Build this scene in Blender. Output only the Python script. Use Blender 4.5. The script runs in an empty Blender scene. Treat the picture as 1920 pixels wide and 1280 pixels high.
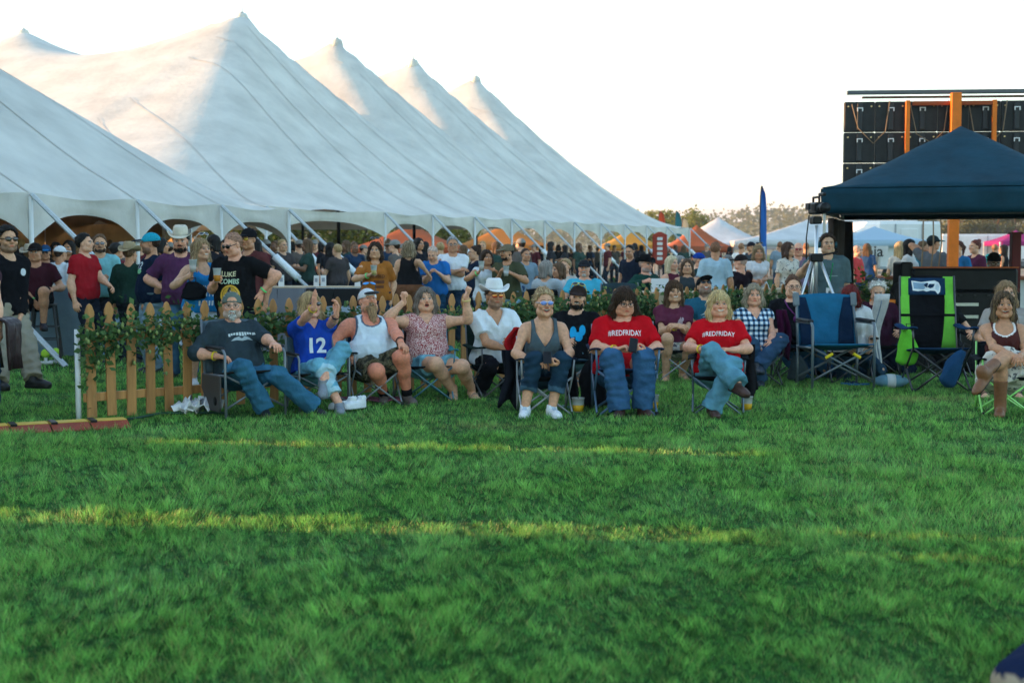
import bpy, bmesh, math, random
import numpy as np
from mathutils import Vector, Matrix, Euler
from mathutils.bvhtree import BVHTree

# ------------------------------------------------------------------ camera, world, sun, exposure
sc = bpy.context.scene
COL = sc.collection
F = 2667.0            # focal length in photo pixels (50 mm on a 36 mm wide frame, 1920 px)
PITCH = math.radians(3.71)
CAMH = 1.5
cam = bpy.data.objects.new('camera', bpy.data.cameras.new('camera'))
COL.objects.link(cam)
cam.location = (0, 0, CAMH)
cam.rotation_euler = (math.pi / 2 - PITCH, 0, 0)
cam.data.lens = 50.0
cam.data.sensor_width = 36.0
cam.data.clip_start = 0.1
cam.data.clip_end = 12000
cam.data.dof.use_dof = True
cam.data.dof.focus_distance = 13.3
cam.data.dof.aperture_fstop = 3.2
sc.camera = cam

SUN_EL = math.radians(9.5)
SUN_AZ = (-0.99, 0.14)                       # horizontal direction towards the sun: from the left, a little behind
world = bpy.data.worlds.new('World')
sc.world = world
world.use_nodes = True
nt = world.node_tree
bg = nt.nodes['Background']
sky = nt.nodes.new('ShaderNodeTexSky')
sky.sky_type = 'NISHITA'
sky.sun_disc = False
sky.sun_elevation = SUN_EL
sky.sun_rotation = math.atan2(SUN_AZ[0], SUN_AZ[1])
sky.altitude = 200
sky.air_density = 1.0
sky.dust_density = 0.8
sky.ozone_density = 1.0
tint = nt.nodes.new('ShaderNodeVectorMath')          # the photograph's slightly teal white balance
tint.operation = 'MULTIPLY'
tint.inputs[1].default_value = (.83, 1.0, 1.02)
nt.links.new(sky.outputs[0], tint.inputs[0])
nt.links.new(tint.outputs[0], bg.inputs[0])
bg.inputs[1].default_value = 0.15
sun = bpy.data.objects.new('sun', bpy.data.lights.new('sun', 'SUN'))
COL.objects.link(sun)
sun.data.energy = 4.4
sun.data.angle = math.radians(0.3)
sun.data.color = (1.0, 0.52, 0.22)
sdir = Vector((SUN_AZ[0], SUN_AZ[1], 0)).normalized() * math.cos(SUN_EL) + Vector((0, 0, math.sin(SUN_EL)))
sun.rotation_euler = sdir.to_track_quat('Z', 'Y').to_euler()
sc.view_settings.view_transform = 'Standard'
sc.view_settings.look = 'None'
sc.view_settings.gamma = 1.0
sc.view_settings.exposure = 2.12
sc.render.engine = 'CYCLES'
sc.cycles.use_denoising = True
sc.cycles.max_bounces = 6
sc.cycles.transparent_max_bounces = 8
sc.cycles.sample_clamp_indirect = 4.0

R = math.radians
rng = np.random.default_rng(7)
random.seed(7)


def at(px, py, Y):
    """world point that photo pixel (px, py) shows at depth Y"""
    u = (px - 960) / F
    v = (640 - py) / F
    yw = math.cos(PITCH) + math.sin(PITCH) * v
    zw = -math.sin(PITCH) + math.cos(PITCH) * v
    t = Y / yw
    return Vector((u * t, Y, CAMH + zw * t))


def ground(px, py):
    a = math.atan((py - 640) / F) + PITCH
    return at(px, py, CAMH / math.tan(a))


# ------------------------------------------------------------------ materials
MATS = {}


def new_mat(name):
    m = bpy.data.materials.new(name)
    m.use_nodes = True
    n = m.node_tree
    b = n.nodes['Principled BSDF']
    MATS[name] = m
    return m, n, b


def lin(c):
    """sRGB 0-255 triple -> linear"""
    return tuple(((x / 255) / 12.92 if x / 255 <= .04045 else ((x / 255 + .055) / 1.055) ** 2.4) for x in c)


def mat(name, col, rough=.7, metal=0.0, noise=0.0, nscale=8.0, bump=0.0, bscale=60.0, spec=.2, transl=0.0, coat=0.0, col2=None, stretch=None, objrand=False):
    if name in MATS:
        return MATS[name]
    m, n, b = new_mat(name)
    L = n.links
    c = tuple(col[:3])
    b.inputs['Base Color'].default_value = (*c, 1)
    b.inputs['Roughness'].default_value = rough
    b.inputs['Metallic'].default_value = metal
    b.inputs['Specular IOR Level'].default_value = spec
    b.inputs['Coat Weight'].default_value = coat
    tc = n.nodes.new('ShaderNodeTexCoord')
    src = tc.outputs['Object']
    if stretch:
        mp = n.nodes.new('ShaderNodeMapping')
        mp.inputs['Scale'].default_value = stretch
        L.new(src, mp.inputs[0])
        src = mp.outputs[0]
    if objrand:                                   # every board its own grain
        oi = n.nodes.new('ShaderNodeObjectInfo')
        sc_ = n.nodes.new('ShaderNodeMath'); sc_.operation = 'MULTIPLY'; sc_.inputs[1].default_value = 37.0
        L.new(oi.outputs['Random'], sc_.inputs[0])
        ad = n.nodes.new('ShaderNodeVectorMath'); ad.operation = 'ADD'
        L.new(src, ad.inputs[0]); L.new(sc_.outputs[0], ad.inputs[1])
        src = ad.outputs[0]
    if noise or col2:
        t = n.nodes.new('ShaderNodeTexNoise')
        t.inputs['Scale'].default_value = nscale
        t.inputs['Detail'].default_value = 5
        t.inputs['Roughness'].default_value = .62
        L.new(src, t.inputs['Vector'])
        r = n.nodes.new('ShaderNodeValToRGB')
        r.color_ramp.elements[0].position = .3
        r.color_ramp.elements[1].position = .7
        c2 = tuple(col2[:3]) if col2 else tuple(min(1, x * (1 + noise)) for x in c)
        c1 = c if col2 else tuple(x * (1 - noise) for x in c)
        r.color_ramp.elements[0].color = (*c1, 1)
        r.color_ramp.elements[1].color = (*c2, 1)
        L.new(t.outputs['Fac'], r.inputs[0])
        L.new(r.outputs[0], b.inputs['Base Color'])
        colout = r.outputs[0]
    else:
        colout = None
    if bump:
        t = n.nodes.new('ShaderNodeTexNoise')
        t.inputs['Scale'].default_value = bscale
        t.inputs['Detail'].default_value = 4
        L.new(src, t.inputs['Vector'])
        bp = n.nodes.new('ShaderNodeBump')
        bp.inputs['Strength'].default_value = bump
        bp.inputs['Distance'].default_value = .02
        L.new(t.outputs['Fac'], bp.inputs['Height'])
        L.new(bp.outputs[0], b.inputs['Normal'])
    if transl:
        tr = n.nodes.new('ShaderNodeBsdfTranslucent')
        tr.inputs[0].default_value = (*c, 1)
        if colout:
            L.new(colout, tr.inputs[0])
        mx = n.nodes.new('ShaderNodeMixShader')
        mx.inputs[0].default_value = transl
        L.new(b.outputs[0], mx.inputs[1])
        L.new(tr.outputs[0], mx.inputs[2])
        L.new(mx.outputs[0], n.nodes['Material Output'].inputs[0])
    return m


def attr_mat(name, rough=.8, spec=.3, bump=0.0, bscale=40, sss=0.0, var=.12, vscale=30, stretch=None, sheen=0.0, kind=None):
    """colour from the mesh's own 'col' attribute, with procedural variation in 'rest' space"""
    m, n, b = new_mat(name)
    L = n.links
    a = n.nodes.new('ShaderNodeAttribute')
    a.attribute_name = 'col'
    rest = n.nodes.new('ShaderNodeAttribute')
    rest.attribute_name = 'rest'
    src = rest.outputs['Vector']
    if stretch:
        mp = n.nodes.new('ShaderNodeMapping')
        mp.inputs['Scale'].default_value = stretch
        L.new(src, mp.inputs[0])
        src = mp.outputs[0]
    t = n.nodes.new('ShaderNodeTexNoise')
    t.inputs['Scale'].default_value = vscale
    t.inputs['Detail'].default_value = 5
    L.new(src, t.inputs['Vector'])
    mr = n.nodes.new('ShaderNodeMapRange')
    mr.inputs[1].default_value = .25
    mr.inputs[2].default_value = .75
    mr.inputs[3].default_value = 1 - var
    mr.inputs[4].default_value = 1 + var
    L.new(t.outputs['Fac'], mr.inputs[0])
    mul = n.nodes.new('ShaderNodeVectorMath')
    mul.operation = 'SCALE'
    L.new(a.outputs['Color'], mul.inputs[0])
    L.new(mr.outputs[0], mul.inputs['Scale'])
    out = mul.outputs[0]
    if kind == 'plaid':
        sep = n.nodes.new('ShaderNodeSeparateXYZ')
        L.new(rest.outputs['Vector'], sep.inputs[0])
        acc = None
        for ax in (0, 2):
            w = n.nodes.new('ShaderNodeMath'); w.operation = 'MULTIPLY'; w.inputs[1].default_value = 17.0
            L.new(sep.outputs[ax], w.inputs[0])
            fr = n.nodes.new('ShaderNodeMath'); fr.operation = 'FRACT'
            L.new(w.outputs[0], fr.inputs[0])
            g = n.nodes.new('ShaderNodeMath'); g.operation = 'GREATER_THAN'; g.inputs[1].default_value = .48
            L.new(fr.outputs[0], g.inputs[0])
            if acc is None:
                acc = g
            else:
                ad = n.nodes.new('ShaderNodeMath'); ad.operation = 'ADD'
                L.new(acc.outputs[0], ad.inputs[0]); L.new(g.outputs[0], ad.inputs[1]); acc = ad
        rp = n.nodes.new('ShaderNodeValToRGB')
        rp.color_ramp.interpolation = 'CONSTANT'
        e = rp.color_ramp.elements
        e[0].color = (.012, .02, .045, 1)
        e[0].position = 0
        e[1].position = .34
        e[1].color = (.10, .19, .30, 1)
        e.new(.8).color = (.72, .78, .82, 1)
        dv = n.nodes.new('ShaderNodeMath'); dv.operation = 'DIVIDE'; dv.inputs[1].default_value = 2.0
        L.new(acc.outputs[0], dv.inputs[0]); L.new(dv.outputs[0], rp.inputs[0])
        out = rp.outputs[0]
    if kind in ('speckle', 'camo', 'floral'):
        t2 = n.nodes.new('ShaderNodeTexNoise')
        t2.inputs['Scale'].default_value = {'speckle': 95, 'camo': 16, 'floral': 24}[kind]
        t2.inputs['Detail'].default_value = 3
        L.new(rest.outputs['Vector'], t2.inputs['Vector'])
        rp = n.nodes.new('ShaderNodeValToRGB')
        e = rp.color_ramp.elements
        pal = {'speckle': [(.46, (.30, .045, .05)), (.54, (.72, .50, .46))],
               'camo': [(.42, (.03, .028, .018)), (.47, (.12, .10, .06)), (.58, (.055, .06, .03)), (.62, (.17, .14, .09))],
               'floral': [(.45, (.55, .52, .46)), (.6, (.12, .12, .13))]}[kind]
        rp.color_ramp.interpolation = 'LINEAR' if kind == 'speckle' else 'CONSTANT'
        e[0].position, e[0].color = pal[0][0], (*pal[0][1], 1)
        e[1].position, e[1].color = pal[1][0], (*pal[1][1], 1)
        for p, c in pal[2:]:
            e.new(p).color = (*c, 1)
        L.new(t2.outputs['Fac'], rp.inputs[0])
        out = rp.outputs[0]
    L.new(out, b.inputs['Base Color'])
    b.inputs['Roughness'].default_value = rough
    b.inputs['Specular IOR Level'].default_value = spec
    b.inputs['Sheen Weight'].default_value = sheen
    if sss:
        b.inputs['Subsurface Weight'].default_value = sss
        b.inputs['Subsurface Radius'].default_value = (.012, .005, .003)
        b.inputs['Subsurface Scale'].default_value = 1.0
    if bump:
        t3 = n.nodes.new('ShaderNodeTexNoise')
        t3.inputs['Scale'].default_value = bscale
        t3.inputs['Detail'].default_value = 3
        L.new(src, t3.inputs['Vector'])
        bp = n.nodes.new('ShaderNodeBump')
        bp.inputs['Strength'].default_value = bump
        bp.inputs['Distance'].default_value = .015
        L.new(t3.outputs['Fac'], bp.inputs['Height'])
        L.new(bp.outputs[0], b.inputs['Normal'])
    return m


attr_mat('skin', rough=.5, spec=.3, var=.20, vscale=38, bump=.35, bscale=95)
attr_mat('cloth', rough=.95, spec=.03, bump=.9, bscale=16, var=.16, vscale=9)
attr_mat('denim', rough=.95, spec=.03, bump=.9, bscale=20, var=.30, vscale=8)
attr_mat('hair', rough=.6, spec=.15, bump=.5, bscale=50, var=.45, vscale=60, stretch=(1, 1, .12))
attr_mat('leather', rough=.5, spec=.4, bump=.15, bscale=50, var=.2)
attr_mat('gloss', rough=.12, spec=.8, var=.02)
attr_mat('plaid', rough=.9, spec=.05, kind='plaid', bump=.6, bscale=16)
attr_mat('speckle', rough=.9, spec=.05, kind='speckle', bump=.6, bscale=16)
attr_mat('camo', rough=.9, spec=.05, kind='camo', bump=.6, bscale=16)
attr_mat('floral', rough=.9, spec=.05, kind='floral', bump=.6, bscale=16)
attr_mat('print', rough=.8, spec=.2, var=.05)


# ------------------------------------------------------------------ object helpers
def link(name, me, material=None, parent=None):
    o = bpy.data.objects.new(name, me)
    COL.objects.link(o)
    if material is not None:
        if isinstance(material, str):
            material = MATS[material]
        me.materials.append(material) if len(me.materials) == 0 else None
    if parent is not None:
        o.parent = parent
    return o


def tag(o, label, cat, group=None):
    o['label'] = label
    o['category'] = cat
    if group:
        o['group'] = group
    return o


def thing(name, label, cat, loc=(0, 0, 0), rz=0.0, group=None):
    o = bpy.data.objects.new(name, None)
    COL.objects.link(o)
    o.empty_display_size = .2
    o.location = loc
    o.rotation_euler = (0, 0, rz)
    return tag(o, label, cat, group)


def mesh_from(V, Fc, smooth=False):
    me = bpy.data.meshes.new('m')
    V = np.asarray(V, dtype=np.float32)
    if isinstance(Fc, np.ndarray):
        k = Fc.shape[1]
        me.vertices.add(len(V))
        me.vertices.foreach_set('co', V.ravel())
        me.loops.add(Fc.size)
        me.loops.foreach_set('vertex_index', Fc.ravel().astype(np.int32))
        me.polygons.add(len(Fc))
        me.polygons.foreach_set('loop_start', np.arange(0, Fc.size, k, dtype=np.int32))
        me.update(calc_edges=True)
    else:
        me.from_pydata([tuple(map(float, v)) for v in V], [], [tuple(map(int, f)) for f in Fc])
        me.update()
    if smooth:
        me.polygons.foreach_set('use_smooth', np.ones(len(me.polygons), dtype=bool))
    return me


def set_attr(me, name, arr, typ):
    a = me.attributes.new(name, typ, 'POINT')
    arr = np.asarray(arr, dtype=np.float32)
    if typ == 'FLOAT_COLOR':
        if arr.shape[1] == 3:
            arr = np.concatenate([arr, np.ones((len(arr), 1), np.float32)], 1)
        a.data.foreach_set('color', arr.ravel())
    else:
        a.data.foreach_set('vector', arr.ravel())


class MB:
    """collects simple shapes into one mesh"""
    def __init__(s):
        s.v, s.f = [], []

    def box(s, c, d, rz=0.0, rot=None):
        M = rot if rot is not None else Matrix.Rotation(rz, 3, 'Z')
        n = len(s.v)
        for z in (-.5, .5):
            for y in (-.5, .5):
                for x in (-.5, .5):
                    s.v.append(tuple(M @ Vector((x * d[0], y * d[1], z * d[2])) + Vector(c)))
        for q in ((0, 2, 3, 1), (4, 5, 7, 6), (0, 1, 5, 4), (2, 6, 7, 3), (0, 4, 6, 2), (1, 3, 7, 5)):
            s.f.append(tuple(n + i for i in q))
        return s

    def tube(s, pts, r, seg=8, r2=None, flat=None, cap=True):
        pts = [Vector(p) for p in pts]
        n0 = len(s.v)
        N = len(pts)
        up = None
        for i, p in enumerate(pts):
            d = (pts[min(i + 1, N - 1)] - pts[max(i - 1, 0)]).normalized()
            if up is None:
                up = Vector((0, 0, 1)) if abs(d.z) < .9 else Vector((1, 0, 0))
            a = d.cross(up).normalized()
            b = a.cross(d).normalized()
            up = b
            rr = r if r2 is None else r + (r2 - r) * i / (N - 1)
            for k in range(seg):
                t = 2 * math.pi * k / seg
                q = p + a * math.cos(t) * rr + b * math.sin(t) * (rr if flat is None else flat)
                s.v.append(tuple(q))
        for i in range(N - 1):
            for k in range(seg):
                k2 = (k + 1) % seg
                s.f.append((n0 + i * seg + k, n0 + i * seg + k2, n0 + (i + 1) * seg + k2, n0 + (i + 1) * seg + k))
        if cap:
            s.f.append(tuple(n0 + k for k in range(seg))[::-1])
            s.f.append(tuple(n0 + (N - 1) * seg + k for k in range(seg)))
        return s

    def lathe(s, prof, c=(0, 0, 0), seg=20, sx=1, sy=1):
        n0 = len(s.v)
        for (r, z) in prof:
            for k in range(seg):
                t = 2 * math.pi * k / seg
                s.v.append((c[0] + r * math.cos(t) * sx, c[1] + r * math.sin(t) * sy, c[2] + z))
        for i in range(len(prof) - 1):
            for k in range(seg):
                k2 = (k + 1) % seg
                s.f.append((n0 + i * seg + k, n0 + i * seg + k2, n0 + (i + 1) * seg + k2, n0 + (i + 1) * seg + k))
        s.f.append(tuple(n0 + k for k in range(seg))[::-1])
        s.f.append(tuple(n0 + (len(prof) - 1) * seg + k for k in range(seg)))
        return s

    def grid(s, P, thick=None):
        """P[i][j] points -> sheet (optionally with thickness)"""
        n0 = len(s.v)
        a, b = len(P), len(P[0])
        for row in P:
            for p in row:
                s.v.append(tuple(p))
        for i in range(a - 1):
            for j in range(b - 1):
                s.f.append((n0 + i * b + j, n0 + i * b + j + 1, n0 + (i + 1) * b + j + 1, n0 + (i + 1) * b + j))
        return s

    def poly_prism(s, pts, d):
        """pts: loop of 3D points, extruded by vector d"""
        n0 = len(s.v)
        n = len(pts)
        for p in pts:
            s.v.append(tuple(p))
        for p in pts:
            s.v.append(tuple(Vector(p) + Vector(d)))
        s.f.append(tuple(n0 + k for k in range(n))[::-1])
        s.f.append(tuple(n0 + n + k for k in range(n)))
        for k in range(n):
            k2 = (k + 1) % n
            s.f.append((n0 + k, n0 + k2, n0 + n + k2, n0 + n + k))
        return s

    def mesh(s, smooth=False, bevel=0.0):
        me = mesh_from(s.v, s.f, smooth)
        bm = bmesh.new()
        bm.from_mesh(me)
        bmesh.ops.recalc_face_normals(bm, faces=bm.faces)
        if bevel:
            bmesh.ops.bevel(bm, geom=[e for e in bm.edges if len(e.link_faces) == 2 and e.calc_face_angle(0) > .6], offset=bevel, segments=1, affect='EDGES')
        bm.to_mesh(me)
        bm.free()
        return me

    def build(s, name, material, parent=None, smooth=False, bevel=0.0):
        return link(name, s.mesh(smooth, bevel), material, parent)


def sheet(name, P, material, parent, thick=0.006, smooth=True):
    """grid of points -> sheet with real thickness"""
    a, b = len(P), len(P[0])
    P = np.array([[tuple(p) for p in r] for r in P], dtype=float)
    du = np.gradient(P, axis=0)
    dv = np.gradient(P, axis=1)
    nrm = np.cross(du, dv)
    nrm /= np.linalg.norm(nrm, axis=2, keepdims=True) + 1e-9
    top = P + nrm * thick / 2
    bot = P - nrm * thick / 2
    V = np.concatenate([top.reshape(-1, 3), bot.reshape(-1, 3)])
    n = a * b
    Fs = []
    for i in range(a - 1):
        for j in range(b - 1):
            q = (i * b + j, i * b + j + 1, (i + 1) * b + j + 1, (i + 1) * b + j)
            Fs.append(q)
            Fs.append(tuple(n + k for k in q[::-1]))
    edge = [i * b for i in range(a)] + [(a - 1) * b + j for j in range(1, b)] + [i * b + b - 1 for i in range(a - 2, -1, -1)] + [j for j in range(b - 2, 0, -1)]
    for k in range(len(edge)):
        e0, e1 = edge[k], edge[(k + 1) % len(edge)]
        Fs.append((e0, e1, n + e1, n + e0))
    me = mesh_from(V, np.array(Fs), smooth)
    return link(name, me, material, parent)


TEXTS = {}


def pregen_text(strings):
    obs = []
    for s_, bold, shear in strings:
        cu = bpy.data.curves.new('t', 'FONT')
        cu.body = s_
        cu.align_x = 'CENTER'
        cu.align_y = 'CENTER'
        cu.offset = bold
        cu.shear = shear
        cu.resolution_u = 3
        o = bpy.data.objects.new('t', cu)
        COL.objects.link(o)
        obs.append((s_, o, cu))
    dg = bpy.context.evaluated_depsgraph_get()
    dg.update()
    for s_, o, cu in obs:
        me = bpy.data.meshes.new_from_object(o.evaluated_get(dg))
        bm = bmesh.new()
        bm.from_mesh(me)
        bmesh.ops.triangulate(bm, faces=bm.faces)
        V = np.array([tuple(v.co) for v in bm.verts])
        Fc = np.array([[v.index for v in f.verts] for f in bm.faces])
        w = V[:, 0].max() - V[:, 0].min()
        V[:, 0] -= (V[:, 0].max() + V[:, 0].min()) / 2
        V[:, 1] -= (V[:, 1].max() + V[:, 1].min()) / 2
        TEXTS[s_] = (V / w, Fc)                     # width 1, centred
        bm.free()
        bpy.data.meshes.remove(me)
        bpy.data.objects.remove(o)
        bpy.data.curves.remove(cu)
# ------------------------------------------------------------------ smooth solid modelling: distance fields turned into meshes
class Field:
    def __init__(s, lo, hi, vox):
        s.vox = vox
        s.lo = np.array(lo, float) - vox * 2
        n = np.ceil((np.array(hi, float) + vox * 2 - s.lo) / vox).astype(int) + 1
        s.ax = [(s.lo[i] + np.arange(n[i]) * vox).astype(np.float32) for i in range(3)]
        s.D = np.full(n, 9.0, np.float32)
        s.n = n

    def sl(s, lo, hi, m):
        out = []
        for i in range(3):
            a = int(max(0, math.floor((lo[i] - m - s.lo[i]) / s.vox)))
            b = int(min(s.n[i], math.ceil((hi[i] + m - s.lo[i]) / s.vox) + 1))
            if b <= a:
                return None
            out.append(slice(a, b))
        return tuple(out)

    def xyz(s, q=None):
        q = q or (slice(None),) * 3
        return s.ax[0][q[0]][:, None, None], s.ax[1][q[1]][None, :, None], s.ax[2][q[2]][None, None, :]

    def put(s, q, d, k, op='u'):
        A = s.D[q]
        if op == 'u':
            if k > 0:
                h = np.maximum(k - np.abs(A - d), 0) / k
                s.D[q] = np.minimum(A, d) - h * h * k * .25
            else:
                s.D[q] = np.minimum(A, d)
        else:
            d = -d
            if k > 0:
                h = np.maximum(k - np.abs(A - d), 0) / k
                s.D[q] = np.maximum(A, d) + h * h * k * .25
            else:
                s.D[q] = np.maximum(A, d)

    def cap(s, a, b, r1, r2=None, k=.02, op='u', cut=None):
        """tapered capsule; cut=(t) flat end at fraction t"""
        r2 = r1 if r2 is None else r2
        a = np.array(a, float); b = np.array(b, float)
        rm = max(r1, r2)
        q = s.sl(np.minimum(a, b) - rm, np.maximum(a, b) + rm, k + s.vox * 2)
        if q is None:
            return
        x, y, z = s.xyz(q)
        ba = b - a
        L2 = float(ba @ ba) + 1e-12
        tr = ((x - a[0]) * ba[0] + (y - a[1]) * ba[1] + (z - a[2]) * ba[2]) / L2
        t = np.clip(tr, 0, 1)
        d = np.sqrt((x - a[0] - t * ba[0]) ** 2 + (y - a[1] - t * ba[1]) ** 2 + (z - a[2] - t * ba[2]) ** 2) - (r1 + (r2 - r1) * t)
        if cut is not None:
            d = np.maximum(d, (tr - cut) * math.sqrt(L2))
        s.put(q, d.astype(np.float32), k, op)

    def ell(s, c, r, M=None, k=.02, op='u', nz=0):
        c = np.array(c, float); r = np.array(r, float)
        rm = r.max() if M is not None else r
        q = s.sl(c - rm, c + rm, k + s.vox * 2)
        if q is None:
            return
        x, y, z = s.xyz(q)
        x = x - c[0]; y = y - c[1]; z = z - c[2]
        if M is not None:
            x, y, z = (M[0, i] * x + M[1, i] * y + M[2, i] * z for i in range(3))
        k0 = np.sqrt((x / r[0]) ** 2 + (y / r[1]) ** 2 + (z / r[2]) ** 2)
        k1 = np.sqrt((x / r[0] ** 2) ** 2 + (y / r[1] ** 2) ** 2 + (z / r[2] ** 2) ** 2) + 1e-6
        d = k0 * (k0 - 1) / k1
        if nz:
            d = d + nz * wob(x, y, z, 130, 5, 3)
        s.put(q, d.astype(np.float32), k, op)

    def plane(s, p, n):
        """keep the side against n"""
        x, y, z = s.xyz()
        d = (x - p[0]) * n[0] + (y - p[1]) * n[1] + (z - p[2]) * n[2]
        s.D = np.maximum(s.D, d.astype(np.float32))

    def mesh(s):
        D = s.D
        S = D < 0
        c = [S[i:S.shape[0] - 1 + i, j:S.shape[1] - 1 + j, k:S.shape[2] - 1 + k] for i in (0, 1) for j in (0, 1) for k in (0, 1)]
        al = c[0].copy(); an = c[0].copy()
        for q in c[1:]:
            al &= q; an |= q
        act = an & ~al
        I = np.argwhere(act)
        if len(I) == 0:
            return np.zeros((0, 3)), np.zeros((0, 4), int)
        offs = np.array([(i, j, k) for i in (0, 1) for j in (0, 1) for k in (0, 1)])
        val = np.stack([D[I[:, 0] + o[0], I[:, 1] + o[1], I[:, 2] + o[2]] for o in offs], 1)
        P = np.zeros((len(I), 3)); cnt = np.zeros(len(I))
        for e0 in range(8):
            for e1 in range(e0 + 1, 8):
                if np.abs(offs[e0] - offs[e1]).sum() != 1:
                    continue
                va, vb = val[:, e0], val[:, e1]
                m = (va < 0) != (vb < 0)
                t = va[m] / (va[m] - vb[m])
                P[m] += offs[e0] + t[:, None] * (offs[e1] - offs[e0])
                cnt[m] += 1
        P = (P / cnt[:, None] + I) * s.vox + s.lo
        idx = np.full(act.shape, -1, np.int32)
        idx[act] = np.arange(len(I))
        faces = []
        for axn in range(3):
            u, v = (axn + 1) % 3, (axn + 2) % 3
            a = [slice(None)] * 3; b = [slice(None)] * 3
            a[axn] = slice(0, -1); b[axn] = slice(1, None)
            ch = S[tuple(a)] != S[tuple(b)]
            E = np.argwhere(ch)
            E = E[(E[:, u] > 0) & (E[:, v] > 0) & (E[:, u] < act.shape[u]) & (E[:, v] < act.shape[v])]
            if len(E) == 0:
                continue
            inside = S[E[:, 0], E[:, 1], E[:, 2]]
            qs = []
            for du, dv in ((-1, -1), (0, -1), (0, 0), (-1, 0)):
                Q = E.copy(); Q[:, u] += du; Q[:, v] += dv
                qs.append(idx[Q[:, 0], Q[:, 1], Q[:, 2]])
            Q = np.stack(qs, 1)
            Q[~inside] = Q[~inside][:, ::-1]
            faces.append(Q)
        Fc = np.concatenate(faces)
        Fc = Fc[(Fc >= 0).all(1)]
        return P, Fc


_NK = np.random.default_rng(3).normal(size=(12, 3)); _NK /= np.linalg.norm(_NK, axis=1, keepdims=True)
_NP = np.random.default_rng(4).uniform(0, 6.28, 12)


def wob(x, y, z, f, n=5, seed=0):
    s = 0
    for i in range(n):
        k = _NK[(i + seed) % 12] * f * (.7 + .25 * i)
        s = s + np.sin(k[0] * x + k[1] * y + k[2] * z + _NP[(i + seed * 5) % 12])
    return s / n


def rotm(yaw=0, pitch=0, roll=0):
    """yaw towards +x, pitch up, roll towards +x (figure faces -y); degrees"""
    return np.array(Matrix.Rotation(R(yaw), 3, 'Z') @ Matrix.Rotation(R(-pitch), 3, 'X') @ Matrix.Rotation(R(roll), 3, 'Y'))


def ik(root, tgt, l1, l2, hint):
    root, tgt, hint = (np.array(v, float) for v in (root, tgt, hint))
    d = tgt - root
    L = np.linalg.norm(d)
    mx = (l1 + l2) * .999
    if L > mx:
        tgt = root + d / L * mx
        d = tgt - root; L = mx
    L = max(L, abs(l1 - l2) + .01)
    u = d / (np.linalg.norm(d) + 1e-9)
    a = (l1 * l1 - l2 * l2 + L * L) / (2 * L)
    h = math.sqrt(max(l1 * l1 - a * a, 0))
    p = hint - u * (hint @ u)
    p /= np.linalg.norm(p) + 1e-9
    return root + u * a + p * h, tgt


PROF = {
    'm': (np.array([-.08, 0, .08, .17, .28, .38, .45, .50]), np.array([.15, .165, .155, .148, .158, .163, .128, .062]), np.array([.10, .115, .108, .10, .11, .112, .085, .055])),
    'f': (np.array([-.08, 0, .08, .17, .28, .38, .45, .50]), np.array([.165, .178, .16, .128, .138, .142, .108, .055]), np.array([.105, .12, .104, .09, .098, .10, .082, .055])),
}


def nrm(v):
    v = np.array(v, float)
    return v / (np.linalg.norm(v) + 1e-9)


HANDP = {'relaxed': (28, 35, 0), 'flat': (6, 8, 0), 'grip': (58, 62, 1), 'thumb': (86, 95, 2), 'fist': (80, 95, 1), 'pinch': (45, 40, 1)}


def hand_mesh(W, f, n, side, pose, vox):
    f = nrm(f)
    n = np.array(n, float); n = nrm(n - f * (n @ f))
    s = np.cross(f, n) * (1 if side == 'a' else -1)
    fl = Field((-.07, -.04, -.06), (.085, .20, .12), vox)
    rr = max(.0092, vox * .85)
    c1, c2, tm = HANDP[pose]
    kn = [(.031, .086, 0), (.011, .092, -.003), (-.010, .088, -.002), (-.029, .080, .002)]
    for k_ in kn:
        fl.cap((k_[0] * .45, -.02, 0), k_, .017, .0135, k=.012)
    for (kp, L, sp) in zip(kn, (.068, .078, .072, .058), (.06, .015, -.03, -.09)):
        p = np.array(kp)
        a1, a2 = R(c1), R(c1 + c2)
        d1 = np.array((sp, math.cos(a1), math.sin(a1)))
        d2 = np.array((sp, math.cos(a2), math.sin(a2)))
        a3 = a2 + R(c2 * .6)
        d3 = np.array((sp * .5, math.cos(a3), math.sin(a3)))
        p1 = p + d1 * L * .45; p2 = p1 + d2 * L * .32; p3 = p2 + d3 * L * .23
        fl.cap(p, p1, rr * 1.08, rr, k=.004)
        fl.cap(p1, p2, rr, rr * .95, k=.003)
        fl.cap(p2, p3, rr * .95, rr * .82, k=.003)
    b = np.array((.022, .018, .006))
    if tm == 2:
        t1 = b + np.array((.034, .03, .004)); t2 = t1 + np.array((.036, .006, 0)); 
    elif tm == 1:
        t1 = b + np.array((.026, .034, .018)); t2 = t1 + np.array((-.004, .026, .016))
    else:
        t1 = b + np.array((.03, .034, .006)); t2 = t1 + np.array((.012, .03, .006))
    fl.cap(b, t1, .016, .0115, k=.01)
    fl.cap(t1, t2, .0112, .009, k=.003)
    V, Fc = fl.mesh()
    V = W + V[:, :1] * s + V[:, 1:2] * f + V[:, 2:3] * n
    if side == 'b':
        Fc = Fc[:, ::-1]
    return V, Fc


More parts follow.
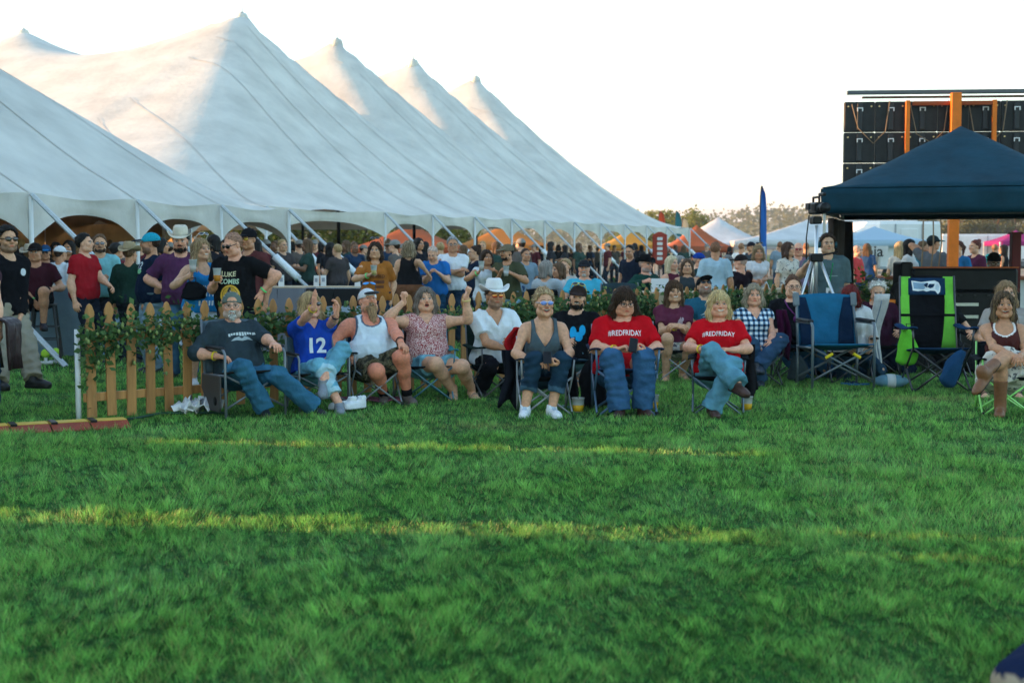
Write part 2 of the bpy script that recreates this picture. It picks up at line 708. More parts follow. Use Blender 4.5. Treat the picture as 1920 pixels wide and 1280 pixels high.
def head_mesh(sp, vox):
    face = sp.get('face', {})
    op = face.get('open', 0.0); sm = face.get('smile', 0.0)
    fem = sp['sex'] == 'f'
    fat = sp.get('fat', 0)
    fl = Field((-.10, -.135, -.15), (.10, .135, .135), vox)
    fl.ell((0, .02, .032), (.076, .096, .088), k=0)
    fl.ell((0, -.028, -.028), (.060 + .008 * fat, .062, .086), k=.03)
    jw = .030 if fem else .038
    fl.cap((-jw, -.035, -.078 - op * .008), (jw, -.035, -.078 - op * .008), .028 + .008 * fat, k=.03)
    fl.ell((0, -.068, -.097 - op * .012), (.024, .02, .018), k=.02)
    fl.cap((-.045, -.01, -.075), (.045, -.01, -.075), .03 + .012 * fat, k=.03)
    for s in (-1, 1):
        fl.ell((s * .043, -.062, -.028 + .006 * sm), (.024, .026 + .004 * sm, .024), k=.02)
        fl.ell((s * .078, .014, -.006), (.010, .021, .032), k=.008)
    fl.cap((-.034, -.083, .024), (.034, -.083, .024), .010 if fem else .012, k=.018)
    for s in (-1, 1):
        fl.ell((s * .031, -.104, .004), (.018, .02, .013), k=.012, op='s')
        fl.ell((s * .031, -.0785, .003), (.0135, .0135, .0125), k=.003)
    fl.cap((0, -.088, .012), (0, -.108, -.024), .008, .0115, k=.012)
    fl.cap((-.012, -.096, -.03), (.012, -.096, -.03), .008, k=.006)
    mw = .021 + .009 * sm
    zc = -.058
    fl.cap((-mw, -.082, zc + .005 * sm), (mw, -.082, zc + .005 * sm), .0095, k=.01)
    if op > 0:
        fl.ell((0, -.098, zc - .006 * op), (mw * (.95 if op < 1 else .8), .026, .004 + .013 * op), k=.004, op='s')
    fl.cap((0, .02, -.06), (0, .03, -.16), .052 + .01 * fat, k=.03)
    V, Fc = fl.mesh()
    x, y, z = V[:, 0], V[:, 1], V[:, 2]
    skin = np.array(sp['skin'])
    C = np.tile(skin, (len(V), 1))
    fr = y < -.02
    ck = np.exp(-(((np.abs(x) - .043) / .022) ** 2 + ((z + .03) / .022) ** 2)) * fr
    C = C * (1 - .25 * ck[:, None]) + skin * np.array((1.12, .72, .68)) * .25 * ck[:, None]
    nz = np.exp(-((x / .016) ** 2 + ((z + .025) / .014) ** 2)) * (y < -.085)
    C = C * (1 - .3 * nz[:, None] * np.array((0, .5, .5)))
    lip = skin * np.array((.85, .45, .45)) if not fem else skin * np.array((.85, .36, .38))
    zm = zc + .010 * sm * (np.abs(x) / mw) ** 2
    hl = .0075 if op == 0 else .004 + .013 * op + .006
    lipm = (np.abs(x) < mw) & (np.abs(z - zm + .006 * op * (op > 0)) < hl * np.sqrt(np.clip(1 - (x / (mw * 1.05)) ** 2, 0, 1))) & (y < -.055)
    C[lipm] = lip
    if op > 0:
        inn = (np.abs(x) < mw * .9) & (np.abs(z - zm + .006 * op) < (.002 + .012 * op) * np.sqrt(np.clip(1 - (x / mw) ** 2, 0, 1))) & (y < -.045)
        C[inn] = (.06, .012, .012)
        te = inn & (z > zm - .004 * op) if sm > 0 else inn & (z > zm + .004)
        C[te] = (.75, .72, .66)
    elif sm > .5:
        te = (np.abs(x) < mw * .85) & (np.abs(z - zm - .0005) < .0055) & (y < -.055)
        C[te] = (.78, .75, .70)
    if sp.get('stubble') is not None:
        jawm = np.clip((-.035 - z) / .02, 0, 1) * np.clip((.03 - y) / .03, 0, 1) * (~lipm)
        jawm *= 1 - np.exp(-((x / .03) ** 2 + ((z + .058) / .012) ** 2))
        a = .75 * jawm[:, None]
        C = C * (1 - a) + np.array(sp['stubble']) * a
    hc = np.array(sp.get('brow', (.03, .02, .015)))
    for s in (-1, 1):
        ex, ez = x - s * .031, z - .003
        sq = face.get('squint', .35 if sm > .3 else 0)
        eye = ((ex / .0135) ** 2 + (ez / (.0075 * (1 - sq))) ** 2 < 1) & (y < -.07)
        C[eye] = (.62, .60, .58)
        ir = ((ex - face.get('gaze', 0) * .004) ** 2 + ez ** 2 < .0064 ** 2) & eye
        C[ir] = sp.get('eye', (.03, .025, .02))
        lash = (np.abs(ex) < .017) & (np.abs(ez - .0075 * (1 - sq) - .002 + ex * s * .12) < .0034) & (y < -.065)
        C[lash] = C[lash] * .25
        br = (np.abs(ex) < .02) & (np.abs(ez - .0225 - (.006 if op > .5 else 0) + ex * s * .18) < (.0035 if fem else .005)) & (y < -.05)
        C[br] = C[br] * .25 + hc * .75
    return V, Fc, C


def hair_mesh(h, vox):
    st = h.get('style', 'short')
    t = h.get('t', {'short': .0085, 'long': .015, 'bob': .016, 'bun': .008, 'crop': .0035, 'tail': .010}.get(st, .012))
    L = h.get('L', {'long': .26, 'bob': .13, 'bun': 0, 'short': 0, 'crop': 0, 'tail': 0}.get(st, 0))
    fl = Field((-.17, -.15, -.16 - L), (.17, .23, .19), vox)
    fl.ell((0, .022, .034), (.077 + t, .098 + t, .090 + t), k=0)
    if L > 0:
        w = h.get('w', 1.0)
        for s in (-1, 1):
            fl.cap((s * .066, .0, .045), (s * .090 * w, .006, -.5 * L), .030, .034, k=.03)
            fl.cap((s * .090 * w, .006, -.5 * L), (s * .085 * w, -.012, -L), .033, .016, k=.03)
        for s in (-.05, 0, .05):
            fl.cap((s, .075, .03), (s * 1.3, .085, -.92 * L), .042, .03, k=.03)
    if st == 'bun':
        fl.ell((0, .085, .105), (.042, .042, .04), k=.01)
    if st == 'tail':
        fl.cap((0, .11, .05), (0, .15, .02), .025, .03, k=.01)
        fl.cap((0, .15, .02), (0, .13, -.16), .032, .01, k=.02)
    if st == 'updo':
        fl.ell((0, .05, .12), (.06, .06, .04), k=.02)
        fl.cap((-.068, -.03, .04), (-.078, -.02, -.12), .013, .006, k=.01)
        fl.cap((.068, -.03, .04), (.082, -.02, -.12), .013, .006, k=.01)
    zr = .088 if h.get('bangs') else h.get('line', .118) + .026
    fl.ell((0, -.115, -.048), (.077 if L > 0 else .085, .095, zr), k=.004, op='s', nz=.014)
    if L > 0:
        fl.ell((0, -.11, -.12), (.068, .10, .10), k=.01, op='s')
    else:
        fl.plane((0, .06, -.045), (0, -.75, -.66))
        fl.ell((0, -.06, -.08), (.12, .085, .085), k=.004, op='s', nz=.014)
    x, y, z = fl.xyz()
    if L > 0 and not h.get('bangs'):
        fl.D += (.012 * np.exp(-((x - .012) / .008) ** 2) * np.clip((z - .07) / .03, 0, 1) * (y < .06)).astype(np.float32)
    cu = h.get('curl', 0.0)
    ang = np.arctan2(x, y - .02)
    am = .0035 + cu * .006
    fl.D += (am * np.sin(ang * 34 + 2.2 * wob(x, y, z, 25, 3)) + cu * .012 * wob(x, y, z, 75, 4, 2) + (.004 if L > 0 else .0065) * wob(x, y, z * .6, 190, 5, 6)).astype(np.float32)
    V, Fc = fl.mesh()
    x, y, z = V[:, 0], V[:, 1], V[:, 2]
    ang = np.arctan2(x, y - .02)
    c = np.array(h['col']); c2 = np.array(h.get('col2', c * 1.7))
    m = np.clip(.5 + .5 * np.sin(ang * 47 + 5 * wob(x, y, z, 22, 3, 1)), 0, 1) ** 2
    m = m * h.get('streak', .5)
    if 'ombre' in h:
        m = np.maximum(m, np.clip((-.02 - z) / .12, 0, 1) * .9)
    C = c * (1 - m[:, None]) + c2 * m[:, None]
    return V, Fc, C


def strands(V, Fc, C, n, L, short, seed):
    """loose locks lying on the hair, so that its edge is not a clean shell"""
    rs = np.random.default_rng(seed)
    P0 = V[Fc]
    nr = np.cross(P0[:, 1] - P0[:, 0], P0[:, 3] - P0[:, 0])
    nr /= np.linalg.norm(nr, axis=1, keepdims=True) + 1e-9
    i = rs.integers(0, len(Fc), n)
    p, m, c = P0[i].mean(1), nr[i], C[Fc[i, 0]]
    g = np.tile(np.array((0, .15, -1.0)), (n, 1)) if not short else np.stack([p[:, 0] * 6, np.full(n, .8), np.full(n, -.25)], 1)
    g = g + rs.normal(size=(n, 3)) * (.22 if not short else .4)
    g = g - m * (g * m).sum(1, keepdims=True)
    g /= np.linalg.norm(g, axis=1, keepdims=True) + 1e-9
    s = np.cross(g, m)
    ln = rs.uniform(.5, 1.2, (n, 1)) * L
    w = rs.uniform(.0012, .0028, (n, 1))
    a = p + m * .001
    b = p + g * ln * .5 + m * rs.uniform(.003, .007, (n, 1))
    d = p + g * ln + m * rs.uniform(.0, .010, (n, 1))
    Q = np.stack([a - s * w, a + s * w, b + s * w, b - s * w, b - s * w, b + s * w, d + s * w * .3, d - s * w * .3], 1)
    Vn = Q.reshape(-1, 3)
    Fn = np.arange(len(Vn)).reshape(-1, 4) + len(V)
    cc = np.repeat(np.clip(c * rs.uniform(.45, 1.7, (n, 1)), 0, 1), 8, 0)
    return np.concatenate([V, Vn]), np.concatenate([Fc, Fn]), np.concatenate([C, cc])


def cowboy_hat(colr, straw=False):
    V, Fc = [], []
    nt_, nr = 40, 7
    for i in range(nr):
        u = i / (nr - 1)
        for k in range(nt_):
            t = 2 * math.pi * k / nt_
            cx, sy = math.cos(t), math.sin(t)
            rx, ry = .086 + u * .085, .108 + u * .072
            up = .062 * u ** 1.6 * abs(cx) ** 3 - .022 * u * abs(sy) ** 3
            V.append((cx * rx * (1 - .12 * u * abs(cx)), .015 + sy * ry, .058 + up))
    for i in range(nr - 1):
        for k in range(nt_):
            k2 = (k + 1) % nt_
            Fc.append((i * nt_ + k, i * nt_ + k2, (i + 1) * nt_ + k2, (i + 1) * nt_ + k))
    nb = len(V)
    for v in list(V):
        V.append((v[0], v[1], v[2] + .007))
    for f in list(Fc):
        Fc.append(tuple(nb + i for i in f[::-1]))
    for i in (0, nr - 1):
        for k in range(nt_):
            k2 = (k + 1) % nt_
            Fc.append((i * nt_ + k, i * nt_ + k2, nb + i * nt_ + k2, nb + i * nt_ + k))
    n0 = len(V)
    prof = [(1.0, .0), (1.0, .035), (.95, .075), (.86, .105), (.66, .122), (.35, .115), (.02, .100)]
    for r, z in prof:
        for k in range(nt_):
            t = 2 * math.pi * k / nt_
            cx, sy = math.cos(t), math.sin(t)
            pin = 1 - .22 * (z / .12) * max(0, -sy) ** 2
            V.append((cx * .088 * r * pin, .015 + sy * .110 * r, .062 + z - (.012 * (z / .12) * max(0, -sy))))
    for i in range(len(prof) - 1):
        for k in range(nt_):
            k2 = (k + 1) % nt_
            Fc.append((n0 + i * nt_ + k, n0 + i * nt_ + k2, n0 + (i + 1) * nt_ + k2, n0 + (i + 1) * nt_ + k))
    V = np.array(V)
    C = np.tile(np.array(colr), (len(V), 1))
    if not straw:
        pass
    bd = (V[:, 2] < .085) & (np.arange(len(V)) >= n0)
    C[bd] *= .62
    return V, np.array(Fc), C


def cap_hat(h, vox):
    s = -1 if not h.get('back') else 1
    fl = Field((-.11, -.25, .0), (.11, .25, .16), vox)
    fl.ell((0, .02, .040), (.092, .113, .098), k=0)
    fl.plane((0, 0, .026), (0, .10 * -s, -1))
    if s < 0:
        fl.ell((0, -.135, .043), (.076, .085, .010), np.array(Matrix.Rotation(R(8), 3, 'X')), k=.006)
    else:
        fl.ell((0, .165, .040), (.074, .07, .010), np.array(Matrix.Rotation(R(-14), 3, 'X')), k=.006)
    V, Fc = fl.mesh()
    C = np.tile(np.array(h['col']), (len(V), 1))
    if 'col2' in h:
        b = V[:, 1] * s > .098
        C[b] = h['col2']
    if 'front' in h:
        b = (V[:, 1] < -.035) & (np.abs(V[:, 0]) < .06) & (V[:, 2] > .05) & (V[:, 1] > -.1)
        C[b] = h['front']
    if h.get('back'):
        b = (((V[:, 0]) / .045) ** 2 + ((V[:, 2] - .055) / .03) ** 2 < 1) & (V[:, 1] < -.05) & (V[:, 2] > .052)
        C[b] = h['gap']
    return V, Fc, C


def shades(h, vox):
    """sunglasses: lenses, bridge and temples"""
    fl = Field((-.085, -.125, -.03), (.085, .03, .035), vox)
    for s in (-1, 1):
        fl.ell((s * .033, -.099, .004), (.029, .0075, .0205), np.array(Matrix.Rotation(R(s * 14), 3, 'Z')), k=0)
        fl.cap((s * .06, -.09, .010), (s * .081, .012, .012), .0045, k=.002)
    fl.cap((-.015, -.104, .012), (.015, -.104, .012), .005, k=.004)
    V, Fc = fl.mesh()
    C = np.tile(np.array(h['col']), (len(V), 1))
    if 'lens' in h:
        for s in (-1, 1):
            m = (((V[:, 0] - s * .033) / .026) ** 2 + ((V[:, 2] - .004) / .0165) ** 2 < 1) & (V[:, 1] < -.09)
            C[m] = h['lens']
            if 'lens2' in h:
                C[m & (V[:, 2] < .0)] = h['lens2']
    return V, Fc, C


def specs():
    """thin spectacle frames"""
    mb = MB()
    for s in (-1, 1):
        ring = [(s * .033 + .025 * math.cos(t), -.103 + .006 * abs(math.cos(t)) , .002 + .0185 * math.sin(t)) for t in np.linspace(0, 2 * math.pi, 19)]
        mb.tube(ring, .0027, 5, cap=False)
        mb.tube([(s * .058, -.098, .006), (s * .080, .012, .010)], .0026, 5)
    mb.tube([(-.009, -.104, .006), (.009, -.104, .006)], .0027, 5)
    return np.array(mb.v), mb.f


def beard_mesh(b, vox, open_=0):
    fl = Field((-.09, -.17, -.15 - b.get('L', 0)), (.09, .05, .02), vox)
    fl.cap((-.038, -.035, -.078), (.038, -.035, -.078), .037, k=.02)
    fl.ell((0, -.066, -.098), (.034, .03, .028), k=.02)
    fl.cap((-.066, .0, -.03), (-.045, -.03, -.08), .014, .024, k=.02)
    fl.cap((.066, .0, -.03), (.045, -.03, -.08), .014, .024, k=.02)
    fl.cap((-.028, -.085, -.046), (.028, -.085, -.046), .011, k=.012)
    if b.get('L', 0) > 0:
        fl.cap((0, -.075, -.10), (0, -.085, -.10 - b['L']), .040, .014, k=.02)
        fl.cap((-.02, -.07, -.10), (-.018, -.08, -.10 - b['L'] * .8), .028, .01, k=.02)
        fl.cap((.02, -.07, -.10), (.022, -.08, -.10 - b['L'] * .85), .028, .01, k=.02)
    fl.ell((0, -.10, -.060 - .006 * open_), (.024, .03, .0085 + .012 * open_), k=.004, op='s')
    if b.get('goatee'):
        x, y, z = fl.xyz()
        fl.D = np.maximum(fl.D, np.abs(x) + 0 * y + 0 * z - .034)
    else:
        fl.ell((-.047, -.085, -.012), (.036, .05, .042), k=.004, op='s')
        fl.ell((.047, -.085, -.012), (.036, .05, .042), k=.004, op='s')
    fl.plane((0, 0, -.004), (0, 0, 1))
    x, y, z = fl.xyz()
    fl.D += (.003 * np.sin(x * 380 + 3 * wob(x, y, z, 40, 3)) + .003 * wob(x, y, z, 120, 4)).astype(np.float32)
    V, Fc = fl.mesh()
    c = np.array(b['col'])
    m = .7 + .5 * np.clip(.5 + .5 * np.sin(V[:, 0] * 600 + V[:, 2] * 40), 0, 1)
    return V, Fc, c * m[:, None]


RES = {'hi': (.0115, .0055, .0062, .010), 'mid': (.016, .008, .0085, .014), 'lo': (.024, .012, .0125, .021)}
NPEOPLE = [0]


def person(label, X, Y, rz=0, group=None, res='mid', **sp):
    """a figure facing -y in its own frame ('a' = its -x side, 'b' = its +x side)"""
    sp.setdefault('sex', 'm'); sp.setdefault('fat', 0.0)
    sp.setdefault('skin', (.50, .29, .20))
    vb, vh, vhand, vc = RES[res]
    sex, fat, H = sp['sex'], sp['fat'], sp.get('h', 1.0)
    root = thing('person', label, 'person', (X, Y, 0), R(rz), group)
    sit = sp.get('pose', 'stand') == 'sit'
    hz = sp.get('hipz', .50 if sit else .915)
    pel = np.array((sp.get('hx', 0.0), sp.get('hy', 0.0), hz))
    Rt = rotm(sp.get('twist', 0), -sp.get('lean', -12 if sit else 2), sp.get('roll', 0))
    T = lambda p: pel + Rt @ np.array(p, float)
    sw = (.172 if sex == 'm' else .150) + .028 * fat
    UA, FA, TH, SH = .285, .25, .435, .425
    hip = {'a': pel + np.array((-.085, 0, -.01)), 'b': pel + np.array((.085, 0, -.01))}
    sho = {'a': T((-sw, .01, .425)), 'b': T((sw, .01, .425))}
    el, wr, kn, an = {}, {}, {}, {}
    for s, g in (('a', -1), ('b', 1)):
        tgt = sp.get('h' + s)
        if tgt is None:
            tgt = (g * .235, -.26, hz + .16) if sit else (g * (.25 + .05 * fat), -.04, hz - .09)
        hint = sp.get('e' + s, (g * .55, .8, -.35))
        el[s], wr[s] = ik(sho[s], tgt, UA, FA, hint)
        ft = sp.get('f' + s)
        if ft is None:
            ft = (g * .14, -.58, .0) if sit else (g * .11, .0, .0)
        ft = np.array(ft, float) + np.array((0, 0, .085))
        kn[s], an[s] = ik(hip[s], ft, TH, SH, sp.get('k' + s, (g * .12, -1, .25)))
    pv = T((0, .0, .545))
    hy, hp, hr = sp.get('head', (0, 0, 0))
    Rh = rotm(hy, hp, hr)
    hc = pv + Rh @ np.array((0, -.018, .112))
    Z, W, Dp = PROF[sex]
    gz = np.exp(-((Z - .13) / .14) ** 2)
    W = W + fat * (.05 * gz + .028)
    Dpp = Dp + fat * (.075 * gz + .022)
    Cc = -fat * .055 * gz
    thr, knr, anr = .080 + .038 * fat, .056 + .018 * fat, .040 + .008 * fat
    shr, elr, wrr = (.054 if sex == 'm' else .045) + .018 * fat, (.040 if sex == 'm' else .034) + .012 * fat, .0275 + .005 * fat

    def torso(fl, inf, zlo=-.08, zhi=.50, k=.03, loose=0):
        rad = .36
        a, b = T((0, 0, zlo)), T((0, 0, zhi))
        q = fl.sl(np.minimum(a, b) - rad, np.maximum(a, b) + rad, 0)
        x, y, z = fl.xyz(q)
        x = x - pel[0]; y = y - pel[1]; z = z - pel[2]
        lx, ly, lz = (Rt[0, i] * x + Rt[1, i] * y + Rt[2, i] * z for i in range(3))
        zc = np.clip(lz, zlo, zhi)
        w = np.interp(zc, Z, W) + inf + loose * np.clip((.16 - zc) / .2, 0, 1); d = np.interp(zc, Z, Dpp) + inf + loose * np.clip((.16 - zc) / .2, 0, 1); c = np.interp(zc, Z, Cc)
        yy = ly - c
        rr = np.sqrt((np.abs(lx) / w) ** 2.3 + (np.abs(yy) / d) ** 2.3 + 1e-9) ** (2 / 2.3)
        dr = (rr - 1) * np.minimum(w, d)
        dz = lz - zc
        dd = np.where(np.abs(dz) > 0, np.sqrt(np.maximum(dr, 0) ** 2 + dz ** 2), dr)
        fl.put(q, dd.astype(np.float32), k)
        if sex == 'f':
            for s in (-1, 1):
                fl.ell(T((s * .066, -.075 - .03 * fat, .315)), np.array((.066, .062, .066)) + .018 * fat + inf * .9, k=.035)

    def tl(fl):
        x, y, z = fl.xyz()
        x = x - pel[0]; y = y - pel[1]; z = z - pel[2]
        return tuple(Rt[0, i] * x + Rt[1, i] * y + Rt[2, i] * z for i in range(3))

    allp = np.array([pel, sho['a'], sho['b'], pv] + [d[s] for d in (el, wr, kn, an) for s in 'ab'])
    lo, hi = allp.min(0) - .26, allp.max(0) + .22
    lo[2] = max(lo[2], -.02)
    bot = sp.get('bottom', {'kind': 'jeans', 'col': (.03, .06, .12)})
    top = sp.get('top', {'kind': 'tee', 'col': (.1, .1, .1)})
    shoes = sp.get('shoes', {'col': (.02, .02, .02)})
    # ---- body: trunk, limbs, neck, head and hands in one mesh
    fl = Field(lo, hi, vb)
    torso(fl, -.004)
    fl.ell(pel + np.array((0, .01, -.01)), (.165 + .03 * fat, .125 + .03 * fat, .12), k=.05)
    fl.cap(T((0, .012, .46)), hc + Rh @ np.array((0, .02, -.06)), (.058 if sex == 'm' else .049) + .012 * fat, k=.03)
    for s, g in (('a', -1), ('b', 1)):
        fl.cap(T((g * .03, .015, .49)), sho[s], .038, .048, k=.04)
        fl.cap(sho[s], el[s], shr, elr, k=.035)
        fl.cap(el[s], el[s] + (wr[s] - el[s]) * .35, elr, elr * 1.02, k=.02)
        fl.cap(el[s], wr[s], elr, wrr, k=.02)
        fl.cap(el[s] * .82 + wr[s] * .18, el[s] * .6 + wr[s] * .4, elr * 1.1, elr * .95, k=.03)
        fl.ell(sho[s] * .8 + el[s] * .2, (shr * 1.03,) * 3, k=.04)
        fl.ell(kn[s] + nrm(an[s] - hip[s]) * -.0 + nrm(kn[s] - (hip[s] + an[s]) / 2) * .004, (knr * .93,) * 3, k=.03)
        fl.cap(hip[s], kn[s], thr, knr, k=.04)
        fl.cap(kn[s], kn[s] + (an[s] - kn[s]) * .35, knr, knr * .98, k=.03)
        calf = kn[s] + (an[s] - kn[s]) * .3 + np.array((0, .022, 0))
        fl.cap(calf, an[s], knr * .98, anr * .9, k=.03)
    V, Fc = fl.mesh()
    skin = np.array(sp['skin'])
    C = np.tile(skin, (len(V), 1))
    if sp.get('burn'):
        C[:] = skin * np.array((1.08, .82, .78))
    Vs, Fs, Cs = [V], [Fc], [C]
    hv, hf, hcl = head_mesh(sp, vh)
    Vs.append(hc + hv @ Rh.T); Fs.append(hf + len(V)); Cs.append(hcl)
    tot = len(V) + len(hv)
    for s, g in (('a', -1), ('b', 1)):
        fd = sp.get('fd' + s, wr[s] - el[s])
        pn = sp.get('pn' + s, (-g * .7, .1, -.7))
        v, f = hand_mesh(wr[s], fd, pn, s, sp.get('hp' + s, 'relaxed'), vhand)
        Vs.append(v); Fs.append(f + tot); Cs.append(np.tile(skin * np.array((1, .93, .9)), (len(v), 1)))
        tot += len(v)
    feet = {}
    for s, g in (('a', -1), ('b', 1)):
        yaw = sp.get('t' + s, g * 12)
        ty = R(yaw)
        fw = np.array((math.sin(ty), -math.cos(ty), 0.0))
        tp = sp.get('tp' + s, 0)
        fw = nrm(fw * math.cos(R(tp)) + np.array((0, 0, 1)) * math.sin(R(tp)))
        side = nrm(np.cross(fw, (0, 0, 1)))
        up = np.cross(side, fw)
        feet[s] = (an[s], side, fw, up)
        if shoes.get('kind') in ('bare', 'sandal'):
            fl = Field((-.06, -.08, -.095), (.06, .19, .06), vhand * 1.15)
            fl.cap((0, -.03, -.055), (.0, .10, -.068), .034, .032, k=.02)
            fl.cap((0, .0, -.03), (0, -.005, .04), .04, .038, k=.03)
            for i in range(5):
                fl.cap((-.032 + .016 * i, .10, -.072), (-.034 + .017 * i, .155 - .006 * abs(i - 3.2 + g), -.076), .0125, .0105, k=.006)
            fl.plane((0, 0, -.088), (0, 0, -1))
            v, f = fl.mesh()
            v = an[s] + v[:, :1] * side + v[:, 1:2] * fw + v[:, 2:3] * up
            Vs.append(v); Fs.append(f + tot); Cs.append(np.tile(skin * .95, (len(v), 1)))
            tot += len(v)
    V = np.concatenate(Vs) * H; Fc = np.concatenate(Fs); C = np.concatenate(Cs)

    def add(name, V, Fc, C, m, scaled=False, rest=None, parent=None):
        V = np.asarray(V, float)
        if not scaled:
            V = V * H
        me = mesh_from(V, Fc, True)
        set_attr(me, 'col', np.clip(C, 0, 1), 'FLOAT_COLOR')
        set_attr(me, 'rest', V if rest is None else rest, 'FLOAT_VECTOR')
        return link(name, me, MATS[m], parent or root)

    add('body', V, Fc, C, 'skin', True)
    hd = lambda v: hc + np.asarray(v) @ Rh.T
    # ---- hair, beard, eyewear, hat
    if sp.get('hair'):
        v, f, c = hair_mesh(sp['hair'], vh * 1.15)
        if sp['hair'].get('style') == 'crop':
            c = c * .6 + np.array(sp['skin']) * .4
        lg = sp['hair'].get('L', 0) or sp['hair'].get('style') in ('long', 'bob')
        if res != 'lo' and len(f):
            v, f, c = strands(v, f, c, {'hi': 900, 'mid': 350}[res], .075 if lg else .026, not lg, NPEOPLE[0])
        add('hair', hd(v), f, c, 'hair', rest=v)
    if sp.get('beard'):
        v, f, c = beard_mesh(sp['beard'], vh, sp.get('face', {}).get('open', 0))
        if res == 'hi':
            v, f, c = strands(v, f, c, 400, .03, False, NPEOPLE[0] + 90)
        add('beard', hd(v), f, c, 'hair', rest=v)
    if sp.get('hat'):
        h = sp['hat']
        if h['kind'] == 'cowboy':
            v, f, c = cowboy_hat(h['col'])
            add('cowboy_hat', hd(v), f, c, 'cloth', rest=v)
        else:
            v, f, c = cap_hat(h, vh)
            add('cap', hd(v), f, c, 'cloth', rest=v)
    if sp.get('glasses'):
        g_ = sp['glasses']
        if g_['kind'] == 'shades':
            v, f, c = shades(g_, vh * .75)
            if g_.get('up'):
                Mx = np.array(Matrix.Rotation(R(-38), 3, 'X'))
                v = (v + np.array((0, 0, 0))) @ Mx.T + np.array((0, g_.get('dy', .015), g_.get('dz', .085)))
                v = v * np.array((1.12, 1.05, 1.1))
            add('sunglasses', hd(v), f, c, 'gloss', rest=v)
        else:
            v, f = specs()
            add('spectacles', hd(v), f, np.tile(np.array(g_['col']), (len(v), 1)), 'gloss', rest=v)
    # ---- clothes
    if top['kind'] != 'none':
        inf = top.get('inf', .017)
        top.setdefault('hem', -.005 if sit else -.06)
        fl = Field(lo, hi, vc)
        torso(fl, inf, zlo=top.get('hem', -.06) - .01, zhi=.475, loose=.016)
        if top.get('hem', -.06) < 0:
            fl.ell(pel + np.array((0, .005, 0)), np.array((.168 + .03 * fat, .128 + .03 * fat, .11)) + inf * .8 + .012, k=.04)
        sl = top.get('sleeve', .62)
        for s, g in (('a', -1), ('b', 1)):
            fl.cap(T((g * .04, .015, .483)), sho[s], .038 + inf * .55, .048 + inf * .7, k=.04)
            if sl > 0:
                sr = elr + (.020 if sl < 1 else .014)
                fl.cap(sho[s], el[s], shr + inf * .95, sr, k=.04, cut=min(sl, 1.15) if sl < 1 else None)
                if sl > 1:
                    fl.cap(el[s], wr[s], sr, wrr + .014, k=.02, cut=sl - 1)
        lx, ly, lz = tl(fl)
        x, y, z = fl.xyz()
        fl.D += (.022 * (np.abs(wob(x, y * 1.2, z * .7, 24, 4)) - .42) + .010 * (np.abs(wob(x, y, z * .8, 52, 4, 3)) - .4)).astype(np.float32) * top.get('fold', 1.0)
        nk = top.get('neck', 'crew')
        fl.cap(T((0, .012, .44)), T((0, -.01, .62)), top.get('nr', .066) + .01 * fat, .072 + .01 * fat, k=.006, op='s')
        if nk == 'crew':
            fl.ell(T((0, -.06, .50)), (.062, .055, .05), Rt, k=.006, op='s')
        elif nk == 'v':
            vd = top.get('vd', .13)
            wv = np.maximum(np.abs(lx) - np.clip((lz - (.47 - vd)) * .62, -1, .085), ly - .0)
            fl.D = np.maximum(fl.D, -wv.astype(np.float32))
        elif nk == 'scoop':
            fl.ell(T((0, -.10, .46)), (.09, .10, .105), Rt, k=.006, op='s')
        if sl == 0:
            xs = np.interp(lz, [.18, .24, .31, .38, .47], top.get('arm', [.3, .19, .150, .135, .128] if sex == 'm' else [.3, .175, .130, .118, .112]))
            m = np.abs(lx) - xs - .02 * fat
            fl.D = np.where(lz > .2, np.maximum(fl.D, m), fl.D).astype(np.float32)
        hem = top.get('hem', -.06)
        fl.D = np.maximum(fl.D, np.where(lz < .2, hem - lz - (.006 * np.sin(lx * 23 + ly * 17) if hem < 0 else 0), -1).astype(np.float32) if sl <= 1 else np.where(np.sqrt(lx ** 2 + ly ** 2) < .24 + .08 * fat, hem - lz, -1).astype(np.float32))
        V, Fc = fl.mesh()
        rest = (V - pel) @ Rt
        C = np.tile(np.array(top['col']), (len(V), 1))
        if 'sides' in top:
            C[np.abs(rest[:, 0]) > .15] = top['sides']
        if 'trim' in top:
            if sl == 0:
                m = (np.abs(np.abs(rest[:, 0]) - np.interp(rest[:, 2], [.18, .24, .31, .38, .47], [.3, .19, .150, .135, .128]) - .02 * fat) < .013) & (rest[:, 2] > .24)
                C[m] = top['trim']
            dn = np.sqrt((rest[:, 0] / .095) ** 2 + ((rest[:, 1] + .10) / .105) ** 2 + ((rest[:, 2] - .46) / .11) ** 2)
            C[(np.abs(dn - 1) < .13) & (rest[:, 2] > .3) & (rest[:, 1] < .02)] = top['trim']
        if 'yoke' in top:
            C[rest[:, 2] > .40] = top['yoke']
        if 'pattern' in top:
            C = top['pattern'](rest, C)
        shirt = add('shirt', V, Fc, C, top.get('mat', 'cloth'), rest=rest)
        for pr in sp.get('prints', []):
            shirt_print(shirt, root, pr, pel, Rt, H)
        if top.get('collar'):
            mb = MB()
            for g in (-1, 1):
                P = []
                for t in np.linspace(-.15, 1.0, 9):
                    a_ = math.pi / 2 + g * (math.pi * .93) * t
                    rr = .066 + .01 * fat
                    b_ = np.array((math.cos(a_) * rr, .004 + math.sin(a_) * rr * .95, .500 - .035 * t))
                    o_ = np.array((math.cos(a_) * (rr + .03), .004 + math.sin(a_) * (rr + .03), .470 - .055 * t))
                    P.append([T(b_), T((b_ + o_) / 2 + np.array((0, 0, .012))), T(o_)])
                mb.grid(P)
            add('collar', np.array(mb.v), mb.f, np.tile(np.array(top['collar']), (len(mb.v), 1)), 'cloth')
